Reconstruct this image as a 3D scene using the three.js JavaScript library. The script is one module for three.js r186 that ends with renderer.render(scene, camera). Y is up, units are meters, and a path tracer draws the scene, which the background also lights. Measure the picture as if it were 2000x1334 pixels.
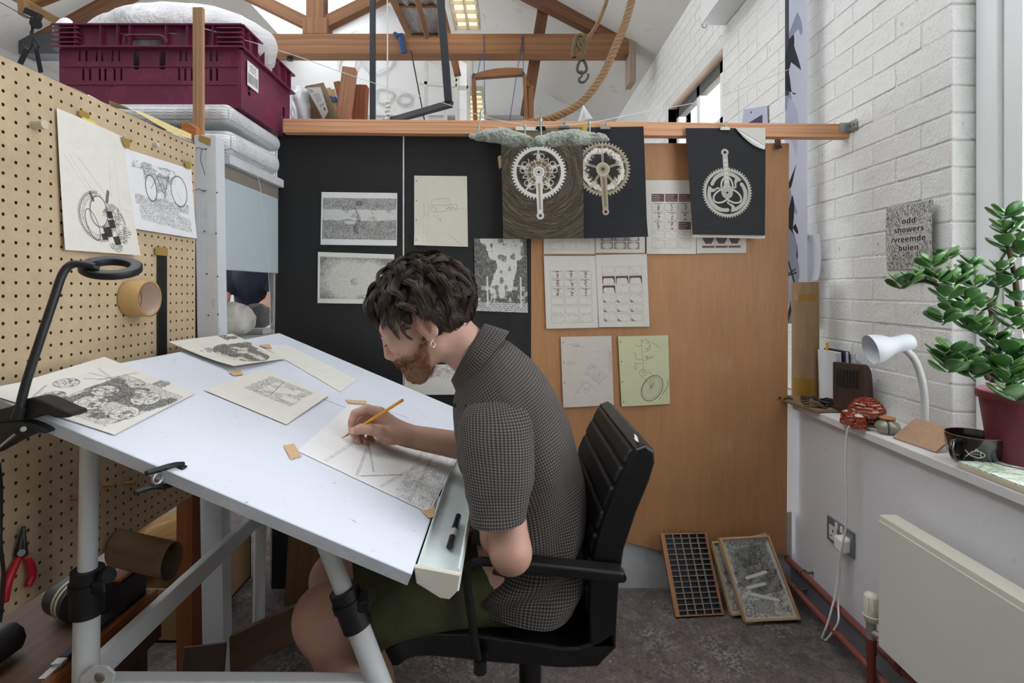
import * as THREE from 'three';
import { RoundedBoxGeometry } from 'three/addons/geometries/RoundedBoxGeometry.js';
import { mergeGeometries } from 'three/addons/utils/BufferGeometryUtils.js';
import { RectAreaLightUniformsLib } from 'three/addons/lights/RectAreaLightUniformsLib.js';

// ---------------------------------------------------------------- camera, sky, lights, exposure
const scene = new THREE.Scene();
const FOC = 1030, VX = 996, VY = 565, EYE = 1.2;          // focal length and vanishing point in pixels of the 2000 x 1334 frame
const camera = new THREE.PerspectiveCamera(2 * Math.atan(667 / FOC) * 180 / Math.PI, 2000 / 1334, 0.05, 60);
camera.position.set(0, EYE, 0);
camera.setViewOffset(2000, 1334, 1000 - VX, 667 - VY, 2000, 1334);
const renderer = new THREE.WebGLRenderer();
renderer.toneMapping = THREE.LinearToneMapping;
renderer.toneMappingExposure = 0.47;
renderer.shadowMap.enabled = true;
RectAreaLightUniformsLib.init();
scene.background = new THREE.Color().setRGB(8.8, 9.15, 9.65);   // even overcast sky, seen through the roof lights and the windows

// ---------------------------------------------------------------- helpers
const V = (x, y, z) => new THREE.Vector3(x, y, z);
const P = (px, py, d) => V((px - VX) / FOC * d, EYE - (py - VY) / FOC * d, -d);   // a point of the place from where it was measured and its depth
function rng(seed) { let a = seed >>> 0; return () => { a = (a + 0x6D2B79F5) | 0; let t = Math.imul(a ^ (a >>> 15), 1 | a); t = (t + Math.imul(t ^ (t >>> 7), 61 | t)) ^ t; return ((t ^ (t >>> 14)) >>> 0) / 4294967296; }; }
const R = rng(7), rr = (a, b) => a + (b - a) * R();
const hash = (x, y, z) => { let h = Math.imul(x, 374761393) ^ Math.imul(y, 668265263) ^ Math.imul(z, 2147483647 ^ 0x5bd1e995); h = Math.imul(h ^ (h >>> 13), 1274126177); return ((h ^ (h >>> 16)) >>> 0) / 4294967296; };
const sm = (t) => t * t * (3 - 2 * t), mix = (a, b, t) => a + (b - a) * t, clamp = (x, a = 0, b = 1) => Math.min(b, Math.max(a, x)), step = (a, b, x) => sm(clamp((x - a) / (b - a)));
function n3(x, y, z = 0) { const X = Math.floor(x), Y = Math.floor(y), Z = Math.floor(z), u = sm(x - X), v = sm(y - Y), w = sm(z - Z); const c = (i, j, k) => hash(X + i, Y + j, Z + k);
  return mix(mix(mix(c(0, 0, 0), c(1, 0, 0), u), mix(c(0, 1, 0), c(1, 1, 0), u), v), mix(mix(c(0, 0, 1), c(1, 0, 1), u), mix(c(0, 1, 1), c(1, 1, 1), u), v), w); }
const fbm = (x, y, z = 0, o = 4) => { let s = 0, a = 0.5, t = 0; for (let i = 0; i < o; i++) { s += a * n3(x, y, z + i * 7.3); t += a; a *= 0.5; x *= 2; y *= 2; z *= 2; } return s / t; };
// value noise that repeats with period p, for tiling textures
function tn(x, y, p, s = 0) { const X = Math.floor(x), Y = Math.floor(y), u = sm(x - X), v = sm(y - Y), m = (i) => ((i % p) + p) % p; const c = (i, j) => hash(m(X + i), m(Y + j), s);
  return mix(mix(c(0, 0), c(1, 0), u), mix(c(0, 1), c(1, 1), u), v); }
const tf = (u, v, p, o = 4, s = 0) => { let r = 0, a = 0.5, t = 0; for (let i = 0; i < o; i++) { r += a * tn(u * p, v * p, p, s + i); t += a; a *= 0.55; p *= 2; } return r / t; };
function pix(w, h, fn, srgb = true) { const d = new Uint8Array(w * h * 4); for (let j = 0; j < h; j++) for (let i = 0; i < w; i++) { const c = fn(i / w, j / h), k = (j * w + i) * 4; if (typeof c === 'number') d[k] = d[k + 1] = d[k + 2] = clamp(c, 0, 255); else { d[k] = clamp(c[0], 0, 255); d[k + 1] = clamp(c[1], 0, 255); d[k + 2] = clamp(c[2], 0, 255); } d[k + 3] = 255; }
  const t = new THREE.DataTexture(d, w, h); t.wrapS = t.wrapT = THREE.RepeatWrapping; t.magFilter = THREE.LinearFilter; t.minFilter = THREE.LinearMipmapLinearFilter; t.generateMipmaps = true; if (srgb) t.colorSpace = THREE.SRGBColorSpace; t.needsUpdate = true; return t; }
function cvs(w, h, draw) { const c = document.createElement('canvas'); c.width = w; c.height = h; const x = c.getContext('2d'); x.lineCap = 'round'; x.lineJoin = 'round'; draw(x, w, h); const t = new THREE.CanvasTexture(c); t.colorSpace = THREE.SRGBColorSpace; t.anisotropy = 8; return t; }
const mir = (t) => { t.wrapS = t.wrapT = THREE.MirroredRepeatWrapping; return t; };
const rep = (t, x, y) => { const c = t.clone(); c.repeat.set(x, y); c.needsUpdate = true; return c; };
const M = (color, roughness = 0.8, o = {}) => new THREE.MeshStandardMaterial({ color, roughness, ...o });
const MP = (color, roughness = 0.5, o = {}) => new THREE.MeshPhysicalMaterial({ color, roughness, ...o });
const DS = THREE.DoubleSide;

const taken = {};
const numbered = (n) => { const k = taken[n] = (taken[n] ?? -1) + 1; return k ? n + '_' + String(k).padStart(3, '0') : n; };
const shadow = (m) => { m.castShadow = m.receiveShadow = true; return m; };
function part(parent, name, geo, m, label) { const g = Array.isArray(geo) ? merge(geo) : geo; const o = shadow(new THREE.Mesh(g, m)); o.name = name; if (label) o.userData.label = label; parent.add(o); return o; }
const ud = (o, label, category, group) => { o.userData.label = label; o.userData.category = category; if (group) o.userData.group = group; return o; };
function thing(name, label, category, group) { const g = new THREE.Group(); g.name = numbered(name); ud(g, label, category, group); scene.add(g); return g; }
// moves a thing's origin to the middle of its base; its parts were built in place
function done(g) { g.updateMatrixWorld(true); const b = new THREE.Box3().setFromObject(g), o = V((b.min.x + b.max.x) / 2, b.min.y, (b.min.z + b.max.z) / 2); for (const c of g.children) c.position.sub(o); g.position.add(o); return g; }
function single(name, label, category, geo, m, group) { const g = Array.isArray(geo) ? merge(geo) : geo; g.computeBoundingBox(); const b = g.boundingBox, o = V((b.min.x + b.max.x) / 2, b.min.y, (b.min.z + b.max.z) / 2); g.translate(-o.x, -o.y, -o.z); const k = shadow(new THREE.Mesh(g, m)); k.name = numbered(name); k.position.copy(o); ud(k, label, category, group); scene.add(k); return k; }
function struct(name, geo, m, label, category) { const o = shadow(new THREE.Mesh(Array.isArray(geo) ? merge(geo) : geo, m)); o.name = name; o.userData = { kind: 'structure', label, category }; scene.add(o); return o; }
function structGroup(name, label, category) { const o = new THREE.Group(); o.name = name; o.userData = { kind: 'structure', label, category }; scene.add(o); return o; }
function merge(list) { const l = list.map((g) => { const k = g.index ? g.toNonIndexed() : g.clone(); for (const a of Object.keys(k.attributes)) if (!['position', 'normal', 'uv'].includes(a)) k.deleteAttribute(a); if (!k.attributes.uv) k.setAttribute('uv', new THREE.BufferAttribute(new Float32Array(k.attributes.position.count * 2), 2)); if (!k.attributes.normal) k.computeVertexNormals(); return k; }); return mergeGeometries(l); }
// uv in metres in the piece's own axes, the grain (u) along one axis
function uvm(g, along = 'x', ou = R() * 5, ov = R() * 5) { const p = g.attributes.position, n = g.attributes.normal, uv = new Float32Array(p.count * 2), A = 'xyz'.indexOf(along), B = (A + 1) % 3, C = (A + 2) % 3, q = (a, i, k) => a.array[i * 3 + k];
  for (let i = 0; i < p.count; i++) { const a = Math.abs(q(n, i, A)), b = Math.abs(q(n, i, B)), c = Math.abs(q(n, i, C)); let s, t; if (a > b && a > c) { s = q(p, i, B) * 0.3; t = q(p, i, C); } else { s = q(p, i, A); t = b > c ? q(p, i, C) : q(p, i, B) + 0.37; } uv[i * 2] = s + ou; uv[i * 2 + 1] = t + ov; }
  g.setAttribute('uv', new THREE.BufferAttribute(uv, 2)); return g; }
const box = (w, h, d, r = 0.002, s = 1) => r ? new RoundedBoxGeometry(w, h, d, s, Math.min(r, w / 2.01, h / 2.01, d / 2.01)) : new THREE.BoxGeometry(w, h, d);
// a box between world limits, uv in metres
function bx(x0, x1, y0, y1, z0, z1, r = 0.002, along = 'x') { const g = box(Math.abs(x1 - x0), Math.abs(y1 - y0), Math.abs(z1 - z0), r); uvm(g, along); return g.translate((x0 + x1) / 2, (y0 + y1) / 2, (z0 + z1) / 2); }
// a bar from a to b; w across, t thick; up hints the direction of t
function bar(a, b, w, t, r = 0.002, up = V(0, 0, 1)) { const d = b.clone().sub(a), L = d.length(), g = uvm(box(L, w, t, r), 'x'); const X = d.normalize(), Z = up.clone().addScaledVector(X, -up.dot(X)).normalize(), Y = Z.clone().cross(X); return g.applyMatrix4(new THREE.Matrix4().makeBasis(X, Y, Z)).translate((a.x + b.x) / 2, (a.y + b.y) / 2, (a.z + b.z) / 2); }
function rod(a, b, r0, r1 = r0, n = 14) { const d = b.clone().sub(a), g = new THREE.CylinderGeometry(r1, r0, d.length(), n); return g.applyQuaternion(new THREE.Quaternion().setFromUnitVectors(V(0, 1, 0), d.normalize())).translate((a.x + b.x) / 2, (a.y + b.y) / 2, (a.z + b.z) / 2); }
const curve = (pts, t = 0.5) => new THREE.CatmullRomCurve3(pts, false, 'catmullrom', t);
const tube = (pts, r, n = 40, k = 8) => new THREE.TubeGeometry(curve(pts), n, r, k, false);
const cable = tube;
// a tube whose radius changes along it, with closed ends
function taper(pts, rad, n = 16, k = 8) { const c = curve(pts), fr = c.computeFrenetFrames(n), pos = [], idx = [], uv = []; const L = c.getLength();
  for (let i = 0; i <= n; i++) { const p = c.getPointAt(i / n), r = rad(i / n); for (let j = 0; j <= k; j++) { const a = j / k * Math.PI * 2, q = p.clone().addScaledVector(fr.normals[i], Math.cos(a) * r).addScaledVector(fr.binormals[i], Math.sin(a) * r); pos.push(q.x, q.y, q.z); uv.push(i / n * L, j / k); } }
  const row = k + 1; for (let i = 0; i < n; i++) for (let j = 0; j < k; j++) { const a = i * row + j; idx.push(a, a + row, a + 1, a + 1, a + row, a + row + 1); }
  for (const [i, s] of [[0, 1], [n, -1]]) { const p = c.getPointAt(i / n), o = pos.length / 3; pos.push(p.x, p.y, p.z); uv.push(i / n * L, 0.5); for (let j = 0; j < k; j++) { const a = i * row + j; s > 0 ? idx.push(o, a, a + 1) : idx.push(o, a + 1, a); } }
  const g = new THREE.BufferGeometry(); g.setAttribute('position', new THREE.Float32BufferAttribute(pos, 3)); g.setAttribute('uv', new THREE.Float32BufferAttribute(uv, 2)); g.setIndex(idx); g.computeVertexNormals(); return g; }
// a grid surface from f(u, v) -> Vector3
function sheet(f, nu = 8, nv = 8, uvf = (u, v) => [u, v]) { const pos = [], uv = [], idx = []; for (let j = 0; j <= nv; j++) for (let i = 0; i <= nu; i++) { const u = i / nu, v = j / nv, p = f(u, v); pos.push(p.x, p.y, p.z); uv.push(...uvf(u, v)); }
  for (let j = 0; j < nv; j++) for (let i = 0; i < nu; i++) { const a = j * (nu + 1) + i, b = a + nu + 1; idx.push(a, a + 1, b, b, a + 1, b + 1); }
  const g = new THREE.BufferGeometry(); g.setAttribute('position', new THREE.Float32BufferAttribute(pos, 3)); g.setAttribute('uv', new THREE.Float32BufferAttribute(uv, 2)); g.setIndex(idx); g.computeVertexNormals(); return g; }
// a sheet of paper or card through four corners (top left, top right, bottom right, bottom left); lift(u, v) raises it along its normal
function paper(tl, tr, br, bl, lift = () => 0, n = 10) { const nn = bl.clone().sub(tl).cross(tr.clone().sub(tl)).normalize(); return sheet((u, v) => { const a = tl.clone().lerp(tr, u), b = bl.clone().lerp(br, u); return b.lerp(a, v).addScaledVector(nn, lift(u, 1 - v)); }, n, n); }
const lathe = (pts, n = 32) => new THREE.LatheGeometry(pts.map(([x, y]) => new THREE.Vector2(x, y)), n);
const poly = (pts) => { const s = new THREE.Shape(); pts.forEach(([x, y], i) => i ? s.lineTo(x, y) : s.moveTo(x, y)); return s; };
const spoly = (pts) => { const c = new THREE.SplineCurve([...pts, pts[0]].map(([x, y]) => new THREE.Vector2(x, y))); return new THREE.Shape(c.getPoints(pts.length * 5).slice(0, -1)); };
const extr = (shape, depth, bevel = 0.001, seg = 8) => new THREE.ExtrudeGeometry(shape, { depth, bevelEnabled: bevel > 0, bevelSize: bevel, bevelThickness: bevel, bevelSegments: 1, curveSegments: seg });
// pushes every vertex along its normal by f(position)
function bump(g, f) { const p = g.attributes.position, n = g.attributes.normal, v = V(0, 0, 0); for (let i = 0; i < p.count; i++) { v.fromBufferAttribute(p, i); const d = f(v.x, v.y, v.z); p.setXYZ(i, v.x + n.getX(i) * d, v.y + n.getY(i) * d, v.z + n.getZ(i) * d); } g.computeVertexNormals(); return g; }
// a triangle mesh of the surface f = 0 (naive surface nets) in a box with cell size c
function nets(f, lo, hi, c, colour) {
  const nx = Math.ceil((hi.x - lo.x) / c) + 1, ny = Math.ceil((hi.y - lo.y) / c) + 1, nz = Math.ceil((hi.z - lo.z) / c) + 1, F = new Float32Array(nx * ny * nz), id = (i, j, k) => (k * ny + j) * nx + i;
  for (let k = 0; k < nz; k++) for (let j = 0; j < ny; j++) for (let i = 0; i < nx; i++) F[id(i, j, k)] = f(lo.x + i * c, lo.y + j * c, lo.z + k * c);
  const at = new Int32Array(nx * ny * nz).fill(-1), pos = [], idx = [];
  for (let k = 0; k < nz - 1; k++) for (let j = 0; j < ny - 1; j++) for (let i = 0; i < nx - 1; i++) {
    let m = 0, sx = 0, sy = 0, sz = 0, n = 0; const q = []; for (let e = 0; e < 8; e++) { const s = F[id(i + (e & 1), j + ((e >> 1) & 1), k + (e >> 2))]; q.push(s); if (s < 0) m |= 1 << e; }
    if (m === 0 || m === 255) continue;
    for (let a = 0; a < 8; a++) for (const bit of [1, 2, 4]) { if (a & bit) continue; const b = a | bit; if ((q[a] < 0) === (q[b] < 0)) continue; const t = q[a] / (q[a] - q[b]); sx += (a & 1) + (bit === 1 ? t : 0); sy += ((a >> 1) & 1) + (bit === 2 ? t : 0); sz += (a >> 2) + (bit === 4 ? t : 0); n++; }
    at[id(i, j, k)] = pos.length / 3; pos.push(lo.x + (i + sx / n) * c, lo.y + (j + sy / n) * c, lo.z + (k + sz / n) * c); }
  for (let k = 1; k < nz - 1; k++) for (let j = 1; j < ny - 1; j++) for (let i = 1; i < nx - 1; i++) { const s = F[id(i, j, k)] < 0;
    const quad = (a, b, cc, d, flip) => { if (a < 0 || b < 0 || cc < 0 || d < 0) return; flip ? idx.push(a, cc, b, a, d, cc) : idx.push(a, b, cc, a, cc, d); };
    if (s !== F[id(i + 1, j, k)] < 0) quad(at[id(i, j - 1, k - 1)], at[id(i, j, k - 1)], at[id(i, j, k)], at[id(i, j - 1, k)], !s);
    if (s !== F[id(i, j + 1, k)] < 0) quad(at[id(i - 1, j, k - 1)], at[id(i - 1, j, k)], at[id(i, j, k)], at[id(i, j, k - 1)], !s);
    if (s !== F[id(i, j, k + 1)] < 0) quad(at[id(i - 1, j - 1, k)], at[id(i, j - 1, k)], at[id(i, j, k)], at[id(i - 1, j, k)], !s); }
  const nor = new Float32Array(pos.length), h = c * 0.4; for (let i = 0; i < pos.length; i += 3) { const [x, y, z] = [pos[i], pos[i + 1], pos[i + 2]], v = V(f(x + h, y, z) - f(x - h, y, z), f(x, y + h, z) - f(x, y - h, z), f(x, y, z + h) - f(x, y, z - h)).normalize(); nor[i] = v.x; nor[i + 1] = v.y; nor[i + 2] = v.z; }
  const g = new THREE.BufferGeometry(); g.setAttribute('position', new THREE.Float32BufferAttribute(pos, 3)); g.setAttribute('normal', new THREE.BufferAttribute(nor, 3)); g.setIndex(idx);
  const uv = new Float32Array(pos.length / 3 * 2); for (let i = 0; i < pos.length / 3; i++) { uv[i * 2] = pos[i * 3] + pos[i * 3 + 2] * 0.7; uv[i * 2 + 1] = pos[i * 3 + 1] + pos[i * 3 + 2] * 0.3; } g.setAttribute('uv', new THREE.BufferAttribute(uv, 2));
  if (colour) { const cl = new Float32Array(pos.length); for (let i = 0; i < pos.length; i += 3) { const q = colour(pos[i], pos[i + 1], pos[i + 2]); cl[i] = q[0]; cl[i + 1] = q[1]; cl[i + 2] = q[2]; } g.setAttribute('color', new THREE.BufferAttribute(cl, 3)); }
  return g; }
const smin = (a, b, k) => { const h = Math.max(k - Math.abs(a - b), 0) / k; return Math.min(a, b) - h * h * k * 0.25; };
// distance to a capsule from a (radius ra) to b (radius rb)
const caps = (x, y, z, a, b, ra, rb) => { const ax = x - a.x, ay = y - a.y, az = z - a.z, bx_ = b.x - a.x, by = b.y - a.y, bz = b.z - a.z, t = clamp((ax * bx_ + ay * by + az * bz) / (bx_ * bx_ + by * by + bz * bz)); return Math.hypot(ax - bx_ * t, ay - by * t, az - bz * t) - mix(ra, rb, t); };
const ell = (x, y, z, c, r) => { const a = (x - c[0]) / r[0], b = (y - c[1]) / r[1], d = (z - c[2]) / r[2], k = Math.hypot(a, b, d); return (k - 1) * Math.min(r[0], r[1], r[2]) * (k > 0.01 ? k / Math.max(0.01, Math.hypot(a / r[0], b / r[1], d / r[2]) * Math.min(r[0], r[1], r[2])) : 1); };
// ---------------------------------------------------------------- shared materials
const grain = mir(pix(512, 512, (u, v) => { const w = tf(u, v, 3, 3, 5) * 0.35, k = tn((v + w * 0.14) * 42 + 0.0, u * 2, 42, 9), f = tn(v * 128, u * 8, 128, 3), r = Math.sin((v + w * 0.2) * Math.PI * 2 * 9) * 0.5 + 0.5; const s = 255 * (0.74 + 0.13 * k + 0.08 * f + 0.07 * r); return s; }));
const grainBump = grain;
const wood = (c, rough = 0.65, s = [1.2, 3], o = {}) => M(c, rough, { map: rep(grain, s[0], s[1]), ...o });
const speck = pix(512, 512, (u, v) => { const a = tf(u, v, 6, 5, 21), b = tf(u, v, 60, 2, 33); return 255 * clamp(0.82 + 0.16 * a + 0.06 * b); });
const lump = pix(512, 512, (u, v) => { const a = tf(u, v, 8, 5, 41), b = tf(u, v, 40, 3, 55); return 255 * (0.65 * a + 0.35 * b); }, false);
const fine = pix(256, 256, (u, v) => 255 * (0.5 * tn(u * 128, v * 128, 128, 2) + 0.5 * tn(u * 64, v * 64, 64, 4)), false);
const paintMap = pix(512, 512, (u, v) => { const a = tf(u, v, 5, 5, 71), b = tf(u, v, 24, 3, 75), d = b > 0.7 && a > 0.56 ? (b - 0.7) * 0.8 : 0; const s = 240 + 12 * a - d * 190; return [s, s, s * 0.995]; });
const mPaintBrick = M(0xf1f1ee, 0.72, { map: rep(paintMap, 1.3, 1.3), bumpMap: rep(lump, 3.5, 3.5), bumpScale: 0.006 });
const mMortar = M(0xecece9, 0.8, { map: rep(paintMap, 1.3, 1.3), bumpMap: rep(lump, 5, 5), bumpScale: 0.01 });
const mPlaster = M(0xe8e7e9, 0.7, { map: rep(pix(512, 512, (u, v) => { const a = tf(u, v, 4, 4, 12), s = tf(u, v, 34, 3, 18); return 236 + 14 * a - (s > 0.8 ? (s - 0.8) * 120 : 0); }), 0.8, 0.8), bumpMap: rep(lump, 2, 2), bumpScale: 0.0012 });
const mWhite = M(0xf0f1f0, 0.55), mRoof = M(0xdddad5, 0.85, { map: rep(paintMap, 0.5, 0.5) }), mFarWall = M(0xdcdcdb, 0.85, { map: rep(paintMap, 0.5, 0.5) });
const mTimber = wood(0xa2724c, 0.7, [0.5, 1.6]), mTimberDark = wood(0x83583a, 0.7, [0.5, 1.6]);

// ---------------------------------------------------------------- floor
const floorTex = mir(cvs(1024, 1024, (x, w, h) => { const im = x.createImageData(w, h), d = im.data, r = rng(140); for (let j = 0; j < h; j++) for (let i = 0; i < w; i++) { const u = i / w, v = j / h, a = tf(u, v, 4, 4, 101), b = tf(u, v, 34, 3, 111), c = tf(u, v, 150, 2, 121), s = 1 + 0.5 * (a - 0.5) + 0.45 * (b - 0.5) + 0.5 * (c - 0.5), sc = clamp((tf(u, v, 9, 5, 131) - 0.53) * 6) * clamp((c - 0.42) * 4), k = (j * w + i) * 4; d[k] = mix(96 * s, 176, sc * 0.5); d[k + 1] = mix(87 * s, 170, sc * 0.5); d[k + 2] = mix(84 * s, 166, sc * 0.5); d[k + 3] = 255; } x.putImageData(im, 0, 0);
  for (let i = 0; i < 420; i++) { const X = r() * w, Y = r() * h, t = r() * 6.28, L = 6 + r() * r() * 150; x.strokeStyle = `rgba(${r() > 0.3 ? '196,188,182' : '40,34,32'},${0.08 + 0.3 * r() * r()})`; x.lineWidth = 0.5 + r() * 1.1; x.beginPath(); x.moveTo(X, Y); x.quadraticCurveTo(X + Math.cos(t) * L * 0.5 + (r() - 0.5) * 12, Y + Math.sin(t) * L * 0.5, X + Math.cos(t) * L, Y + Math.sin(t) * L); x.stroke(); } for (let i = 0; i < 110; i++) { x.fillStyle = `rgba(214,206,196,${0.25 + 0.5 * r()})`; x.beginPath(); x.ellipse(r() * w, r() * h, 0.8 + r() * 3, 0.8 + r() * 2, r() * 3, 0, 6.28); x.fill(); } }));
{ const g = bx(-5.2, 1.6, -0.12, 0, -8, 4, 0); struct('floor', g, M(0xffffff, 0.62, { map: rep(floorTex, 0.95, 0.95), bumpMap: rep(lump, 1.5, 1.5), bumpScale: 0.002 }), 'dark brown scuffed studio floor with pale scratches', 'floor'); }

// ---------------------------------------------------------------- right wall: plaster below the sill, painted brick above it
const WX = 1.33, LX = 1.15, SILL = 0.75, COURSE = 0.0816;
const wallRight = structGroup('wall_right', 'white wall of painted brickwork above smooth plaster on the right', 'wall');
part(wallRight, 'plaster', bx(LX, 1.6, 0, SILL - 0.027, -8, 4, 0, 'z'), mPlaster);
{ // core walls behind the bricks, set back by the depth of the joints
  const core = [[WX - 0.0026, 1.6, SILL - 0.02, 3.75, -3.29, -1.585], [1.3985, 1.6, 2.79, 3.75, -7.3, -3.29], [1.404, 1.6, SILL - 0.02, 1.25, -4.66, -3.29], [1.3985, 1.6, SILL - 0.02, 2.79, -7.3, -4.66], [1.40, 1.6, 2.75, 3.75, -1.585, 4], [1.40, 1.6, SILL - 0.02, 2.75, 0.4, 4]];
  part(wallRight, 'core', core.map(([a, b, c, d, e, f]) => bx(a, b, c, d, e, f, 0, 'z')), mMortar);
  const rb = rng(31), vars = []; for (let k = 0; k < 6; k++) { const g = box(0.014, 0.0765, 0.2205, 0.004, 2); bump(g, (x, y, z) => 0.0035 * (fbm(x * 20 + k * 9, y * 28, z * 16 + k * 5, 3) - 0.5)); vars.push(uvm(g, 'z', k * 1.37, k * 0.61)); }
  const half = []; for (let k = 0; k < 4; k++) { const g = box(0.014, 0.0765, 0.108, 0.004, 2); bump(g, (x, y, z) => 0.0035 * (fbm(x * 20 + k * 7 + 50, y * 28, z * 18 + k * 3, 3) - 0.5)); half.push(uvm(g, 'z', k * 0.97, k * 0.41)); }
  let count = 0; const put = (g, x, y, z, ry = 0) => { const o = part(wallRight, 'brick', g, mPaintBrick); o.position.set(x, y, z); o.rotation.set((rb() - 0.5) * 0.014, ry + (rb() - 0.5) * 0.012, (rb() - 0.5) * 0.03); count++; };
  // pier between the near window and the far window
  for (let r = 0; r < 30; r++) { const y = SILL + COURSE * (r + 0.5); let z = -1.585; const header = r % 2; let first = true;
    while (z > -3.29) { const h = (header && first) || (r % 4 === 2 && !first && Math.round((z + 9) / 0.226) % 3 === 0), L = h ? 0.113 : 0.226; const zc = z - L / 2; z -= L; first = false; if (z < -3.30) break; const d = -zc, py = VY - (y - EYE) / d * FOC; if (py < -30 || (d > 2.6 && py > 262)) continue; put(h ? half[Math.floor(rb() * 4)] : vars[Math.floor(rb() * 6)], WX + 0.002 - (rb() - 0.5) * 0.003, y, zc); }
    if (y < 2.1) put(half[Math.floor(rb() * 4)], WX + 0.049, y, -1.587, Math.PI / 2); }
  // wall beyond, above the far window
  for (let r = 24; r < 37; r++) { const y = SILL + COURSE * (r + 0.5); let z = -3.3 - (r % 2 ? 0.113 : 0); while (z > -4.75) { const zc = z - 0.113; z -= 0.226; const d = -zc, py = VY - (y - EYE) / d * FOC; if (py < -10 || y < 2.84) continue; put(vars[Math.floor(rb() * 6)], 1.4 + 0.002, y, zc); } }
  for (let r = 15; r < 32; r++) { const y = SILL + COURSE * (r + 0.5); let z = -4.70 - (r % 2 ? 0.113 : 0); while (z > -5.6) { const zc = z - 0.113; z -= 0.226; if (count > 290) continue; put(vars[Math.floor(rb() * 6)], 1.402, y, zc); } }
}
struct('trim_1', [bx(1.125, 1.47, SILL - 0.026, SILL, -1.9, 4, 0.003, 'z'), bx(1.125, 1.36, SILL - 0.026, SILL, -2.3, -1.902, 0.003, 'z')], M(0xe7e6e6, 0.5, { map: rep(paintMap, 1, 1) }), 'white painted shelf-like window sill along the right wall', 'sill');
struct('baseboard_right', bx(1.128, 1.152, 0, 0.1, -2.6, 4, 0.004, 'z'), M(0x77757a, 0.7), 'grey painted skirting board behind the red pipes', 'baseboard');
// near window: only its white frame shows at the edge of the picture; its daylight reaches the sill and the table
const mGlass = new THREE.MeshPhysicalMaterial({ color: 0xffffff, transmission: 1, roughness: 0, thickness: 0, ior: 1.45 });
{ const w = structGroup('window_1', 'tall white window frame beside the jade plant', 'window'); const X = 1.42;
  part(w, 'jamb', bx(X - 0.03, X + 0.05, SILL, 2.75, -1.575, -1.505, 0.004, 'y'), mWhite); part(w, 'jamb', bx(X - 0.03, X + 0.05, SILL, 2.75, 0.33, 0.4, 0.004, 'y'), mWhite);
  part(w, 'head', bx(X - 0.03, X + 0.05, 2.68, 2.75, -1.505, 0.33, 0.004, 'z'), mWhite); part(w, 'bottom_rail', bx(X - 0.03, X + 0.05, SILL, SILL + 0.06, -1.505, 0.33, 0.004, 'z'), mWhite);
  for (const z of [-1.475, -0.58]) part(w, 'stile', bx(X - 0.015, X + 0.035, SILL + 0.06, 2.68, z - 0.028, z + 0.028, 0.004, 'y'), mWhite);
  for (const [a, b] of [[-1.447, -0.608], [-0.552, 0.33]]) part(w, 'pane', bx(X + 0.008, X + 0.012, SILL + 0.06, 2.68, a, b, 0), mGlass); }
{ const w = structGroup('window_2', 'white framed window high in the far right wall', 'window'), X = 1.5;
  part(w, 'soffit', bx(1.40, 1.6, 2.788, 2.80, -4.66, -3.29, 0), M(0xd9c3ad, 0.8)); part(w, 'soffit', bx(1.40, 1.6, 1.25, 2.79, -4.672, -4.66, 0), M(0xd9cbbd, 0.8));
  for (const z of [-4.62, -4.12, -3.66, -3.33]) part(w, 'stile', bx(X - 0.03, X + 0.03, 1.25, 2.79, z - 0.035, z + 0.035, 0.004, 'y'), mWhite);
  part(w, 'head', bx(X - 0.03, X + 0.03, 2.7, 2.79, -4.66, -3.29, 0.004, 'z'), M(0x5f5c58, 0.6)); part(w, 'transom', bx(X - 0.03, X + 0.03, 2.33, 2.4, -4.66, -3.29, 0.004, 'z'), mWhite);
  for (const [a, b] of [[-4.585, -4.155], [-4.085, -3.695], [-3.625, -3.365]]) part(w, 'pane', bx(X - 0.003, X + 0.003, 1.25, 2.7, a, b, 0), mGlass); }

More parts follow.
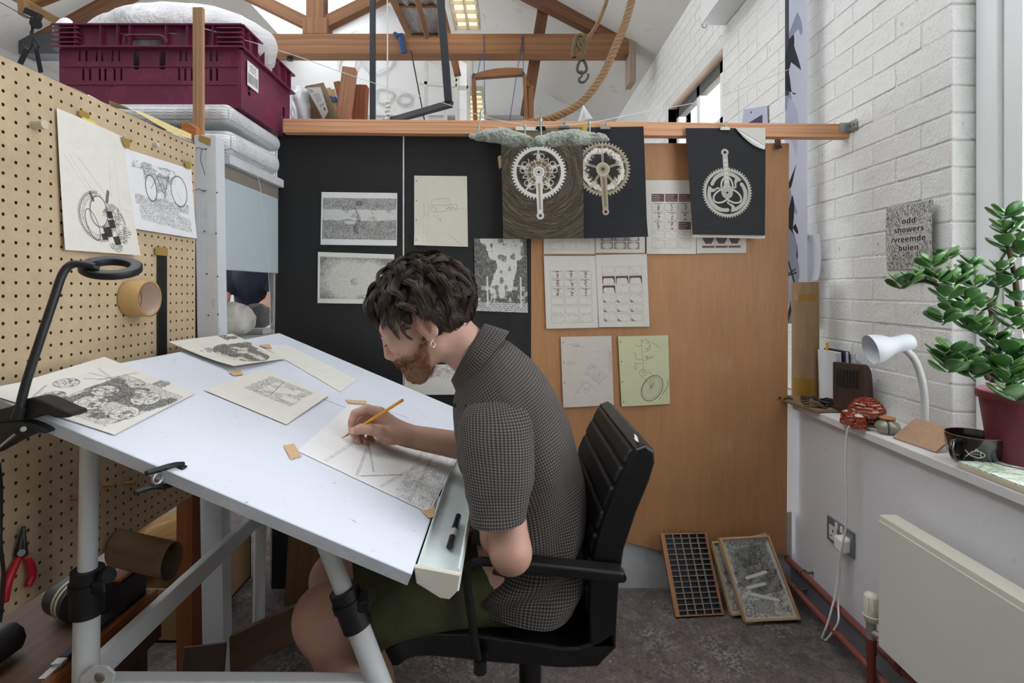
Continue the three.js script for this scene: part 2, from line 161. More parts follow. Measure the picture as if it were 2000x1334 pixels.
// ---------------------------------------------------------------- hall behind: walls, roof and its skylights
const RIDGE = -1.75, RY = 5.16, SL = 0.55, roofY = (x) => RY - Math.abs(x - RIDGE) * SL;
{ const gable = poly([[-4.9, 0], [1.6, 0], [1.6, roofY(1.6) + 0.02], [RIDGE, RY + 0.02], [-4.9, roofY(-4.9) + 0.02]]);
  const hole = new THREE.Path(); hole.moveTo(-3.75, 1.0); hole.lineTo(-2.7, 1.0); hole.lineTo(-2.7, 1.75); hole.lineTo(-3.75, 1.75); hole.closePath(); const gf = gable.clone(); gf.holes.push(hole);
  struct('wall_far', extr(gf, 0.15, 0).translate(0, 0, -7.45), mFarWall, 'white far gable wall of the studio', 'wall');
  struct('wall_back', extr(gable, 0.15, 0).translate(0, 0, 3.6), mFarWall, 'white wall behind the camera', 'wall');
  struct('wall_left', [bx(-4.95, -4.8, 0, 0.9, -7.4, 3.7, 0, 'z'), bx(-4.95, -4.8, 3.05, roofY(-4.9) + 0.06, -7.4, 3.7, 0, 'z'), bx(-4.95, -4.8, 0.9, 3.05, -7.4, -6.9, 0, 'z'), bx(-4.95, -4.8, 0.9, 3.05, -2.15, 3.7, 0, 'z')], mFarWall, 'white far left wall of the studio', 'wall');
  const wl = structGroup('window_4', 'long row of windows in the far left wall', 'window'); for (let k = 0; k <= 4; k++) part(wl, 'mullion', bx(-4.9, -4.84, 0.9, 3.05, -6.9 + k * 1.1875 - 0.03, -6.9 + k * 1.1875 + 0.03, 0.003, 'y'), mWhite); for (const y of [0.93, 3.02]) part(wl, 'rail', bx(-4.9, -4.84, y - 0.03, y + 0.03, -6.9, -2.15, 0.003, 'z'), mWhite); for (let k = 0; k < 4; k++) part(wl, 'pane', bx(-4.872, -4.868, 0.96, 2.99, -6.87 + k * 1.1875, -5.7425 + k * 1.1875, 0), mGlass);
  const w = structGroup('window_3', 'small window in the far gable with trees outside', 'window'); for (const x of [-3.73, -3.22, -2.72]) part(w, 'stile', bx(x - 0.025, x + 0.025, 1, 1.75, -7.42, -7.36, 0.003, 'y'), mWhite); for (const y of [1.02, 1.73]) part(w, 'rail', bx(-3.75, -2.7, y - 0.02, y + 0.02, -7.42, -7.36, 0.003), mWhite);
  for (const [a, b] of [[-3.7, -3.245], [-3.195, -2.745]]) part(w, 'pane', bx(a, b, 1.04, 1.71, -7.392, -7.388, 0), mGlass); }
{ const slope = (x0, x1, z0, z1) => { const a = V(x0, roofY(x0) + 0.05, (z0 + z1) / 2), b = V(x1, roofY(x1) + 0.05, (z0 + z1) / 2); return bar(a, b, Math.abs(z1 - z0), 0.1, 0, V(SL * Math.sign(x0 + x1 - 2 * RIDGE), 1, 0)); };
  const ce = [slope(RIDGE, -1.95, -7.4, 3.7), slope(-3.0, -4.95, -7.4, 3.7), slope(0.6, 1.7, -7.4, 3.7), slope(RIDGE, -1.35, -7.4, 3.7), slope(-1.35, 0.6, -7.4, -2.6)];
  for (const z of [-7.3, -4.9, -2.5]) ce.push(slope(-1.95, -3.0, z - 0.08, z + 0.08)); ce.push(slope(-1.95, -3.0, -0.18, -0.02), slope(-1.95, -3.0, 1.6, 3.7), slope(-1.35, 0.6, -0.5, 3.7)); for (const z of [-2.5, -1.5]) ce.push(slope(-1.35, 0.6, z - 0.1, z + 0.1));
  struct('ceiling', ce, mRoof, 'white sloping roof lining with long roof lights', 'ceiling'); }
// ---------------------------------------------------------------- drawings and prints on paper
const INK = (a) => `rgba(34,32,30,${a})`;
const bg = (x, w, h, c) => { x.fillStyle = c; x.fillRect(0, 0, w, h); };
const paperTone = (x, w, h, c, r, k = 5) => { bg(x, w, h, c); for (let i = 0; i < 500; i++) { x.fillStyle = `rgba(${r() > 0.5 ? '255,255,250' : '120,105,80'},0.008)`; x.fillRect(r() * w, r() * h, r() * w / k, r() * h / k / 2); } };
// short pen strokes where d(u, v) is high; dir gives their angle
function ink(x, w, h, r, n, d, len = 7, wd = 0.9, a = 0.75, dir = null) { n *= 1.5; for (let i = 0; i < n; i++) { const u = r(), v = r(); if (r() > d(u, v)) continue; const t = dir ? dir(u, v) + (r() - 0.5) * 0.7 : fbm(u * 5, v * 5, 3, 2) * 14 + (r() - 0.5) * 0.9 + (r() > 0.7 ? 1.4 : 0), L = len * (0.4 + r()); x.strokeStyle = INK(Math.min(1, a * (0.8 + 0.5 * r()))); x.lineWidth = 1.05 * wd * (0.6 + 0.8 * r()); x.beginPath(); x.moveTo(u * w, v * h); x.lineTo(u * w + Math.cos(t) * L, v * h + Math.sin(t) * L); x.stroke(); } }
function line(x, pts, wd = 1, a = 0.8, c) { x.strokeStyle = c || INK(a); x.lineWidth = wd; x.beginPath(); pts.forEach(([p, q], i) => i ? x.lineTo(p, q) : x.moveTo(p, q)); x.stroke(); }
function wob(x, r, pts, wd = 1, a = 0.7, k = 2) { const o = []; for (let i = 0; i < pts.length - 1; i++) for (let t = 0; t < 1; t += 0.12) o.push([mix(pts[i][0], pts[i + 1][0], t) + (r() - 0.5) * k, mix(pts[i][1], pts[i + 1][1], t) + (r() - 0.5) * k]); o.push(pts[pts.length - 1]); line(x, o, wd, a); }
function ring(x, cx, cy, rx, ry, wd = 1, a = 0.8, rot = 0, c) { x.strokeStyle = c || INK(a); x.lineWidth = wd; x.beginPath(); x.ellipse(cx, cy, rx, ry, rot, 0, 6.2832); x.stroke(); }
function disc(x, cx, cy, rx, ry, fill, rot = 0) { x.fillStyle = fill; x.beginPath(); x.ellipse(cx, cy, rx, ry, rot, 0, 6.2832); x.fill(); }
function cog(x, cx, cy, r0, r1, n, fill, ph = 0) { x.fillStyle = fill; x.beginPath(); for (let i = 0; i < n * 4; i++) { const a = (i / (n * 4)) * 6.2832 + ph, q = i % 4 < 2 ? r1 : r0; x.lineTo(cx + Math.cos(a) * q, cy + Math.sin(a) * q); } x.closePath(); x.fill(); }
const D = {};
D.derailleur = cvs(700, 990, (x, w, h) => { const r = rng(1); paperTone(x, w, h, '#e6e2d8', r); const fr = [[0.05, 0.3, 0.36, 0.56], [0.12, 0.3, 0.45, 0.58], [0.2, 0.28, 0.55, 0.53], [0.24, 0.3, 0.6, 0.55], [0.68, 0.2, 0.66, 0.55], [0.78, 0.2, 0.78, 0.62]]; for (const [a, b, c, d] of fr) wob(x, r, [[a * w, b * h], [c * w, d * h]], 1.3, 0.45, 3); wob(x, r, [[0.6 * w, 0.36 * h], [0.66 * w, 0.4 * h], [0.72 * w, 0.34 * h]], 1, 0.4); wob(x, r, [[0.78 * w, 0.62 * h], [0.98 * w, 0.63 * h]], 1, 0.4); ink(x, w, h, r, 900, (u, v) => (Math.abs(u - 0.07) < 0.03 && Math.abs(v - 0.24) < 0.03) || (Math.abs(u - 0.24) < 0.025 && Math.abs(v - 0.22) < 0.03) ? 0.7 : 0, 8, 1, 0.5);
  const cx = 0.44 * w, cy = 0.72 * h; for (let i = 0; i < 46; i++) { const a = 1.2 + i / 46 * 3.6; line(x, [[cx + Math.cos(a) * 168, cy + Math.sin(a) * 176], [cx + Math.cos(a) * 186, cy + Math.sin(a) * 194]], 6, 0.75); } for (const q of [168, 150, 138]) { x.strokeStyle = INK(0.7); x.lineWidth = 2.4; x.beginPath(); x.ellipse(cx, cy, q, q * 1.05, 0, 0.9, 5.0); x.stroke(); }
  ink(x, w, h, r, 9000, (u, v) => { const a = (u * w - cx), b = (v * h - cy), q = Math.hypot(a, b / 1.05); return q > 130 && q < 172 && (a < 40 || b > 60) ? 0.5 : 0; }, 7, 1.2, 0.7);
  disc(x, cx + 6, cy - 40, 82, 118, '#e4e0d5', 0.08); ring(x, cx + 6, cy - 40, 82, 118, 7, 0.75, 0.08); ring(x, cx + 6, cy - 40, 92, 128, 2, 0.7, 0.08); ring(x, cx - 66, cy + 70, 50, 120, 6, 0.7, -0.3); wob(x, r, [[cx - 60, cy - 170], [cx - 40, cy - 120]], 26, 0.55); wob(x, r, [[cx + 120, cy - 210], [cx + 96, cy - 130]], 30, 0.6);
  const blob = (u, v) => { const a = (u * w - cx - 150) / 130, b = (v * h - cy - 70) / 190; return a * a + b * b < 1 && fbm(u * 16, v * 16) > 0.45 ? 0.85 : 0; }; ink(x, w, h, r, 16000, blob, 8, 1.6, 0.85); for (const [a, b, s] of [[110, -30, 34], [120, 40, 40], [70, 110, 46], [150, 170, 40], [30, 150, 30]]) { x.fillStyle = INK(0.85); x.beginPath(); x.moveTo(cx + a - s, cy + b - s * 0.6); x.lineTo(cx + a + s * 0.7, cy + b - s); x.lineTo(cx + a + s, cy + b + s * 0.7); x.lineTo(cx + a - s * 0.5, cy + b + s); x.fill(); } for (let i = 0; i < 5; i++) wob(x, r, [[cx + 200, cy + 90 + i * 16], [cx + 300, cy + 50 + i * 20]], 3, 0.7); ring(x, cx + 305, cy + 96, 13, 13, 5, 0.8); });
D.bicycle = cvs(900, 700, (x, w, h) => { const r = rng(2); paperTone(x, w, h, '#e9e9ea', r); ink(x, w, h, r, 26000, (u, v) => { const top = v > 0.09 + u * 0.02 && v < 0.35 - Math.abs(u - 0.4) * 0.2 && u > 0.1 && u < 0.72 ? (u < 0.24 && v > 0.2 ? 0 : fbm(u * 12, v * 12) > 0.42 ? 0.8 : 0.1) : 0; const bike = u > 0.3 && u < 0.62 && v > 0.28 && v < 0.6 ? (fbm(u * 14 + 4, v * 10) > 0.52 ? 0.85 : 0.12) : 0; const gnd = v > 0.5 + fbm(u * 9, 3) * 0.06 && v < 0.66 && u > 0.1 && u < 0.9 ? 0.6 : 0; const rug = v > 0.63 && v < 0.84 + 0.1 * u && u > 0.14 && u < 0.92 && v < 0.95 && !(u > 0.74 && v < 0.72) ? 0.42 : 0; return Math.max(top, bike, gnd, rug); }, 9, 1.2, 0.62); for (const [cx, cy, rx, ry] of [[0.33, 0.42, 70, 120], [0.76, 0.37, 118, 148]]) { disc(x, cx * w, cy * h, rx, ry, 'rgba(233,233,234,0.85)'); ring(x, cx * w, cy * h, rx, ry, 9, 0.7); ring(x, cx * w, cy * h, rx - 8, ry - 8, 2, 0.6); } for (const q of [[0.4, 0.2, 0.55, 0.55], [0.62, 0.15, 0.5, 0.55], [0.44, 0.24, 0.62, 0.22], [0.33, 0.42, 0.45, 0.22]]) wob(x, r, [[q[0] * w, q[1] * h], [q[2] * w, q[3] * h]], 6, 0.6); wob(x, r, [[0.72 * w, 0.38 * h], [0.79 * w, 0.5 * h]], 3, 0.5); });
// engraved landscapes
D.splash = cvs(900, 620, (x, w, h) => { const r = rng(3); paperTone(x, w, h, '#dfdfdc', r); x.save(); x.beginPath(); x.rect(0.02 * w, 0.11 * h, 0.97 * w, 0.78 * h); x.clip(); bg(x, w, h, '#cfcfca'); ink(x, w, h, r, 60000, (u, v) => { const n = fbm(u * 9, v * 14), up = v < 0.3 + 0.06 * n ? 0.75 : 0, dn = v > 0.53 + 0.08 * (fbm(u * 6, 2) - 0.5) ? 0.5 + 0.5 * n : 0, mid = n > 0.62 ? 0.35 : 0.05; const pool = Math.hypot((u - 0.4) / 0.1, (v - 0.57) / 0.035) < 1 ? 0.1 : 1; return Math.max(up * (0.6 + 0.6 * n), dn * pool, mid); }, 5, 1.1, 0.62); ink(x, w, h, r, 22000, (u, v) => { const c = 0.475 + 0.02 * Math.sin(v * 16); return Math.abs(u - c) < 0.022 * (v > 0.45 ? 1.3 : 0.6) && v > 0.3 && v < 0.8 ? 1 : Math.hypot((u - 0.5) / 0.05, (v - 0.21) / 0.05) < 1 ? 0.9 : 0; }, 6, 1.4, 0.8); x.restore(); x.strokeStyle = INK(0.4); x.strokeRect(0.02 * w, 0.11 * h, 0.97 * w, 0.78 * h); });
D.burst = cvs(900, 620, (x, w, h) => { const r = rng(4); paperTone(x, w, h, '#dcdacf', r); x.save(); x.beginPath(); x.rect(0.03 * w, 0.09 * h, 0.96 * w, 0.82 * h); x.clip(); bg(x, w, h, '#cdccc2'); ink(x, w, h, r, 60000, (u, v) => { const q = Math.hypot((u - 0.5) / 0.4, (v - 0.52) / 0.36) + (fbm(u * 7, v * 7) - 0.5) * 0.7; return q > 0.9 ? clamp((q - 0.85) * 1.6) * 0.85 : 0.05; }, 6, 1.1, 0.62, (u, v) => Math.atan2(v - 0.55, u - 0.5)); ink(x, w, h, r, 9000, (u, v) => Math.hypot((u - 0.48) / 0.05, (v - 0.57) / 0.07) < 1 ? 0.9 : 0, 7, 1.4, 0.8); x.restore(); });
D.steam = cvs(640, 900, (x, w, h) => { const r = rng(5); paperTone(x, w, h, '#dad9d2', r); ink(x, w, h, r, 90000, (u, v) => { const c = 0.52 + 0.08 * Math.sin(v * 5), wid = (v < 0.3 ? 0.42 : 0.2) * (v < 0.75 ? 1 : 0.6) * (0.6 + 0.8 * fbm(u * 5, v * 5)); const n = fbm(u * 12, v * 12); if (v > 0.87) return (Math.abs(((v * 40) % 1) - 0.5) > 0.38 || Math.abs(((u * 14 + Math.floor(v * 40) * 0.5) % 1) - 0.5) > 0.44) ? 0.55 : 0.08; if (Math.abs(u - c) < wid && v < 0.82) return n > 0.6 ? 0.5 : 0.03; return v > 0.65 ? (n > 0.5 ? 0.85 : 0.2) : 0.8; }, 6, 1.2, 0.7); x.fillStyle = 'rgba(225,224,216,0.9)'; for (const u of [0.22, 0.86]) { x.fillRect(u * w, 0.52 * h, 20, 0.42 * h); ink(x, w, h, r, 900, (a, b) => Math.abs(a - u - 0.015) < 0.02 && b > 0.5 && b < 0.94 ? 0.6 : 0, 6, 1, 0.6); } });
D.sketchCar = cvs(640, 880, (x, w, h) => { const r = rng(6); paperTone(x, w, h, '#d6d1c0', r); for (let i = 0; i < 4; i++) disc(x, 0.04 * w, (0.075 + i * 0.283) * h, 7, 7, '#26241f'); const k = (pts, a = 0.6, wd = 1.5) => { for (let i = 0; i < 2; i++) wob(x, r, pts.map(([p, q]) => [p * w + (r() - 0.5) * 6, q * h + (r() - 0.5) * 6]), wd, a, 3); }; k([[0.32, 0.4], [0.33, 0.35], [0.4, 0.33], [0.64, 0.32], [0.67, 0.36], [0.68, 0.42]]); k([[0.31, 0.42], [0.56, 0.42], [0.8, 0.4], [0.81, 0.47], [0.42, 0.52], [0.41, 0.46], [0.31, 0.44], [0.31, 0.5], [0.42, 0.52]]); k([[0.6, 0.48], [0.66, 0.44], [0.68, 0.48], [0.72, 0.44], [0.78, 0.47]], 0.8, 2); k([[0.18, 0.4], [0.2, 0.57]], 0.4); k([[0.27, 0.38], [0.25, 0.57]], 0.4); k([[0.18, 0.5], [0.17, 0.98]], 0.25, 1); k([[0.27, 0.5], [0.24, 0.98]], 0.25, 1); k([[0.42, 0.6], [0.5, 0.64], [0.48, 0.6]], 0.5); k([[0.62, 0.82], [0.9, 0.99]], 0.45); k([[0.81, 0.47], [0.97, 0.45], [0.97, 0.58]], 0.35); ink(x, w, h, r, 1600, (u, v) => (v > 0.55 && u > 0.3 && u < 0.98 ? 0.35 : 0.02), 16, 0.8, 0.3, () => 0.9); });
D.raft = cvs(640, 880, (x, w, h) => { const r = rng(8); paperTone(x, w, h, '#d0c7ba', r); for (let i = 0; i < 3; i++) disc(x, 0.045 * w, (0.08 + i * 0.285) * h, 7, 7, '#26241f'); ink(x, w, h, r, 9000, (u, v) => { const p = (u - 0.65) * 1 + (v - 0.55) * 1.1, q = (u - 0.65) * 0.8 - (v - 0.55) * 1.2; let d = Math.abs(p) < 0.26 && Math.abs(q) < 0.16 && Math.floor((q + 1) * 26) % 2 ? 0.8 : 0; if (Math.hypot(u - 0.63, (v - 0.5) * 1.3) < 0.12) d = 0.18; if (Math.hypot((u - 0.4) / 0.16, (v - 0.72) / 0.1) < 1) d = fbm(u * 20, v * 20) > 0.5 ? 0.6 : 0.1; if (Math.hypot((u - 0.31) / 0.06, (v - 0.125) / 0.035) < 1) d = 0.7; if (u > 0.93 && v > 0.22 && v < 0.55) d = 0.5; if (Math.hypot((u - 0.18) / 0.09, (v - 0.38) / 0.03) < 1) d = 0.45; return d + 0.012; }, 10, 1.1, 0.5); wob(x, r, [[0.16 * w, 0.1 * h], [0.3 * w, 0.14 * h], [0.46 * w, 0.155 * h]], 2, 0.6); wob(x, r, [[0.02 * w, 0.235 * h], [0.98 * w, 0.22 * h]], 1.2, 0.3); wob(x, r, [[0.22 * w, 0.86 * h], [0.36 * w, 0.7 * h], [0.5 * w, 0.66 * h], [0.72 * w, 0.82 * h]], 1.6, 0.5); wob(x, r, [[0.64 * w, 0.38 * h], [0.65 * w, 0.52 * h]], 1.6, 0.5); ring(x, 0.63 * w, 0.51 * h, 70, 60, 1.5, 0.5); });
D.wheelSketch = cvs(640, 880, (x, w, h) => { const r = rng(9); paperTone(x, w, h, '#cdcfa4', r); for (let i = 0; i < 4; i++) disc(x, 0.045 * w, (0.075 + i * 0.287) * h, 7, 7, '#26241f'); const s = (pts, wd = 3) => wob(x, r, pts.map(([a, b]) => [a * w, b * h]), wd, 0.85, 4); const cx = 0.64 * w, cy = 0.76 * h; for (const [q, wd] of [[1, 6], [0.94, 3], [0.8, 3]]) ring(x, cx - (1 - q) * 30, cy, 128 * q, 176 * q, wd, 0.85, 0.62); ring(x, cx, cy - 70, 34, 44, 3, 0.8, 0.4); ring(x, cx, cy - 70, 16, 20, 3, 0.8, 0.4); for (let i = 0; i < 22; i++) { const a = i / 22 * 6.28, ca = Math.cos(0.62), sa = Math.sin(0.62), ex = 126 * Math.cos(a), ey = 172 * Math.sin(a); line(x, [[cx - 10, cy - 20], [cx + ex * ca - ey * sa, cy + ex * sa + ey * ca]], 1.3, 0.6); } ring(x, 0.47 * w, 0.53 * h, 50, 42, 3, 0.8); ring(x, 0.47 * w, 0.52 * h, 22, 16, 3, 0.8); s([[0.58, 0.5], [0.66, 0.57], [0.7, 0.6]]); s([[0.42, 0.58], [0.58, 0.68]]); s([[0.47, 0.05], [0.46, 0.2], [0.48, 0.36], [0.47, 0.5]]); s([[0.46, 0.08], [0.56, 0.05], [0.64, 0.1], [0.62, 0.2], [0.52, 0.24], [0.47, 0.22]]); ink(x, w, h, r, 1500, (u, v) => (Math.hypot((u - 0.57) / 0.06, (v - 0.15) / 0.06) < 1 || Math.hypot((u - 0.6) / 0.07, (v - 0.31) / 0.035) < 1) ? 0.5 : 0, 22, 2.6, 0.8); s([[0.34, 0.12], [0.38, 0.15], [0.46, 0.14]]); s([[0.32, 0.24], [0.34, 0.34], [0.46, 0.34]]); s([[0.48, 0.36], [0.58, 0.34]]); s([[0.32, 0.37], [0.3, 0.46], [0.34, 0.48], [0.34, 0.39], [0.46, 0.4]]); s([[0.68, 0.09], [0.82, 0.18]]); s([[0.97, 0.64], [0.97, 0.74], [0.84, 0.86]], 5); s([[0.78, 0.92], [0.82, 0.9]], 5); });
// storyboard pages: a grid of small framed scenes
function story(seed, rows, rowsDark, blankTop = 0.14, cols = 3) { return cvs(560, 790, (x, w, h) => { const r = rng(seed); paperTone(x, w, h, '#d9d4ca', r); const mx = 0.1 * w, cw = (w - 2 * mx) / cols, ch = (h * (1 - blankTop) - 50) / rows; for (let j = 0; j < rows; j++) for (let i = 0; i < cols; i++) { const X = mx + i * cw + 5, Y = blankTop * h + j * ch + 5, A = cw - 12, B = ch - 18, k = rowsDark(j, i); x.strokeStyle = 'rgba(70,52,50,0.75)'; x.lineWidth = 1.4; x.strokeRect(X, Y, A, B); x.save(); x.beginPath(); x.rect(X, Y, A, B); x.clip();
  if (k === 'd') { bg(x, w, h, 'rgba(92,64,62,0.9)'); x.fillStyle = '#d9d4ca'; for (let q = 0; q < 3; q++) x.fillRect(X, Y + B * (0.2 + 0.28 * q), A * (0.5 + 0.5 * r()), 4); }
  if (k === 'a') { x.fillStyle = 'rgba(88,62,60,0.92)'; x.fillRect(X, Y, A, B); x.fillStyle = '#d8d3c9'; x.beginPath(); x.moveTo(X + 8, Y + B); x.lineTo(X + 8, Y + B * 0.5); x.quadraticCurveTo(X + 12, Y + B * 0.28, X + 30, Y + B * 0.27); x.lineTo(X + A - 30, Y + B * 0.27); x.quadraticCurveTo(X + A - 10, Y + B * 0.3, X + A - 8, Y + B); x.fill(); }
  if (k === 'f') { x.fillStyle = 'rgba(80,56,55,0.75)'; for (let q = 0; q < 18; q++) x.fillRect(X + A * 0.5 + (r() - 0.5) * 22, Y + r() * B, 4 + r() * 14, 3 + r() * 6); x.fillRect(X + A * 0.2, Y, A * 0.6, 5); }
  if (k === 't') { x.fillStyle = 'rgba(80,56,55,0.8)'; x.beginPath(); x.moveTo(X, Y); x.lineTo(X + A, Y); x.lineTo(X + A * 0.75, Y + B * 0.6); x.lineTo(X + A * 0.25, Y + B * 0.6); x.fill(); x.fillRect(X, Y + B * 0.8, A, B * 0.2); }
  if (k === 'r') { x.fillStyle = 'rgba(90,64,62,0.5)'; x.fillRect(X, Y, A, B); disc(x, X + A / 2, Y + B / 2, B * 0.46, B * 0.46, '#d8d3c9'); ring(x, X + A / 2, Y + B / 2, B * 0.34, B * 0.34, 2, 0.6); }
  x.strokeStyle = 'rgba(70,52,52,0.6)'; x.lineWidth = 1.1; const n = k === 'e' ? 8 : 26; for (let q = 0; q < n; q++) { const a = X + r() * A, b = Y + (k === 'e' ? 0.75 + 0.25 * r() : r()) * B; x.beginPath(); x.moveTo(a, b); x.bezierCurveTo(a + (r() - 0.5) * 24, b + (r() - 0.5) * 16, a + (r() - 0.5) * 24, b + (r() - 0.5) * 16, a + (r() - 0.5) * 30, b + (r() - 0.5) * 12); x.stroke(); }
  if (k === 'c') { x.fillStyle = 'rgba(70,56,54,0.6)'; x.beginPath(); x.moveTo(X, Y + B); x.lineTo(X, Y + B * 0.6); x.lineTo(X + A * 0.3, Y + B); x.fill(); } x.restore();
  x.fillStyle = 'rgba(80,64,60,0.4)'; for (let q = 0; q < 5; q++) x.fillRect(X + r() * A * 0.8, Y + B + 3 + r() * 5, 8 + r() * 10, 1.5); } }); }
D.story1 = story(11, 6, (j) => j === 0 ? 'f' : j < 2 ? 'f' : j === 2 ? 'f' : j === 3 ? 'e' : j === 4 ? 'e' : 'x', 0.2);
D.story2 = story(12, 6, (j, i) => j === 1 || (j === 2 && i === 0) ? 'a' : j === 0 ? 'x' : j > 2 ? 'c' : 'x', 0.16);
D.story3 = story(13, 6, (j, i) => (j === 0 || (j === 3 && i === 2)) ? 'd' : j < 4 ? 'f' : 'x', 0.18);
D.story4 = story(14, 5, () => 'x', 0.1); D.story5 = story(15, 5, () => 'r', 0.1); D.story6 = story(16, 5, () => 't', 0.1);
// chainring paintings
function strokesRound(x, w, h, r, cx, cy, cols, n) { for (let i = 0; i < n; i++) { const a = r() * 6.28, q = 60 + r() * w * 0.95; x.strokeStyle = cols[Math.floor(r() * cols.length)]; x.lineWidth = 2 + r() * 7; x.globalAlpha = 0.25 + 0.35 * r(); x.beginPath(); x.arc(cx, cy, q, a, a + 0.15 + r() * 0.5); x.stroke(); } x.globalAlpha = 1; }
function crank(x, cx, cy, ex, ey, w0, w1, fill, edge) { const a = Math.atan2(ey - cy, ex - cx), c = Math.cos(a + 1.5708), s = Math.sin(a + 1.5708); x.fillStyle = fill; x.beginPath(); x.moveTo(cx + c * w0, cy + s * w0); x.lineTo(ex + c * w1, ey + s * w1); x.lineTo(ex - c * w1, ey - s * w1); x.lineTo(cx - c * w0, cy - s * w0); x.fill(); if (edge) { x.strokeStyle = edge; x.lineWidth = 3; x.stroke(); } disc(x, cx, cy, w0 * 1.5, w0 * 1.5, fill); disc(x, ex, ey, w1 * 1.35, w1 * 1.35, fill); }
D.cog1 = cvs(760, 1040, (x, w, h) => { const r = rng(21); bg(x, w, h, '#4b4234'); const cx = 0.455 * w, cy = 0.4 * h; for (let k = 0; k < 14; k++) strokesRound(x, w, h, r, cx + (r() - 0.5) * 300, cy + (r() - 0.5) * 340, ['#6d6048', '#2e2820', '#8a7a5c', '#3a3328', '#1f1d1b'], 130); strokesRound(x, w, h, r, cx, cy, ['#6d6048', '#2e2820', '#8a7a5c', '#3a3328', '#1f1d1b', '#7a6a4e'], 700); x.fillStyle = 'rgba(140,124,96,0.7)'; x.fillRect(0, 0, w, 0.12 * h); strokesRound(x, w, h, r, cx, cy, ['#2a2620', '#58503f'], 300); cog(x, cx, cy, 238, 258, 50, '#dcd9d2'); disc(x, cx, cy, 206, 206, '#4a4438'); ring(x, cx, cy, 205, 205, 4, 0.8); for (let k = 0; k < 5; k++) { const a = -1.57 + k * 1.2566; disc(x, cx + Math.cos(a + 0.63) * 132, cy + Math.sin(a + 0.63) * 132, 62, 62, '#2f2a24'); x.strokeStyle = '#d6d2c8'; x.lineWidth = 15; x.beginPath(); x.moveTo(cx, cy); x.lineTo(cx + Math.cos(a) * 210, cy + Math.sin(a) * 210); x.stroke(); for (const q of [-1, 1]) { x.lineWidth = 7; x.beginPath(); x.arc(cx + Math.cos(a + q * 0.34) * 166, cy + Math.sin(a + q * 0.34) * 166, 42, a + (q > 0 ? 2.2 : 1), a + (q > 0 ? 5.2 : 4)); x.stroke(); x.beginPath(); x.arc(cx + Math.cos(a + q * 0.2) * 150, cy + Math.sin(a + q * 0.2) * 150, 24, 0, 6.28); x.stroke(); } } cog(x, cx, cy, 116, 126, 26, 'rgba(198,184,156,0.75)'); disc(x, cx, cy, 100, 100, 'rgba(94,82,62,0.8)'); for (let i = 0; i < 10; i++) { const a = i * 0.628; line(x, [[cx, cy], [cx + Math.cos(a) * 120, cy + Math.sin(a) * 120]], 6, 1, '#d8d4ca'); } ring(x, cx, cy, 70, 70, 5, 1, 0, '#d8d4ca'); crank(x, cx, cy, cx + 8, cy + 408, 34, 26, '#dddad4'); crank(x, cx + 1, cy + 120, cx + 6, cy + 340, 11, 9, '#a89878'); disc(x, cx, cy, 56, 56, '#dedbd4'); ring(x, cx, cy, 30, 30, 4, 0.7); x.save(); x.translate(cx, cy); x.rotate(0.785); x.fillStyle = '#2b2722'; x.fillRect(-12, -12, 24, 24); x.restore(); disc(x, cx + 8, cy + 408, 14, 14, '#4a443a'); ring(x, cx + 8, cy + 408, 19, 19, 3, 0.6); });
D.cog2 = cvs(600, 1040, (x, w, h) => { const r = rng(22); bg(x, w, h, '#1d1f24'); strokesRound(x, w, h, r, w / 2, h / 2, ['#22252b', '#15171b', '#2a2c30'], 500); const cx = 0.34 * w, cy = 0.38 * h, R0 = 250; cog(x, cx, cy, 238, 258, 48, '#a89d86'); disc(x, cx, cy, 226, 226, '#2c2822'); ring(x, cx, cy, 222, 222, 16, 1, 0, '#8f836b'); for (let i = 0; i < 620; i++) { const a = r() * 6.28, q = 205 - 62 * r() * r() - 20 * fbm(a * 3, 1); disc(x, cx + Math.cos(a) * q, cy + Math.sin(a) * q, 6 + r() * 14, 4 + r() * 9, `rgba(222,216,204,${0.4 + 0.4 * r()})`, a); } ink(x, w, h, r, 16000, (u, v) => { const q = Math.hypot(u * w - cx, v * h - cy); return q < 150 ? 0.8 : q < 215 ? 0.08 : 0; }, 6, 1.8, 0.8); for (let k = 0; k < 5; k++) { const a = -1.57 + k * 1.2566; for (const o of [-6, 6]) line(x, [[cx + o * Math.cos(a + 1.57), cy + o * Math.sin(a + 1.57)], [cx + Math.cos(a) * 226 + o * Math.cos(a + 1.57), cy + Math.sin(a) * 226 + o * Math.sin(a + 1.57)]], 7, 1, '#b8ad96'); } crank(x, cx, cy, cx + 12, cy + 400, 32, 24, '#a0947c', '#c9c0ac'); crank(x, cx + 3, cy + 90, cx + 10, cy + 340, 10, 8, '#7c6f58'); disc(x, cx, cy, 64, 64, '#a89c84'); ring(x, cx, cy, 58, 58, 6, 1, 0, '#cfc6b2'); disc(x, cx, cy, 30, 30, '#8a7d66'); disc(x, cx, cy, 12, 12, '#2a251f'); disc(x, cx + 12, cy + 400, 14, 14, '#2c2822'); ring(x, cx + 12, cy + 400, 22, 22, 5, 1, 0, '#c6bca6'); });
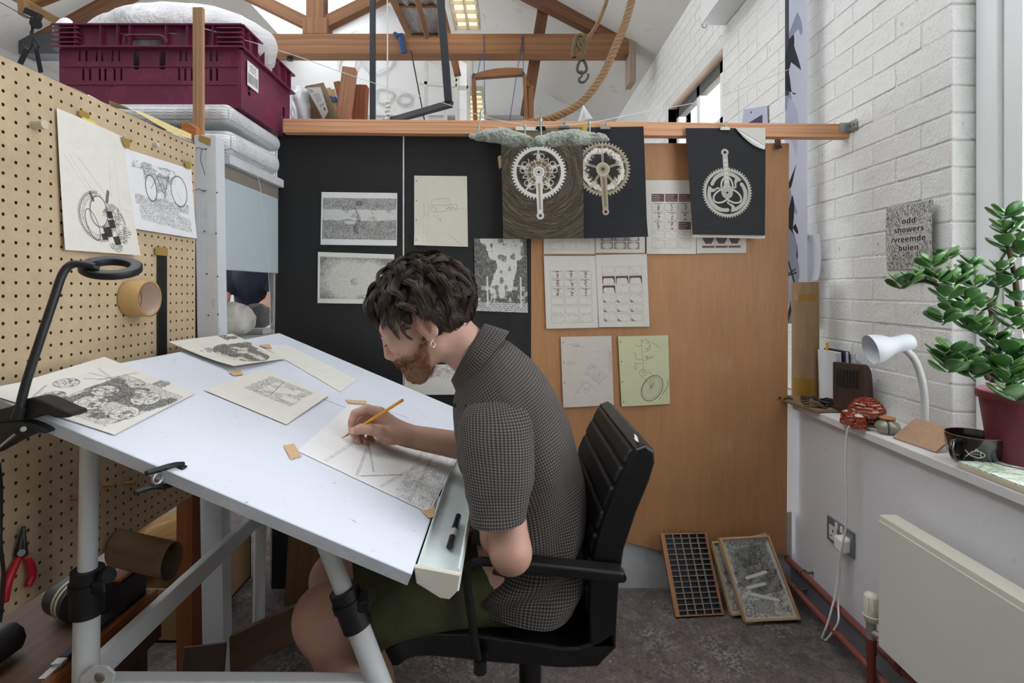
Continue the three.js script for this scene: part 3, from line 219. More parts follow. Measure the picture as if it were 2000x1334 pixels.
D.cog3 = cvs(760, 1060, (x, w, h) => { const r = rng(23); bg(x, w, h, '#26272a'); strokesRound(x, w, h, r, w * 0.5, h * 1.4, ['#2d2f33', '#1f2023', '#33353a', '#2a2b2e'], 900); const cx = 0.495 * w, cy = 0.605 * h, c = '#b9b5aa'; cog(x, cx, cy, 236, 252, 56, c); disc(x, cx, cy, 212, 212, '#232426'); const arm = (k) => { x.save(); x.translate(cx, cy); x.rotate(k * 2.0944); x.strokeStyle = c; x.lineWidth = 36; x.beginPath(); x.arc(0, -30, 158, 3.5, 5.6); x.stroke(); x.lineWidth = 30; x.beginPath(); x.arc(-30, 20, 158, 1.75, 3.1); x.stroke(); x.fillStyle = c; x.beginPath(); x.moveTo(-190, -70); x.quadraticCurveTo(-150, -20, -110, -46); x.quadraticCurveTo(-96, -62, -74, -48); x.quadraticCurveTo(-70, -16, -92, -14); x.quadraticCurveTo(-80, -40, -100, -36); x.quadraticCurveTo(-140, 10, -186, -10); x.fill(); x.restore(); }; for (let k = 0; k < 3; k++) arm(k); for (let k = 0; k < 3; k++) { x.save(); x.translate(cx, cy); x.rotate(k * 2.0944); x.strokeStyle = '#c6c3b9'; x.lineWidth = 17; x.beginPath(); x.ellipse(0, -62, 58, 96, 0, 0, 6.28); x.stroke(); x.strokeStyle = '#2a2a2b'; x.lineWidth = 2; x.beginPath(); x.ellipse(0, -62, 67, 105, 0, 0, 6.28); x.stroke(); x.restore(); } crank(x, cx, cy - 40, cx - 10, cy - 400, 30, 24, c); for (let i = 0; i < 6; i++) { x.fillStyle = '#d0ccbf'; x.fillRect(cx - 20 + i, cy - 330 + i * 42, 30, 22); } disc(x, cx, cy, 58, 58, c); ring(x, cx, cy, 44, 44, 3, 0.5); ring(x, cx, cy, 28, 28, 3, 0.5); x.save(); x.translate(cx, cy); x.rotate(0.785); x.fillStyle = '#26262a'; x.fillRect(-11, -11, 22, 22); x.restore(); disc(x, cx - 10, cy - 400, 36, 36, c); disc(x, cx - 10, cy - 400, 15, 15, '#1f1f22'); });
// drawings lying on the table
D.cogsInk = cvs(1000, 760, (x, w, h) => { const r = rng(31); paperTone(x, w, h, '#e0ddd5', r); const cogs = [[0.2, 0.3, 0.09, 0.06], [0.28, 0.55, 0.13, 0.1], [0.5, 0.48, 0.11, 0.09], [0.6, 0.78, 0.14, 0.1], [0.3, 0.83, 0.12, 0.09], [0.76, 0.55, 0.08, 0.06], [0.42, 0.2, 0.09, 0.07]]; ink(x, w, h, r, 120000, (u, v) => { for (const [a, b, p, q] of cogs) if (Math.hypot((u - a) / p, (v - b) / q) < 1) return fbm(u * 30, v * 30) > 0.62 ? 0.6 : 0.06; const band = v > 0.36 && v < 0.98 && u > 0.06 && v - u * 0.18 < 0.86 && u < 0.86; return band ? (fbm(u * 6, v * 6) > 0.47 ? 0.75 : 0.16) : (u > 0.86 && Math.abs(v - 0.68) < 0.05 ? 0.5 : 0.001); }, 7, 1.1, 0.6); for (const [a, b, p, q] of cogs) { for (let i = 0; i < 60; i++) { const t = i / 60 * 6.28; line(x, [[(a + p * Math.cos(t)) * w, (b + q * Math.sin(t)) * h], [(a + p * 1.08 * Math.cos(t)) * w, (b + q * 1.08 * Math.sin(t)) * h]], 3, 0.7); } ring(x, a * w, b * h, p * w, q * h, 2, 0.7); ring(x, a * w, b * h, p * w * 0.72, q * h * 0.72, 2.4, 0.75); ring(x, a * w, b * h, p * w * 0.3, q * h * 0.3, 2, 0.7); for (let i = 0; i < 5; i++) { const t = i * 1.257; line(x, [[a * w, b * h], [(a + p * 0.7 * Math.cos(t)) * w, (b + q * 0.7 * Math.sin(t)) * h]], 3, 0.65); } } for (const q of [[0.55, 0.22, 0.7, 0.36], [0.7, 0.36, 0.78, 0.14], [0.6, 0.3, 0.95, 0.4], [0.72, 0.4, 0.66, 0.16], [0.1, 0.24, 0.3, 0.14]]) { wob(x, r, [[q[0] * w, q[1] * h], [q[2] * w, q[3] * h]], 4, 0.6); wob(x, r, [[q[0] * w + 12, q[1] * h + 4], [q[2] * w + 12, q[3] * h + 4]], 2, 0.6); } });
D.gearsInk = cvs(900, 600, (x, w, h) => { const r = rng(32); paperTone(x, w, h, '#dfdace', r); ink(x, w, h, r, 60000, (u, v) => { const n = fbm(u * 8, v * 8), a = Math.hypot((u - 0.55) / 0.36, (v - 0.62) / 0.34) < 1 ? (n > 0.42 ? 0.8 : 0.1) : 0, b = u > 0.72 && v < 0.55 && n > 0.5 ? 0.7 : 0, c = u < 0.3 && v < 0.5 && n > 0.6 ? 0.4 : 0; return Math.max(a, b, c, 0.001); }, 7, 1.3, 0.7); for (const [a, b, p] of [[0.62, 0.72, 60], [0.5, 0.45, 70], [0.35, 0.6, 80], [0.78, 0.4, 60]]) { ring(x, a * w, b * h, p, p * 0.7, 5, 0.75); ring(x, a * w, b * h, p * 0.6, p * 0.4, 3, 0.7); } });
D.frameInk = cvs(900, 640, (x, w, h) => { const r = rng(33); paperTone(x, w, h, '#e3dfd6', r); ink(x, w, h, r, 26000, (u, v) => { if (u < 0.36 || u > 0.9 || v < 0.2 || v > 0.82) return 0; const n = fbm(u * 12, v * 12); return (v < 0.34 || u > 0.82 || u < 0.44) ? 0.6 : n > 0.56 ? 0.6 : 0.06; }, 7, 1.2, 0.6); for (const q of [[0.38, 0.3, 0.7, 0.78], [0.5, 0.25, 0.42, 0.75], [0.64, 0.3, 0.86, 0.7], [0.45, 0.5, 0.88, 0.4]]) { wob(x, r, [[q[0] * w, q[1] * h], [q[2] * w, q[3] * h]], 5, 0.55); wob(x, r, [[q[0] * w + 14, q[1] * h], [q[2] * w + 14, q[3] * h]], 2, 0.55); } });
D.faint = cvs(800, 560, (x, w, h) => { const r = rng(34); paperTone(x, w, h, '#e4e1d8', r); ink(x, w, h, r, 700, (u, v) => Math.hypot((u - 0.5) / 0.24, (v - 0.55) / 0.2) < 1 && fbm(u * 12, v * 12) > 0.5 ? 0.6 : 0, 16, 1, 0.35); });
D.current = cvs(900, 640, (x, w, h) => { const r = rng(35); paperTone(x, w, h, '#ecebe9', r); const st = (a, b, c, d, wd = 16, k = 260) => { for (let i = 0; i < k; i++) { const t = r(), p = mix(a, c, t) * w + (r() - 0.5) * wd, q = mix(b, d, t) * h + (r() - 0.5) * wd * 0.6; line(x, [[p, q], [p + (r() - 0.5) * 14, q + (r() - 0.5) * 10]], 1, 0.4); } line(x, [[a * w - wd / 2, b * h], [c * w - wd / 2, d * h]], 1.4, 0.5); line(x, [[a * w + wd / 2, b * h], [c * w + wd / 2, d * h]], 1.4, 0.5); }; st(0.29, 0.4, 0.2, 0.97, 18); st(0.34, 0.5, 0.44, 0.97, 14); st(0.31, 0.48, 0.52, 0.86, 9); st(0.62, 0.97, 0.86, 0.3, 16); st(0.46, 0.96, 0.7, 0.75, 8); st(0.84, 0.98, 0.82, 0.42, 16); ink(x, w, h, r, 15000, (u, v) => u > 0.72 && v > 0.28 ? (fbm(u * 14, v * 14) > 0.5 ? 0.75 : 0.14) : 0, 8, 1, 0.42); for (let i = 0; i < 26; i++) ring(x, (0.74 + r() * 0.24) * w, (0.35 + r() * 0.6) * h, 10 + r() * 20, 10 + r() * 16, 1.2, 0.45); line(x, [[0.985 * w, 0.12 * h], [0.985 * w, h]], 2, 0.5); });
D.hedge = cvs(700, 500, (x, w, h) => { const r = rng(36); paperTone(x, w, h, '#d8d5cb', r); for (let i = 0; i < 900; i++) { const a = r() * w, b = r() * h * 0.4; x.strokeStyle = `rgba(80,52,44,${0.3 + 0.4 * r()})`; x.lineWidth = 1.5; x.beginPath(); x.arc(a, b + (a / w) * 40 * r(), 5 + r() * 16, r() * 6, r() * 6 + 2.5); x.stroke(); } });
// black block-print with hand lettering
D.odd = cvs(640, 900, (x, w, h) => { const r = rng(37); bg(x, w, h, '#d8d7d2'); for (let i = 0; i < 4600; i++) { const u = r(), v = r(), t = 1.57 + Math.sin(u * 9 + v * 4) * 0.35 + (fbm(u * 5, v * 4) - 0.5) * 1.6; x.strokeStyle = 'rgba(32,31,30,0.85)'; x.lineWidth = 1.8 + r() * 1.4; x.beginPath(); x.moveTo(u * w, v * h); x.lineTo(u * w + Math.cos(t) * 22, v * h + Math.sin(t) * 22); x.stroke(); } for (const [a, b] of [[0.2, 0.85], [0.45, 0.84], [0.72, 0.82]]) { disc(x, a * w, b * h, 62, 92, 'rgba(216,215,210,0.55)', -0.25); for (let i = 0; i < 110; i++) { const t = r() * 6.28, q = Math.sqrt(r()); line(x, [[a * w + Math.cos(t) * q * 60, b * h + Math.sin(t) * q * 88], [a * w + Math.cos(t) * q * 60 + 10, b * h + Math.sin(t) * q * 88 + 16]], 3, 0.85); } } x.fillStyle = 'rgba(206,205,200,0.78)'; x.fillRect(0.36 * w, 0.2 * h, 0.32 * w, 0.12 * h); x.fillRect(0.14 * w, 0.335 * h, 0.74 * w, 0.12 * h); x.fillRect(0.06 * w, 0.475 * h, 0.88 * w, 0.12 * h); x.fillRect(0.28 * w, 0.61 * h, 0.46 * w, 0.12 * h); x.fillStyle = '#161514'; x.textAlign = 'center'; x.font = 'bold 108px sans-serif'; x.fillText('odd', 0.52 * w, 0.31 * h); x.font = 'bold 104px sans-serif'; x.fillText('showers', 0.52 * w, 0.44 * h, 0.72 * w); x.fillText('/vreemde', 0.5 * w, 0.585 * h, 0.86 * w); x.fillText('buien', 0.51 * w, 0.72 * h); });
D.rubbing = cvs(420, 900, (x, w, h) => { const r = rng(38); paperTone(x, w, h, '#c3c1b9', r); const wash = (a, pts) => { x.fillStyle = `rgba(66,66,64,${a})`; x.beginPath(); pts.forEach(([p, q]) => x.lineTo(p * w, q * h)); x.fill(); }; wash(0.3, [[0.1, 0.05], [0.92, 0.05], [0.9, 0.4], [0.1, 0.42]]); wash(0.4, [[0.2, 0.14], [0.7, 0.1], [0.62, 0.34], [0.3, 0.38]]); wash(0.45, [[0.06, 0.42], [0.94, 0.4], [0.94, 0.66], [0.5, 0.72], [0.1, 0.6]]); wash(0.3, [[0.2, 0.78], [0.7, 0.74], [0.6, 0.95], [0.3, 0.93]]); ink(x, w, h, r, 9000, (u, v) => { if (u < 0.06 || u > 0.94 || v < 0.03 || v > 0.97) return 0.05; const n = fbm(u * 5, v * 9); if (v < 0.42) return (u < 0.16 || u > 0.84 || v < 0.1 ? 0.5 : n > 0.42 ? 0.8 : 0.15); if (v < 0.75) return Math.abs(((u * 1.2 + v * 2.2) % 0.5) - 0.25) < 0.08 ? 0.08 : 0.75; return n > 0.5 ? 0.6 : 0.12; }, 12, 2, 0.55); for (const q of [[0.3, 0.5, 0.7, 0.44], [0.25, 0.62, 0.6, 0.58], [0.3, 0.7, 0.75, 0.78]]) line(x, [[q[0] * w, q[1] * h], [q[2] * w, q[3] * h]], 34, 1, 'rgba(212,210,202,0.92)'); line(x, [[0, 0.41 * h], [w, 0.4 * h]], 3, 0.5); });
D.banner = cvs(256, 2048, (x, w, h) => { const r = rng(39); bg(x, w, h, '#c3c6d4'); for (let i = 0; i < 26; i++) { x.fillStyle = ['#1f2126', '#2c2f36', '#8d93a6', '#aeb4c6'][Math.floor(r() * 4)]; const y = r() * h; x.beginPath(); x.moveTo(r() * w * 0.5, y); x.bezierCurveTo(w * r(), y + 80, w * r(), y + 160, r() * w * 0.7, y + 60 + r() * 220); x.lineTo(0, y + 120); x.fill(); } for (let i = 0; i < 12; i++) { const y = r() * h; line(x, [[r() * w * 0.5, y], [r() * w * 0.6, y + 220 * (r() - 0.3)]], 3 + r() * 9, 1, '#23252b'); } x.fillStyle = 'rgba(40,43,50,0.8)'; x.fillRect(0, 0, 40, h * 0.5); });
const mPaper = (t, o = {}) => M(0xffffff, 0.85, { map: t, side: DS, ...o });
// ---------------------------------------------------------------- partition screen behind the table
const BZ = 2.1, B = (px, py, d = BZ) => P(px, py, d);
const ribs = pix(128, 128, (u, v) => 255 * (0.5 + 0.5 * Math.sin(v * Math.PI * 2 * 16)), false);
const mBlack = M(0x161617, 0.62, { map: rep(speck, 1, 1), bumpMap: rep(ribs, 15, 15), bumpScale: 0.0004 });
function boardPoly(pts, d, t, along = 'y') { const q = pts.map(([a, b]) => P(a, b, d)), g = extr(poly(q.map((v) => [v.x, v.y])), t, 0.0006); g.translate(0, 0, -d - t); return uvm(g, along, 0, 0); }
single('black_board', 'black corrugated plastic board, left of the white joint strip', 'board', boardPoly([[543, 258], [786, 258], [786, 1150], [530, 1150]], BZ, 0.008), mBlack);
single('black_board', 'black corrugated plastic board, between the white joint strip and the plywood', 'board', boardPoly([[790, 258], [1037, 258], [1037, 1150], [790, 1150]], BZ, 0.008), mBlack);
single('joint_strip', 'thin white strip at the joint of the two black boards', 'trim', bx(P(786.6, 0, BZ).x, P(789.4, 0, BZ).x, 0.02, P(0, 262, BZ).y, -BZ - 0.006, -BZ + 0.002, 0.0008, 'y'), M(0xd2cfc8, 0.6));
single('edge_strip', 'worn pale edge strip on the left side of the black board', 'trim', rod(P(527.5, 1140, BZ), P(539.5, 262, BZ), 0.0022, 0.0022, 6), M(0xb9b5ad, 0.7));
const plyTex = mir(pix(1024, 1024, (u, v) => { const w = tf(u, v, 3, 3, 205), k = tn((u + 0.02 * w) * 60, v * 3, 60, 209), f = tn(u * 256, v * 20, 256, 203), b = tf(u, v, 3, 3, 214), s = 0.86 + 0.045 * k + 0.055 * f + 0.12 * (b - 0.5); const st = clamp((tf(u, v, 7, 4, 219) - 0.66) * 5) * 0.14; return [196 * s + 40 * st, 142 * s + 80 * st, 95 * s + 100 * st]; }));
single('plywood_board', 'large orange plywood board pinned with storyboards', 'board', boardPoly([[1036, 280], [1541, 280], [1536, 1083], [1500, 1081], [1420, 1083], [1340, 1082], [1290, 1076], [1255, 1066], [1215, 1057], [1150, 1050], [1036, 1050]], BZ + 0.002, 0.012, 'x'), M(0xffffff, 0.55, { map: rep(plyTex, 0.9, 0.9) }));
single('white_backing_board', 'pale grey board standing on the floor below the plywood', 'board', boardPoly([[1030, 1035], [1546, 1000], [1546, 1152], [1030, 1152]], BZ + 0.018, 0.012), M(0xc9cacb, 0.6, { map: rep(speck, 1, 1) }));
const pineTex = cvs(2048, 256, (x, w, h) => { const r = rng(51); bg(x, w, h, '#dca67e'); for (let i = 0; i < 70; i++) { const y = r() * h, a = r() * 20, k = 0.001 + r() * 0.004; x.strokeStyle = `rgba(${150 + r() * 30},${90 + r() * 20},50,${0.12 + r() * 0.25})`; x.lineWidth = 1 + r() * 4; x.beginPath(); for (let q = 0; q <= w; q += 20) x.lineTo(q, y + Math.sin(q * k + i) * a); x.stroke(); } for (const [kx, ky] of [[0.16, 0.4], [0.43, 0.6], [0.5, 0.5], [0.77, 0.35], [0.9, 0.6]]) for (let q = 0; q < 9; q++) { x.strokeStyle = `rgba(140,74,38,${0.5 - q * 0.05})`; x.lineWidth = 3; x.beginPath(); x.ellipse(kx * w, ky * h, 8 + q * 12, 5 + q * 6, 0, 0, 6.28); x.stroke(); } });
const mPine = M(0xffffff, 0.6, { map: rep(pineTex, 0.45, 5) });
mir(pineTex); mir(mPine.map);
const BT = 2.075;
single('batten', 'long pine batten across the top of the partition', 'batten', bar(P(556, 248, BT), P(1660, 258, BT), 0.054, 0.04, 0.003, V(0, 0, 1)), mPine);
{ const t = thing('angle_bracket', 'zinc angle bracket fixing the batten end to the brick wall', 'bracket'), c = P(1655, 252, BT), m = M(0xaab0b0, 0.4, { metalness: 0.8 }); part(t, 'plate', box(0.003, 0.036, 0.05, 0.001).translate(1.317, c.y, c.z + 0.046), m); part(t, 'plate', box(0.034, 0.036, 0.003, 0.001).translate(1.302, c.y, c.z + 0.0225), m); for (const k of [0.035, 0.06]) part(t, 'screw', rod(V(1.317, c.y, c.z + k), V(1.3145, c.y, c.z + k), 0.005, 0.004, 10), M(0x6d7273, 0.4, { metalness: 0.8 })); done(t); }
{ const t = thing('hinge', 'small rusty hinge with a dangling catch under the batten', 'hinge'), a = P(1519, 275, BZ - 0.005), m = M(0x6e4b34, 0.6, { metalness: 0.5 }); part(t, 'leaf', box(0.024, 0.03, 0.003, 0.001).translate(a.x, a.y, a.z), m); part(t, 'leaf', box(0.022, 0.018, 0.003, 0.001).rotateZ(0.4).rotateX(-0.5).translate(a.x, a.y - 0.026, a.z + 0.008), M(0x3d4146, 0.5, { metalness: 0.5 })); for (const s of [-1, 1]) part(t, 'screw', rod(V(a.x + s * 0.006, a.y, a.z), V(a.x + s * 0.006, a.y, a.z + 0.004), 0.003, 0.002, 8), M(0xb8b0a0, 0.4, { metalness: 0.7 })); done(t); }
// sheets pinned to the partition: corners as measured, top left, top right, bottom right, bottom left
function pinned(name, label, cs, tex, d, group, cat = 'drawing', lift = (u, v) => 0.002 * Math.sin(u * 5) * v, m) { const q = cs.map(([a, b]) => P(a, b, d)); return single(name, label, cat, paper(q[0], q[1], q[2], q[3], lift, 12), m || mPaper(tex), group); }
const sheetZ = BZ - 0.006;
pinned('landscape_print', 'grey print of a column of water in a field, upper left on the black board', [[628, 375], [776, 377], [775, 480], [626, 478]], D.splash, sheetZ);
pinned('landscape_print', 'grey print of a pale burst with a dark figure, the lower print', [[621, 492], [770, 497], [770, 594], [620, 592]], D.burst, sheetZ);
pinned('pencil_sketch', 'cream punched sheet with a faint vehicle sketch on the black board', [[809, 343], [912, 344], [914, 482], [809, 479]], D.sketchCar, sheetZ, null, 'drawing', (u, v) => (u < 0.25 && v > 0.85 ? (v - 0.85) * 0.05 : 0));
pinned('ink_drawing', 'dense black ink drawing of steam rising over a brick wall', [[926, 466], [1028, 466], [1031, 611], [929, 607]], D.steam, sheetZ);
pinned('hedge_drawing', 'drawing with brown scribbled hedge low on the black board behind the man', [[790, 712], [905, 712], [905, 771], [790, 771]], D.hedge, sheetZ);
pinned('storyboard_page', 'storyboard page with three faint panels, below the brown chainring painting', [[1061, 400], [1162, 400], [1163, 496], [1062, 496]], D.story4, sheetZ + 0.002, 'storyboard pages');
pinned('storyboard_page', 'storyboard page with three round panels, below the middle chainring painting', [[1163, 400], [1259, 400], [1260, 494], [1163, 494]], D.story5, sheetZ + 0.001, 'storyboard pages');
pinned('storyboard_page', 'storyboard page with dark banded panels between two chainring paintings', [[1261, 352], [1362, 352], [1360, 496], [1263, 496]], D.story3, sheetZ, 'storyboard pages');
pinned('storyboard_page', 'storyboard page with dark funnel panels, below the right chainring painting', [[1360, 360], [1456, 360], [1458, 494], [1361, 495]], D.story6, sheetZ + 0.001, 'storyboard pages');
pinned('storyboard_page', 'storyboard page of standing figures, lower left of the pair on plywood', [[1062, 500], [1166, 500], [1169, 640], [1067, 642]], D.story1, sheetZ, 'storyboard pages');
pinned('storyboard_page', 'storyboard page with dark arched panels, lower right of the pair on plywood', [[1163, 498], [1263, 496], [1269, 638], [1170, 639]], D.story2, sheetZ - 0.001, 'storyboard pages');
pinned('pencil_sketch', 'grey punched sheet with a pencil sketch of a raft on plywood', [[1095, 658], [1194, 656], [1199, 791], [1100, 796]], D.raft, sheetZ);
pinned('ink_sketch', 'pale green punched sheet with an ink sketch of a wheel', [[1207, 657], [1305, 655], [1309, 789], [1214, 794]], D.wheelSketch, sheetZ);
// paintings hang in front of the batten
const hangZ = BT - 0.028;
pinned('chainring_painting', 'brown brushed painting of a white chainring and crank arm', [[978, 252], [1137, 249], [1140, 466], [983, 467]], D.cog1, hangZ - 0.004, 'chainring paintings', 'painting', (u, v) => 0.006 * Math.sin(v * 3) + 0.004 * u);
pinned('chainring_painting', 'black painting of a rusty five-spoke chainring, middle of three', [[1132, 249], [1257, 247], [1264, 463], [1140, 466]], D.cog2, hangZ, 'chainring paintings', 'painting', (u, v) => 0.004 * Math.sin(v * 3) + (v > 0.85 ? (v - 0.85) * 0.1 * u : 0));
{ const t = thing('chainring_painting', 'black painting of a silver chainring with interlaced arms and curled corner', 'painting', 'chainring paintings'), q = [[1338, 251], [1494, 251], [1493, 460], [1352, 458]].map(([a, b]) => P(a, b, hangZ));
  part(t, 'backing_sheet', paper(...[[1342, 250], [1495, 250], [1494, 466], [1354, 463]].map(([a, b]) => P(a, b, hangZ + 0.004)), () => 0), M(0xdcd8cf, 0.85, { side: DS }));
  const wv = (u, v) => 0.0045 + 0.0012 * Math.sin(v * 3 + u) + 0.001 * Math.sin(u * 7); const nn = V(0, 0, 1);
  // the sheet with its top right corner turned over along a fold
  const front = sheet((u, v) => { const a = q[0].clone().lerp(q[1], u), b = q[3].clone().lerp(q[2], u), w = 1 - v; const cut = u > 0.62 ? (u - 0.62) / 0.38 * 0.17 : 0, ww = Math.max(w, cut * 1.0); return a.lerp(b, ww).addScaledVector(nn, wv(u, ww) + (w < cut ? 0.002 : 0)); }, 26, 30, (u, v) => { const w = 1 - v, cut = u > 0.62 ? (u - 0.62) / 0.38 * 0.17 : 0; return [u, 1 - Math.max(w, cut)]; });
  part(t, 'sheet', front, mPaper(D.cog3)); const a = P(1434, 251, hangZ - 0.004), b = P(1494, 286, hangZ - 0.004), c = P(1484, 278, hangZ - 0.03);
  part(t, 'curled_corner', sheet((u, v) => { const e = a.clone().lerp(b, u), k = 0.008 * Math.sin(u * 3.14); const out = Math.sin(u * 2.4) * 0.024; return e.add(V(-out * 0.35 * v, -out * v * 0.9 + 0, 0.004 + k * Math.sin(v * 3.14) + 0.006 * v)); }, 10, 6), M(0xe6e4e2, 0.8, { side: DS })); done(t); }
function clip(px, py, label, colour) { const t = thing('binder_clip', label, 'clip', 'clips on the batten'), c = P(px, py, hangZ - 0.012), m = M(colour, 0.35, { metalness: 0.85 }); part(t, 'jaw', extr(poly([[-0.018, -0.006], [0.018, -0.006], [0.018, 0.0], [0.013, 0.006], [-0.013, 0.006], [-0.018, 0]]), 0.012, 0.001).translate(c.x, c.y, c.z - 0.01), m); part(t, 'handle', tube([V(-0.008, 0.005, 0), V(-0.007, 0.018, 0.003), V(0, 0.024, 0.004), V(0.007, 0.018, 0.003), V(0.008, 0.005, 0)].map((v) => v.add(c)), 0.0016, 20, 6), M(0xb4b6b6, 0.3, { metalness: 0.9 })); part(t, 'rivet', rod(c.clone().add(V(0, 0.012, 0)), c.clone().add(V(0, 0.012, 0.005)), 0.004, 0.003, 10), m); done(t); }
clip(1182, 249, 'silver bulldog clip on the middle chainring painting', 0xb2b4b2); clip(1416, 251, 'pale bulldog clip at the top of the right chainring painting', 0x9aa094); clip(1056, 250, 'black bulldog clip behind the clay clouds', 0x28292a); clip(1102, 247, 'grey flat clip beside the clay clouds', 0x8f918f);
single('paper_scrap', 'small white paper strip tucked at the top of the brown painting', 'paper', paper(...[[1007, 247], [1050, 248], [1050, 255], [1007, 254]].map(([a, b]) => P(a, b, hangZ - 0.012))), M(0xe6e0da, 0.8, { side: DS }));
single('tape_piece', 'mustard tape at the top of the middle chainring painting', 'tape', paper(...[[1122, 244], [1150, 243], [1146, 257], [1130, 253]].map(([a, b]) => P(a, b, hangZ - 0.006))), M(0xb99a4a, 0.6, { side: DS }));
single('tape_piece', 'torn clear tape holding the left edge of the brown painting', 'tape', paper(...[[972, 306], [984, 300], [986, 322], [975, 330]].map(([a, b]) => P(a, b, hangZ - 0.006))), M(0x9d8862, 0.5, { side: DS }));
// clay clouds hung from bolts on a string
{ const clay = M(0xa9b0a2, 0.55, { map: rep(speck, 3, 3), bumpMap: rep(lump, 5, 5), bumpScale: 0.004 });
  const cloud = (label, x0, x1, y0, y1, d, lumps, seed, bolts) => { const t = thing('clay_cloud', label, 'sculpture', 'clay clouds'); const a = P(x0, y0, d), b = P(x1, y1, d), r = rng(seed); const bl = []; const n = lumps; for (let i = 0; i < n; i++) { const s = i / (n - 1), k = Math.sin(Math.PI * clamp(s * 0.92 + 0.04)); bl.push([V(mix(a.x, b.x, s), mix(a.y, b.y, s) + k * 0.012 + r() * 0.006 * k, mix(a.z, b.z, s) + (r() - 0.5) * 0.03), 0.006 + k * (0.012 + 0.012 * r())]); }
    const lo = V(Math.min(a.x, b.x) - 0.04, Math.min(a.y, b.y) - 0.05, -d - 0.07), hi = V(Math.max(a.x, b.x) + 0.04, Math.max(a.y, b.y) + 0.07, -d + 0.07);
    part(t, 'cloud', nets((x, y, z) => { let q = 1; for (const [c, rad] of bl) q = smin(q, Math.hypot((x - c.x) * 0.8, y - c.y, (z - c.z) * 0.8) - rad, 0.012); return q + 0.016 * (Math.abs(fbm(x * 55, y * 75, z * 50, 3) - 0.5) - 0.12); }, lo, hi, 0.0034), clay);
    for (const [p0, q0, p1, q1] of bolts) { const u = P(p0, q0, d), v = P(p1, q1, d); part(t, 'bolt', rod(u, v, 0.0033, 0.0033, 8), M(0x9fb3b5, 0.35, { metalness: 0.8 })); part(t, 'nut', rod(u.clone().lerp(v, 0.12), u.clone().lerp(v, 0.22), 0.0065, 0.0065, 6), M(0xc6ccca, 0.3, { metalness: 0.8 })); } done(t); };
  cloud('grey-green clay cloud hanging over the black board, the left one', 922, 1052, 268, 283, 1.93, 14, 61, [[941, 212, 932, 268], [1024, 240, 1027, 278]]);
  cloud('grey-green clay cloud hanging over the chainring paintings, the right one', 1034, 1186, 282, 272, 1.90, 17, 62, [[1056, 228, 1057, 272], [1151, 236, 1152, 262]]); }
// ---------------------------------------------------------------- drawing table
const TH = V(-0.86, EYE - 0.162, 0), TL = V(-0.158, EYE - 0.46, 0), ZN = 0.853, ZF = 1.964;   // high edge, low edge (x, y), near and far depth
const TS = (TH.y - TL.y) / (TL.x - TH.x), tDir = V(TL.x - TH.x, TL.y - TH.y, 0).normalize(), tNor = V(-tDir.y, tDir.x, 0);
const T = (px, py, h = 0.0012) => { const a = (px - VX) / FOC, b = (py - VY) / FOC, d = (EYE - TH.y - TS * TH.x) / (b - TS * a); return P(px, py, d).addScaledVector(tNor, h); };
const mTop = M(0xe3e7f0, 0.5, { map: rep(pix(512, 512, (u, v) => { const s = tf(u, v, 60, 3, 301), a = tf(u, v, 4, 3, 305); return 246 + 9 * a - (s > 0.83 ? (s - 0.83) * 700 : 0); }), 1.3, 1.3) });
const mTube = M(0xd7dadb, 0.4), mBlackPl = M(0x141415, 0.5), mSteel = M(0xa9a9a6, 0.35, { metalness: 0.85 });
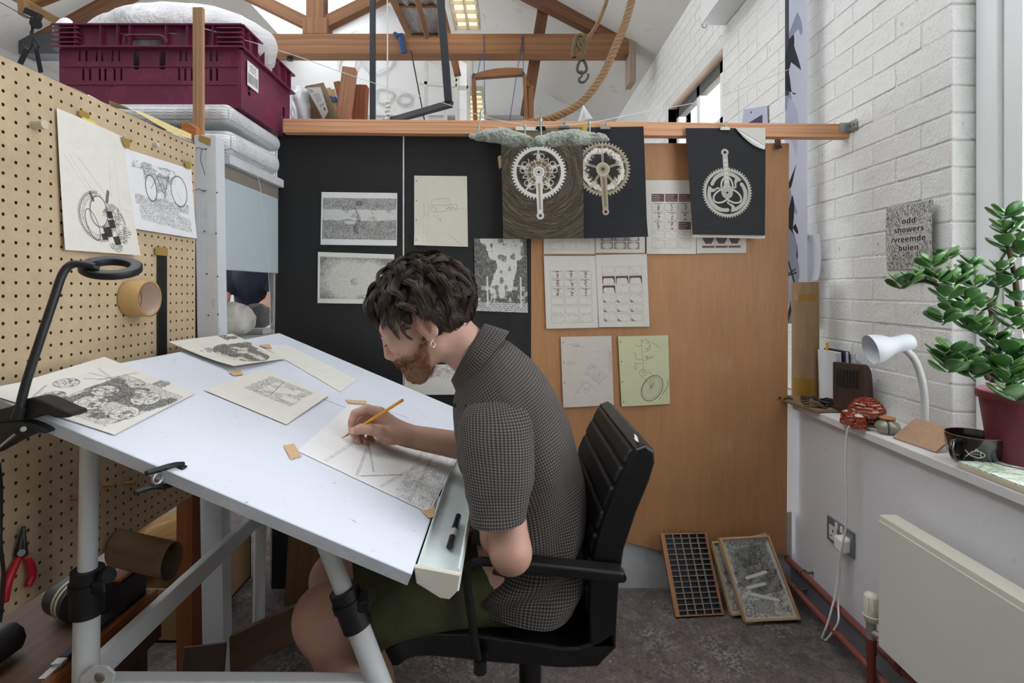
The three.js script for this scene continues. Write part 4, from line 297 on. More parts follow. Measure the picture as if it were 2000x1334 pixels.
{ const t = thing('drawing_table', 'white tilting drawing table with tubular legs', 'table'); const th = 0.021, zc = -(ZN + ZF) / 2;
  const a = V(TH.x, TH.y, zc).addScaledVector(tNor, -th / 2), b = V(TL.x, TL.y, zc).addScaledVector(tNor, -th / 2);
  part(t, 'top', bar(a, b, ZF - ZN, th, 0.003, tNor), mTop);
  for (const [z, s] of [[-ZN, 1], [-ZF, -1]]) part(t, 'edge_band', bar(V(TH.x, TH.y, z + s * 0.0005).addScaledVector(tNor, -th / 2 - 0.0004), V(TL.x, TL.y, z + s * 0.0005).addScaledVector(tNor, -th / 2 - 0.0004), th - 0.0025, 0.0012, 0, V(0, 0, 1)), M(0xc6c8cc, 0.5, { map: rep(speck, 2, 2) }));
  const uz = (x, z, k = 0) => V(x, TH.y - TS * (x - TH.x) - 0.024 - k, z);
  const leg = (x0, y0, x1, z, ys, r0, r1) => { const top = V(x0, y0, z), foot = V(x1, 0.03, z), k = (y0 - ys) / (y0 - 0.03), mid = top.clone().lerp(foot, k), up = (s) => top.clone().lerp(foot, s); const l = part(t, 'leg', [rod(up(k + 0.02), top, r0, r0, 20), rod(foot, mid, r1, r1, 20)], mTube); part(l, 'foot', rod(V(x1, 0, z), V(x1, 0.045, z), r1 * 1.15, r1 * 1.1, 18), mBlackPl); const c = part(l, 'collar', [rod(up(k + 0.05), up(k - 0.04), r1 * 1.28, r1 * 1.28, 20), rod(up(k), up(k - 0.015), r1 * 1.42, r1 * 1.42, 20), bar(up(k - 0.01).add(V(r1, 0, 0.01)), up(k - 0.01).add(V(r1 + 0.028, 0.004, 0.012)), 0.024, 0.022, 0.006)], mBlackPl); part(c, 'knob', rod(up(k - 0.02).add(V(r1 + 0.012, 0.006, 0.004)), up(k - 0.02).add(V(r1 + 0.03, 0.012, 0.012)), 0.012, 0.013, 12), mBlackPl); };
  leg(-0.795, uz(-0.795, 0).y, -0.812, -1.0, 0.632, 0.0155, 0.021); leg(-0.385, uz(-0.385, 0).y, -0.085, -1.0, 0.60, 0.017, 0.0215);
  leg(-0.815, uz(-0.815, 0).y, -0.83, -1.74, 0.9, 0.017, 0.0185); leg(-0.38, uz(-0.38, 0).y, -0.05, -1.74, 0.56, 0.0155, 0.0205);
  for (const [x, z] of [[-0.795, -1.0], [-0.815, -1.74], [-0.385, -1], [-0.38, -1.74]]) part(t, 'bracket', bar(uz(x - 0.045, z, -0.006), uz(x + 0.03, z, -0.006), 0.05, 0.012, 0.003, tNor), mTube);
  part(t, 'rail', bar(V(-0.805, 0.46, -0.985), V(-0.825, 0.455, -1.76), 0.046, 0.026, 0.004, V(1, 0.1, 0)), mTube); part(t, 'rail', bar(V(-0.80, 0.452, -1.0), V(-0.245, 0.45, -1.0), 0.03, 0.03, 0.004), mTube); part(t, 'rail', bar(V(-0.82, 0.452, -1.74), V(-0.24, 0.45, -1.74), 0.03, 0.03, 0.004), mTube);
  const j = part(t, 'joint_plate', extr(poly([[-0.028, -0.014], [0.016, -0.014], [0.03, -0.004], [0.033, 0.012], [0.02, 0.024], [-0.004, 0.026], [-0.028, 0.006]]), 0.003, 0.001).translate(-0.765, 0.478, -0.978), mTube); part(j, 'bolt', lathe([[0, 0.004], [0.007, 0.0035], [0.010, 0.001], [0.010, 0]], 18).rotateX(Math.PI / 2).translate(-0.758, 0.483, -0.975), M(0x9c9a8e, 0.4, { metalness: 0.7 }));
  // pencil tray along the low edge
  const tray = part(t, 'tray', [bar(T(846, 1040, -0.03).setZ(-0.925).add(V(0.012, -0.01, 0)), V(TL.x + 0.012, TL.y - 0.035, -ZF + 0.12), 0.006, 0.004, 0.001), ...[0].flatMap(() => { const x = TL.x + 0.002, y = TL.y - 0.012, z0 = -0.885, z1 = -1.9; const L = (dx, dy, w, tt, up) => bar(V(x + dx, y + dy, z0), V(x + dx, y + dy, z1), w, tt, 0.002, up); return [L(0.036, -0.02, 0.075, 0.004, tNor.clone()), L(0.07, -0.012, 0.004, 0.03, V(0, 1, 0)), L(0.002, 0.0, 0.004, 0.024, V(0, 1, 0))]; })], M(0xd9e2e0, 0.45));
  part(tray, 'end_cap', extr(poly([[0, 0.004], [0.074, -0.010], [0.07, -0.034], [0.056, -0.048], [0.042, -0.046], [0.004, -0.022]]), 0.006, 0.002).translate(TL.x, TL.y - 0.006, -0.884), M(0xd6d0c2, 0.5)); part(tray, 'end_cap', extr(poly([[0, 0.004], [0.074, -0.010], [0.07, -0.034], [0.056, -0.048], [0.042, -0.046], [0.004, -0.022]]), 0.006, 0.002).translate(TL.x, TL.y - 0.006, -1.905), M(0xd6d0c2, 0.5));
  done(t); }
function onTable(name, label, cs, tex, lift, cat = 'drawing', h = 0.0012, group) { const q = cs.map(([a, b]) => T(a, b, h)); return single(name, label, cat, paper(q[0], q[1], q[2], q[3], lift, 14), mPaper(tex), group); }
onTable('ink_drawing', 'ink drawing of heaped bicycle gears by the clip-on ring light', [[-30, 770], [203, 699], [380, 771], [222, 852]], D.cogsInk, (u, v) => 0.0015 + 0.004 * (u * v) * (1 - u));
onTable('ink_drawing', 'curled ink drawing of gears at the top of the table', [[325, 677], [452, 655], [556, 704], [452, 727]], D.gearsInk, (u, v) => 0.004 + 0.012 * Math.pow(v, 3) * (1 - u) + 0.008 * (1 - u) * (1 - v), 'drawing', 0.002);
onTable('ink_drawing', 'cream sheet with a small framed ink drawing, middle of the table', [[398, 764], [512, 722], [641, 776], [558, 831]], D.frameInk, (u, v) => 0.001 + 0.005 * u * v * v, 'drawing', 0.0016);
onTable('faint_sketch', 'nearly blank sheet with a faint sketch near the far corner', [[508, 675], [560, 674], [697, 742], [664, 766]], D.faint, () => 0.0006, 'drawing', 0.0009);
onTable('current_drawing', 'unfinished pencil drawing taped under the artist’s hand', [[683, 790], [905, 872], [838, 1004], [580, 882]], D.current, () => 0.0004, 'drawing', 0.0012);
const mTan = M(0xe4bd92, 0.65, { side: DS, map: rep(speck, 4, 4) });
const tapeT = (label, cs, h = 0.0024) => { const q = cs.map(([a, b]) => T(a, b, h)); single('masking_tape', label, 'tape', paper(q[0], q[1], q[2], q[3], (u) => 0.0004 * Math.sin(u * 9), 6), mTan, 'tape on the table'); };
tapeT('tan tape at the near left corner of the taped drawing', [[553, 872], [573, 868], [588, 893], [567, 899]]); tapeT('tan tape strip above the artist’s hand', [[674, 782], [715, 784], [716, 791], [680, 789]]); tapeT('tan tape at the low edge by the pencil tray', [[822, 1000], [850, 993], [846, 1012], [836, 1014]]); tapeT('tan tape between the curled drawing and the blank sheet', [[504, 676], [526, 674], [530, 683], [516, 681]], 0.004); tapeT('tan tape under the near edge of the curled drawing', [[446, 729], [468, 723], [474, 733], [456, 736]], 0.003);
[['thin pencil line ruled near the far edge, closest to the man', [755, 802], [798, 817]], ['thin pencil line ruled between the framed drawing and the hand', [636, 782], [676, 797]]].forEach(([l, a, b]) => single('pencil_line', l, 'drawing', bar(T(...a, 0.0009), T(...b, 0.0009), 0.0012, 0.0002, 0, tNor), M(0x6d6f78, 0.8)));
// pen in the tray
{ const t = thing('marker_pen', 'black marker pen lying in the pencil tray', 'pen'), a = V(TL.x + 0.045, TL.y - 0.022, -0.985), b = V(TL.x + 0.049, TL.y - 0.020, -1.115); const k = (s) => a.clone().lerp(b, s); part(t, 'barrel', rod(k(0.02), k(0.6), 0.0062, 0.0066, 14), mBlackPl); part(t, 'cap', [rod(k(0.58), k(1), 0.007, 0.0062, 14), bar(k(0.6).add(V(0, 0.007, 0)), k(0.95).add(V(0, 0.008, 0)), 0.003, 0.002, 0.0005)], M(0x101011, 0.35)); part(t, 'label_band', rod(k(0.3), k(0.5), 0.0068, 0.0068, 14), M(0xb9b6b0, 0.5)); done(t); }
// spring clamp on the near edge
{ const t = thing('spring_clamp', 'small black spring clamp on the near edge of the table', 'clamp'), c = T(318, 922, 0); c.z = -ZN; const o = (x, y, z) => c.clone().addScaledVector(tDir, x * 0.75).addScaledVector(tNor, y > 0 ? y * 0.8 : y).add(V(0, 0, z * 0.72)); part(t, 'jaw', taper([o(0.012, 0.006, -0.035), o(0.004, 0.008, -0.01), o(-0.008, 0.004, 0.02), o(-0.018, 0.0, 0.045)], (s) => 0.005 - 0.002 * Math.abs(s - 0.5), 14, 8), mBlackPl); part(t, 'jaw', taper([o(0.012, -0.03, -0.025), o(0.004, -0.03, -0.005), o(-0.006, -0.026, 0.02), o(-0.022, -0.032, 0.05)], (s) => 0.0046 - 0.0015 * Math.abs(s - 0.5), 14, 8), mBlackPl); part(t, 'spring', new THREE.TorusGeometry(0.008, 0.0024, 8, 20).rotateY(Math.PI / 2 - 0.3).translate(...o(-0.004, -0.012, 0.018).toArray()), mSteel); for (const y of [0.002, -0.027]) part(t, 'pad', box(0.014, 0.004, 0.014, 0.0015).rotateZ(Math.atan2(tDir.y, tDir.x)).translate(...o(0.012, y, -0.03).toArray()), M(0x202021, 0.9)); done(t); }
// ring light on a gooseneck
{ const t = thing('ring_lamp', 'black clip-on ring lamp with a gooseneck at the table corner', 'lamp'); const d = 0.845, g = [[36, 806, 0.83], [52, 745, 0.835], [78, 665, 0.845], [104, 588, 0.86], [122, 536, 0.872], [140, 517, 0.88], [164, 517, 0.888], [186, 522, 0.893]].map(([a, b, c]) => P(a, b, c));
  const cv = curve(g), L = 90; part(t, 'gooseneck', bumpTube(cv, 0.0062, 260), M(0x1d1d1e, 0.5)); part(t, 'ferrule', rod(P(33, 817, 0.83), P(40, 795, 0.83), 0.0085, 0.0075, 16), mBlackPl);
  const c = P(217, 522, 0.93), rg = lathe([[0.028, -0.007], [0.044, -0.007], [0.046, -0.005], [0.046, 0.004], [0.043, 0.006], [0.03, 0.006], [0.027, 0.004], [0.027, -0.005], [0.028, -0.007]], 48).applyMatrix4(new THREE.Matrix4().makeRotationFromEuler(new THREE.Euler(0.34, 0, -0.2))).translate(c.x, c.y, c.z); const h = part(t, 'ring_head', rg, mBlackPl); part(h, 'diffuser', lathe([[0.031, -0.0074], [0.042, -0.0074]], 40).applyMatrix4(new THREE.Matrix4().makeRotationFromEuler(new THREE.Euler(0.34, 0, -0.2))).translate(c.x, c.y, c.z), M(0x3c3c3c, 0.5, { side: DS })); part(t, 'swivel', rod(P(176, 520, 0.89), P(192, 525, 0.9), 0.006, 0.005, 12), mBlackPl);
  const o = (px, py, z, h2 = 0) => P(px, py, z).add(V(0, h2, 0)); const jawPts = [[-25, 812], [20, 800], [38, 790], [62, 784], [90, 793], [118, 806], [134, 812], [133, 817], [110, 818], [85, 812], [60, 820], [20, 826], [-25, 826]].map(([a, b]) => { const q = P(a, b, 0.835); return [q.x, q.y]; });
  part(t, 'upper_jaw', extr(spoly(jawPts), 0.03, 0.002).translate(0, 0.003, -0.868), mBlackPl); const low = [[-25, 830], [30, 826], [60, 832], [84, 845], [60, 846], [20, 862], [-20, 884], [-30, 884]].map(([a, b]) => { const q = P(a, b, 0.832); return [q.x, q.y]; }); part(t, 'lower_jaw', extr(spoly(low), 0.026, 0.002).translate(0, 0, -0.864), M(0x0f0f10, 0.55)); part(t, 'spring_rod', rod(P(-8, 880, 0.822), P(30, 848, 0.825), 0.0022, 0.0022, 8), M(0xcfcfcf, 0.2, { metalness: 1 })); part(t, 'rivet', rod(P(46, 838, 0.834), P(46, 838, 0.829), 0.005, 0.004, 12), M(0xb9b9b9, 0.3, { metalness: 1 })); done(t); }
function bumpTube(cv, r, n) { const fr = cv.computeFrenetFrames(n), pos = [], idx = [], k = 10; for (let i = 0; i <= n; i++) { const p = cv.getPointAt(i / n), q = r * (1 + 0.1 * (i % 2)); for (let j = 0; j < k; j++) { const a = j / k * 6.2832, v = p.clone().addScaledVector(fr.normals[i], Math.cos(a) * q).addScaledVector(fr.binormals[i], Math.sin(a) * q); pos.push(v.x, v.y, v.z); } } for (let i = 0; i < n; i++) for (let j = 0; j < k; j++) { const a = i * k + j, b = i * k + (j + 1) % k; idx.push(a, a + k, b, b, a + k, b + k); } const g = new THREE.BufferGeometry(); g.setAttribute('position', new THREE.Float32BufferAttribute(pos, 3)); g.setIndex(idx); g.computeVertexNormals(); return g; }
// ---------------------------------------------------------------- pegboard and what hangs on it
const PX = -0.94, PB = (px, py, off = 0.001) => { const d = (-(PX + off)) * FOC / (VX - px); return P(px, py, d); };
{ const t = thing('pegboard', 'large cream pegboard on the left with rows of holes', 'pegboard'), S = 0.0254, z0 = 0.978 - S * 15.5, nz = 39, y0 = 1.314 - S * 28.5, ny = 41, N = 10, rad = 0.0034, th = 0.005; const fp = [], fi = [], cp = [], ci = [];
  for (let j = 0; j < ny; j++) for (let i = 0; i < nz; i++) { const zc = -(z0 + (i + 0.5) * S), yc = y0 + (j + 0.5) * S, o = fp.length / 3, q = cp.length / 3;
    for (let k = 0; k < N; k++) { const a = k / N * 6.2832 + 0.314, c = Math.cos(a), s = Math.sin(a), m = S / 2 / Math.max(Math.abs(c), Math.abs(s)); fp.push(PX, yc + s * rad, zc + c * rad, PX, yc + s * m, zc + c * m); cp.push(PX, yc + s * rad, zc + c * rad, PX - th, yc + s * rad, zc + c * rad); }
    for (let k = 0; k < N; k++) { const a = o + k * 2, b = o + ((k + 1) % N) * 2; fi.push(a, b, a + 1, a + 1, b, b + 1); const e = q + k * 2, f = q + ((k + 1) % N) * 2; ci.push(e, e + 1, f, f, e + 1, f + 1); }
    for (const [c, s] of [[1, 1], [-1, 1], [-1, -1], [1, -1]]) { const a0 = Math.atan2(s, c), k = ((Math.floor((a0 - 0.314) / 6.2832 * N) % N) + N) % N, n = fp.length / 3; fp.push(PX, yc + s * S / 2, zc + c * S / 2); fi.push(o + k * 2 + 1, o + ((k + 1) % N) * 2 + 1, n); } }
  const mk = (p, i) => { const g = new THREE.BufferGeometry(); g.setAttribute('position', new THREE.Float32BufferAttribute(p, 3)); const uv = []; for (let k = 0; k < p.length; k += 3) uv.push(p[k + 2], p[k + 1]); g.setAttribute('uv', new THREE.Float32BufferAttribute(uv, 2)); g.setIndex(i); g.computeVertexNormals(); return g; };
  part(t, 'face', mk(fp, fi), M(0xd5be9a, 0.6, { side: DS, map: rep(speck, 1.4, 1.4) })); part(t, 'hole_lining', mk(cp, ci), M(0x7a4c2c, 0.9, { side: DS })); const Y1 = y0 + ny * S, Z1 = z0 + nz * S; part(t, 'backing', bx(PX - th - 0.003, PX - th, y0, Y1, -Z1, -z0, 0), M(0x6b4630, 0.9)); part(t, 'edge', [bx(PX - th, PX - 0.0003, Y1, Y1 + 0.001, -Z1, -z0, 0), bx(PX - th, PX - 0.0003, y0 - 0.001, y0, -Z1, -z0, 0), bx(PX - th, PX - 0.0003, y0, Y1, -Z1 - 0.001, -Z1, 0)], M(0x9a7350, 0.9)); done(t); }
function onPeg(name, label, cs, tex, cat, lift, off = 0.002, m, group) { const q = cs.map(([a, b]) => PB(a, b, off)); return single(name, label, cat, paper(q[0], q[1], q[2], q[3], lift || (() => 0), 14), m || mPaper(tex), group); }
onPeg('ink_drawing', 'tall ink drawing of a chainring and derailleur taped to the pegboard', [[107, 211], [237, 268], [262, 499], [119, 488]], D.derailleur, 'drawing', (u, v) => 0.004 + 0.012 * v * v * (0.4 + u * 0.6) + 0.004 * Math.sin(u * 3));
onPeg('ink_drawing', 'wide ink drawing of a bicycle taped to the pegboard', [[236, 288], [372, 331], [379, 466], [252, 446]], D.bicycle, 'drawing', (u, v) => 0.003 + 0.006 * v * v, 0.0015);
const mMust = M(0xb08f4a, 0.5, { side: DS, map: rep(speck, 3, 3) });
onPeg('tape_piece', 'mustard tape at the top of the tall pegboard drawing', [[156, 214], [176, 222], [174, 233], [155, 225]], null, 'tape', null, 0.009, mMust); onPeg('sticky_note', 'small yellow sticky note on the tall pegboard drawing', [[159, 226], [187, 238], [186, 256], [164, 238]], null, 'note', null, 0.0085, M(0xe6d35e, 0.7, { side: DS })); onPeg('tape_piece', 'mustard tape between the two pegboard drawings', [[236, 267], [256, 273], [253, 290], [243, 286]], null, 'tape', null, 0.011, mMust); onPeg('tape_piece', 'mustard tape at the right corner of the bicycle drawing', [[362, 314], [374, 317], [372, 331], [363, 328]], null, 'tape', null, 0.008, mMust);
{ const t = thing('black_ruler', 'black strip taped upright to the pegboard', 'ruler'); const q = [[308, 496], [326, 496], [326, 692], [313, 694]].map(([a, b]) => PB(a, b, 0.004)); part(t, 'strip', bx(PX + 0.002, PX + 0.005, q[3].y, q[0].y, q[1].z, q[0].z, 0.001, 'y'), M(0x17181a, 0.35)); part(t, 'tape', paper(...[[303, 482], [328, 484], [328, 500], [304, 498]].map(([a, b]) => PB(a, b, 0.007))), mMust); done(t); }
{ const t = thing('tape_roll', 'roll of masking tape hanging on the pegboard', 'tape roll'), c = PB(254, 583, 0), prof = [[0.038, 0], [0.0455, 0], [0.0455, 0.046], [0.038, 0.046], [0.038, 0]]; const r = lathe(prof, 44).rotateZ(-Math.PI / 2).translate(c.x + 0.003, c.y, c.z); part(t, 'tape', r, M(0xdcb67c, 0.6, { map: rep(speck, 1, 1) })); const core = cvs(1024, 128, (x, w, h) => { bg(x, w, h, '#dcc6b6'); x.fillStyle = '#b4736a'; x.font = '15px sans-serif'; for (let j = 0; j < 8; j++) for (let i = 0; i < 12; i++) x.fillText('\u2022 \u25CB \u2022 \u2014', i * 88 + (j % 2) * 30, 14 + j * 16); }); const cg = new THREE.CylinderGeometry(0.0376, 0.0376, 0.0455, 44, 1, true).rotateZ(-Math.PI / 2).translate(c.x + 0.026, c.y, c.z); part(t, 'core', cg, M(0xffffff, 0.7, { map: core, side: DS })); done(t); }
const peg = (px, py, len, r, col, label) => { const a = PB(px, py, 0.0005), z = new THREE.Vector3(len, 0.001, 0); single('dowel_peg', label, 'peg', rod(a, a.clone().add(z), r, r, 10), wood(col, 0.7, [8, 8]), 'pegboard dowels'); };
peg(66, 244, 0.022, 0.009, 0xe8ddc2, 'pale square-ended peg left of the tall pegboard drawing'); peg(300, 283, 0.012, 0.0065, 0xe9e0cb, 'short pale peg above the bicycle drawing'); peg(140, 974, 0.032, 0.0042, 0xc98f56, 'orange dowel on the pegboard, left of the near table leg'); peg(240, 944, 0.03, 0.0042, 0xc98f56, 'orange dowel on the pegboard under the spring clamp'); peg(203, 948, 0.024, 0.0042, 0xc98f56, 'orange dowel on the pegboard just right of the near leg'); peg(38, 1086, 0.022, 0.005, 0xc98f56, 'orange dowel carrying the red pliers');
{ const t = thing('pliers', 'needle-nose pliers with red handles hanging on the pegboard', 'pliers'), o = (a, b, k = 0.012) => PB(a, b, k), red = MP(0xb31222, 0.4); part(t, 'jaw', taper([o(36, 1085), o(40, 1062), o(46, 1028)], (s) => 0.0062 * (1 - 0.75 * s) + 0.001, 12, 8), M(0x3a3a3a, 0.4, { metalness: 0.8 })); part(t, 'jaw', taper([o(47, 1084, 0.014), o(46, 1060, 0.014), o(47, 1030, 0.014)], (s) => 0.0056 * (1 - 0.75 * s) + 0.001, 12, 8), M(0x575757, 0.35, { metalness: 0.9 })); part(t, 'pivot', rod(o(42, 1080, 0.006), o(42, 1080, 0.022), 0.007, 0.006, 14), M(0x777777, 0.35, { metalness: 0.9 })); part(t, 'handle', taper([o(38, 1086), o(28, 1108), o(14, 1140), o(9, 1176)], (s) => 0.0045 + 0.0032 * Math.sin(s * 2.6), 16, 10), red); part(t, 'handle', taper([o(48, 1086, 0.014), o(58, 1100, 0.014), o(63, 1122, 0.014), o(54, 1146, 0.014)], (s) => 0.0045 + 0.0032 * Math.sin(s * 2.6), 16, 10), red); done(t); }
single('black_cable', 'black cable hanging down the left edge of the pegboard', 'cable', tube([PB(-2, 905, 0.02), PB(2, 960, 0.012), PB(1, 1060, 0.012), PB(7, 1120, 0.014), PB(3, 1190, 0.014), PB(0, 1215, 0.012)], 0.003, 40, 6), mBlackPl);
// top of the pegboard
single('yellow_card', 'yellowed sheet of card curling over the pegboard top', 'card', sheet((u, v) => { const a = PB(213, 196, 0.004).lerp(PB(374, 274, 0.012), u), b = PB(216, 212, -0.03).lerp(PB(374, 264, -0.012), u); return b.lerp(a, v).add(V(0, 0.016 * Math.sin(u * 3.1) * (1 - v) + 0.004 * Math.sin(u * 7), 0)); }, 14, 5), M(0xdcc887, 0.7, { side: DS, map: rep(speck, 2, 2) }));
single('white_paper_roll', 'white sheet lying over the pegboard top below the crate', 'paper', sheet((u, v) => { const a = PB(125, 166, -0.004).lerp(PB(214, 184, -0.012), u); return a.add(V(-0.05 * (1 - v), -0.026 * u * v + 0.004 * Math.sin(u * 6), 0)); }, 10, 5), M(0xe4e3e6, 0.8, { side: DS }));
single('orange_block', 'chamfered orange timber block behind the pegboard end', 'wood', extr(poly([[350, 237], [366, 238], [379, 248], [379, 276], [350, 262]].map(([a, b]) => { const q = P(a, b, 1.6); return [q.x, q.y]; })), 0.03, 0.001).translate(0, 0, -1.64), wood(0xc9793c, 0.6, [3, 6]));
single('pine_upright', 'thin pine upright rising in front of the purple crate', 'wood', bar(P(389, 735, 1.668), P(388, 16, 1.668), 0.031, 0.014, 0.001, V(0, 0, 1)), wood(0xc2936c, 0.65, [1.5, 9]));
single('brown_post', 'orange-brown timber post behind the pegboard end', 'post', bx(-1.016, -0.967, 0, 1.62, -1.66, -1.605, 0.002, 'y'), wood(0x96562b, 0.6, [1.5, 6]));
{ const t = thing('white_post', 'white painted timber post with nails beside the pegboard', 'post'); const a = P(426, 1315, 1.63), b = P(409, 268, 1.63); a.y = 0; part(t, 'post', bar(a, b, 0.066, 0.05, 0.002, V(0, 0, 1)), M(0xd9dce0, 0.6, { map: rep(paintMap, 1.5, 1.5), bumpMap: rep(grain, 2, 8), bumpScale: 0.0008 })); for (const [x, y] of [[398, 373], [424, 376], [399, 452], [422, 456], [404, 535], [425, 540], [407, 616], [426, 614], [402, 291]]) part(t, 'nail', rod(P(x, y, 1.605), P(x, y, 1.598), 0.0016, 0.0024, 7), M(0x2b2b2c, 0.5, { metalness: 0.6 })); part(t, 'tape', paper(...[[389, 263], [412, 271], [409, 285], [388, 274]].map(([p, q]) => P(p, q, 1.603))), mMust); for (const y of [291, 372]) part(t, 'wire', tube([P(381, y, 1.6), P(388, y - 3, 1.598), P(396, y, 1.597), P(404, y, 1.6)], 0.0011, 20, 5), M(0x2c2f3a, 0.6)); part(t, 'wire', tube([P(394, 291, 1.598), P(392, 312, 1.597), P(397, 330, 1.597), P(400, 342, 1.6)], 0.0009, 20, 5), M(0x2c2f3a, 0.6)); done(t); }
// ---------------------------------------------------------------- shelving behind the white post
{ const t = thing('shelf_unit', 'white shelving carrying bubble wrap behind the white post', 'shelf'), m = M(0xd4d6d8, 0.6, { map: rep(speck, 1.5, 1.5) }); part(t, 'shelf', [bx(-1.75, -0.893, 1.6, 1.632, -2.085, -1.685, 0.003, 'z'), bx(-1.75, -0.96, 1.6, 1.632, -2.62, -2.085, 0.003, 'z')], m); part(t, 'shelf', bx(-1.75, -1.0, 0.98, 1.005, -2.9, -1.67, 0.003, 'z'), m); part(t, 'under_rail', bx(-0.96, -0.915, 1.555, 1.6, -2.085, -1.68, 0.002, 'z'), M(0x8a8078, 0.7)); for (const [x, z] of [[-1.72, -1.72], [-1.72, -2.58], [-1.14, -2.6]]) part(t, 'leg', bx(x - 0.03, x + 0.03, 0, 1.6, z - 0.03, z + 0.03, 0.003, 'y'), m); done(t); }
single('grey_blue_panel', 'pale grey-blue panel hanging below the shelf edge', 'panel', bx(-0.918, -0.905, 1.262, 1.553, -2.06, -1.67, 0.002), M(0xb4c1c5, 0.35));
const mBubble = MP(0xe9ebec, 0.35, { bumpMap: rep(pix(256, 256, (u, v) => { const a = (u * 16) % 1 - 0.5, b = (v * 16) % 1 - 0.5; return 255 * Math.max(0, 1 - (a * a + b * b) * 6); }, false), 6, 6), bumpScale: 0.0016, map: rep(speck, 2, 2) });
const fold = (label, x0, x1, y0, y1, z0, z1, seed) => { const g = box(x1 - x0, y1 - y0, z1 - z0, (y1 - y0) * 0.48, 6); uvm(g, 'z'); bump(g, (x, y, z) => 0.02 * (fbm(x * 7 + seed, y * 12, z * 7, 3) - 0.5)); single('bubble_wrap', label, 'bubble wrap', g.translate((x0 + x1) / 2, (y0 + y1) / 2, (z0 + z1) / 2), mBubble, 'bubble wrap on the shelf'); };
fold('thick fold of white bubble wrap lying on the shelf', -1.5, -0.885, 1.634, 1.722, -2.06, -1.69, 3); fold('second fold of bubble wrap directly under the purple crate', -1.5, -0.90, 1.738, 1.808, -2.1, -1.70, 9);
